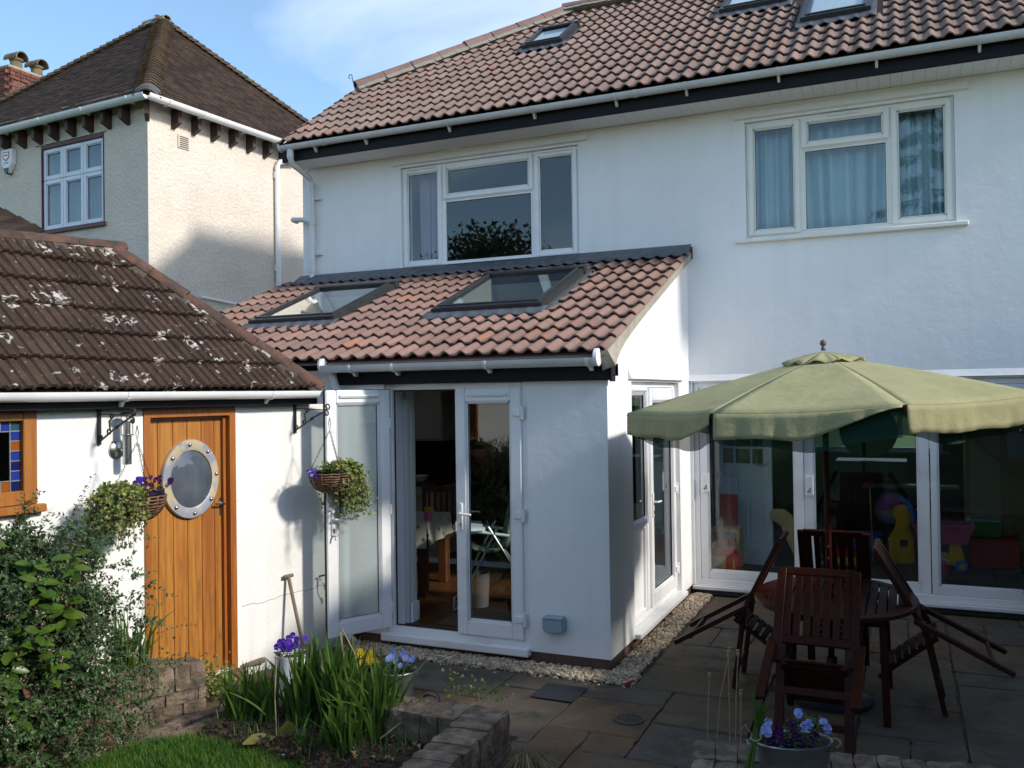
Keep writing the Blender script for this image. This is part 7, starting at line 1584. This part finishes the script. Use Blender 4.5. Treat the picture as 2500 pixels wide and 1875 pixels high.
t = toy('toy_box', 'red rounded toy seat with see-through window beside the toy kitchen', 'toy', (.28, .3, fl)); H = T(.10, .28, fl); MB().prism([(0, 0), (.36, 0), (.38, .06), (.38, .24), (.33, .32), (0, .32)], 0, .10, H @ RX(R(90))).build('body', RED, t, bevel=.025, seg=2); MB().prism([(.02, .05), (.22, .05), (.22, .24), (.02, .24)], .101, .105, H @ RX(R(90))).build('panel', BEECH, t); MB().box(.30, .315, -.113, -.1005, .08, .22, H).build('yellow_bar', YEL, t)
t = toy('cardboard_rocker', 'pale wooden rocking toy with rounded head', 'toy', (.85, 1.1, fl)); H = T(.66, 1.05, fl) @ RZ(R(-8)); MB().prism([(.0, .60), (.04, .66), (.16, .66), (.24, .60), (.56, .20), (.52, .05), (.32, .05), (.20, .30), (.12, .48), (.02, .54)], -.03, .03, H @ RX(R(90))).build('body', BEECH, t, bevel=.01); MB().prism([(.28, .0), (.56, .0), (.60, .10), (.30, .10)], -.06, .06, H @ RX(R(90))).build('runner', BLU, t, bevel=.01)
t = toy('doll_pram', 'lilac and white doll pram with rounded hood', 'toy pram', (1.95, 2.6, fl)); H = T(1.92, 2.55, fl); MB().lathe([(.20 * math.cos(a), .20 * math.sin(a)) for a in [k * math.pi / 16 for k in range(9)]], 20, H @ T(0, 0, .52)).build('hood', LILAC, t, smooth=True); MB().lathe([(0, .32), (.14, .34), (.195, .44), (.20, .515), (.0, .515)], 20, H).build('body', GREYBLUE, t, smooth=True)
for x in (-.12, .12):
    for y in (-.12, .12): MB().lathe([(.045, -.012), (.06, -.012), (.06, .012), (.045, .012)], 16, H @ T(x, y, .061) @ RX(R(90))).build('wheel', POTDARK, t)
    MB().tube([H @ Vector((x, -.12, .06)), H @ Vector((-x, .12, .34))], .008, 6).build('strut', CHROME, t)
MB().tube([H @ Vector((-.14, .15, .34)), H @ Vector((-.14, .35, .66)), H @ Vector((.14, .35, .66)), H @ Vector((.14, .15, .34))], .009, 6).build('handle', LILAC, t)
t = toy('toy_trolley', 'yellow toy trolley with blue handle and pink basket', 'toy trolley', (2.5, 1.6, fl)); H = T(2.42, 1.55, fl)
q = MB(); q.add([(-.22, -.14, .30), (.26, -.14, .30), (.26, .14, .30), (-.22, .14, .30), (-.27, -.18, .50), (.33, -.18, .50), (.33, .18, .50), (-.27, .18, .50)], [(0, 3, 2, 1), (0, 1, 5, 4), (1, 2, 6, 5), (2, 3, 7, 6), (3, 0, 4, 7)], H); q.build('basket', PNK, t); bk_ = MB(); bars(bk_, -.285, .345, -.195, .195, .03, .03, .03, .03, -.02, .01, H @ T(0, 0, .50) @ RX(R(90))); bk_.build('basket_rim', PNK, t, bevel=.006)
MB().prism([(-.22, 0.06), (.26, .06), (.20, .29), (.10, .29), (.08, .17), (-.04, .17), (-.06, .29), (-.16, .29)], -.12, .12, H @ RX(R(90))).build('frame', YEL, t, bevel=.012); MB().tube([H @ Vector((-.24, -.16, .50)), H @ Vector((-.30, -.16, .72)), H @ Vector((-.40, -.14, .80))], .03, 8).build('handle', BLU, t, smooth=True)
for x in (-.16, .2): MB().lathe([(0, -.02), (.065, -.02), (.065, .02), (0, .02)], 18, H @ T(x, -.15, .066) @ RX(R(90))).build('wheel', BLU, t, bevel=.006); MB().lathe([(0, 0), (.03, 0), (.03, .01), (0, .01)], 12, H @ T(x, -.17, .066) @ RX(R(90))).build('hub', YEL, t)
t = toy('giraffe_toy', 'yellow giraffe-shaped activity toy', 'toy', (1.75, 1.3, fl)); H = T(2.03, 1.75, fl); MB().prism([(-.14, 0), (.14, 0), (.12, .30), (.08, .40), (.10, .55), (.06, .66), (-.02, .68), (-.10, .62), (-.10, .55), (-.05, .52), (-.08, .38), (-.14, .30)], -.06, .06, H @ RX(R(90))).build('body', YEL, t, bevel=.02, seg=2); MB().prism([(-.02, .20), (.06, .20), (.06, .28), (-.02, .28)], .0605, .063, H @ RX(R(90))).build('window_print', GASKET, t); MB().sphere(H @ Vector((.02, 0, .70)), .035, 10, 6).build('horn', RED, t, smooth=True)
t = toy('red_storage_box', 'red plastic storage box under a green lidded one', 'box', (3.05, 1.9, fl)); MB().box(2.72, 3.22, 1.75, 2.1, fl, fl + .33).build('box', RED, t, bevel=.015); 
t = toy('green_storage_box', 'dark green and clear box lying on the red storage box', 'box', (3.0, 1.9, .46)); MB().box(2.70, 3.05, 1.78, 2.08, fl + .331, fl + .50).build('box', GRN, t, bevel=.015); MB().box(2.72, 3.03, 1.80, 2.06, fl + .501, fl + .53).build('lid', GREYBLUE, t, bevel=.01)
t = toy('pink_bucket', 'small pink toy bucket on the playroom floor', 'bucket', (2.35, .8, fl)); MB().lathe([(0, 0), (.09, 0), (.12, .20), (.128, .205), (.115, .20), (.085, .01), (0, .01)], 20, T(2.36, .75, fl)).build('pail', PNK, t, auto=40); MB().tube([(2.36 + .12 * math.cos(a), .75, fl + .20 + .06 * math.sin(a)) for a in [k * math.pi / 8 for k in range(9)]], .005, 5).build('handle', WHITEGLOSS, t)
t = toy('green_tunnel', 'round green pop-up play tunnel standing behind the toys', 'play tunnel', (1.6, 3.6, 1.4)); MB().lathe([(0, .0), (.36, .0), (.38, .02), (.36, .04), (0, .04)], 28, T(1.62, 3.9, 1.55) @ RX(R(90))).build('disc', GRN, t, auto=40); MB().box(1.2, 2.1, 3.6, 4.2, fl, 1.15).build('stand', DKOAK, t)
t = toy('tall_cupboard', 'tall beige cupboard door in the shadowy playroom corner', 'cupboard', (3.1, 3.3, fl)); MB().box(2.78, 3.6, 3.2, 3.7, fl, 2.0).build('carcass', CARD, t, bevel=.006); MB().box(2.82, 3.17, 3.178, 3.198, fl + .05, 1.95).build('cupboard_door', CREAM, t, bevel=.006); MB().sphere((3.13, 3.165, 1.25), .015, 8, 5).build('knob', BRASS, t)
t = toy('ball_pit_ring', 'yellow and red plastic toy ring on the floor behind the garden table', 'toy', (1.45, 1.2, fl)); MB().tube([(1.42 + .20 * math.cos(a), 1.30 + .14 * math.sin(a), fl + .08) for a in [k * math.pi / 10 for k in range(20)]], .055, 8, closed=True).build('ring', YEL, t, smooth=True); MB().sphere((1.42, 1.30, fl + .14), (.14, .10, .09), 14, 8).build('dome', RED, t, smooth=True)
t = toy('blue_tub', 'blue plastic tub pushed behind the doll pram', 'tub', (1.75, 2.2, fl)); MB().lathe([(0, 0), (.17, 0), (.21, .26), (.22, .265), (.20, .26), (.165, .02), (0, .02)], 22, T(1.64, 2.15, fl)).build('tub', BLU, t, auto=40)
t = toy('push_stick', 'toy push stick with orange red knob', 'toy', (1.7, 1.7, fl)); MB().tube([(1.72, 1.75, fl), (1.70, 1.72, fl + .88)], .008, 8).build('stick', BEECH, t); MB().sphere((1.70, 1.72, fl + .91), .035, 10, 6).build('knob', RED, t, smooth=True)
t = toy('changing_bag', 'grey and red patterned bag hanging on the playroom wall', 'bag', (3.6, 2.6, 1.5)); MB().prism([(-.14, .0), (.13, .02), (.16, .40), (.08, .52), (-.08, .52), (-.18, .38)], -.06, .06, T(3.34, 2.6, 1.28) @ RX(R(90))).build('bag', GREYBLUE, t, bevel=.03, seg=2); MB().prism([(-.05, .30), (.06, .30), (.06, .38), (-.05, .38)], .061, .064, T(3.34, 2.6, 1.28) @ RX(R(90))).build('patch', RED, t)
t = toy('ironing_board', 'folding board with patterned cover at the back of the playroom', 'ironing board', (1.9, 3.2, fl)); MB().box(1.55, 2.7, 2.95, 3.2, .86, .90).build('board', GREYBLUE, t, bevel=.02); MB().tube([(1.7, 3.07, fl), (2.5, 3.07, .86)], .01, 6).build('leg', CHROME, t); MB().tube([(2.5, 3.07, fl), (1.7, 3.07, .86)], .01, 6).build('leg', CHROME, t)
print('tiles', MAINCOUNT, EXTCOUNT)
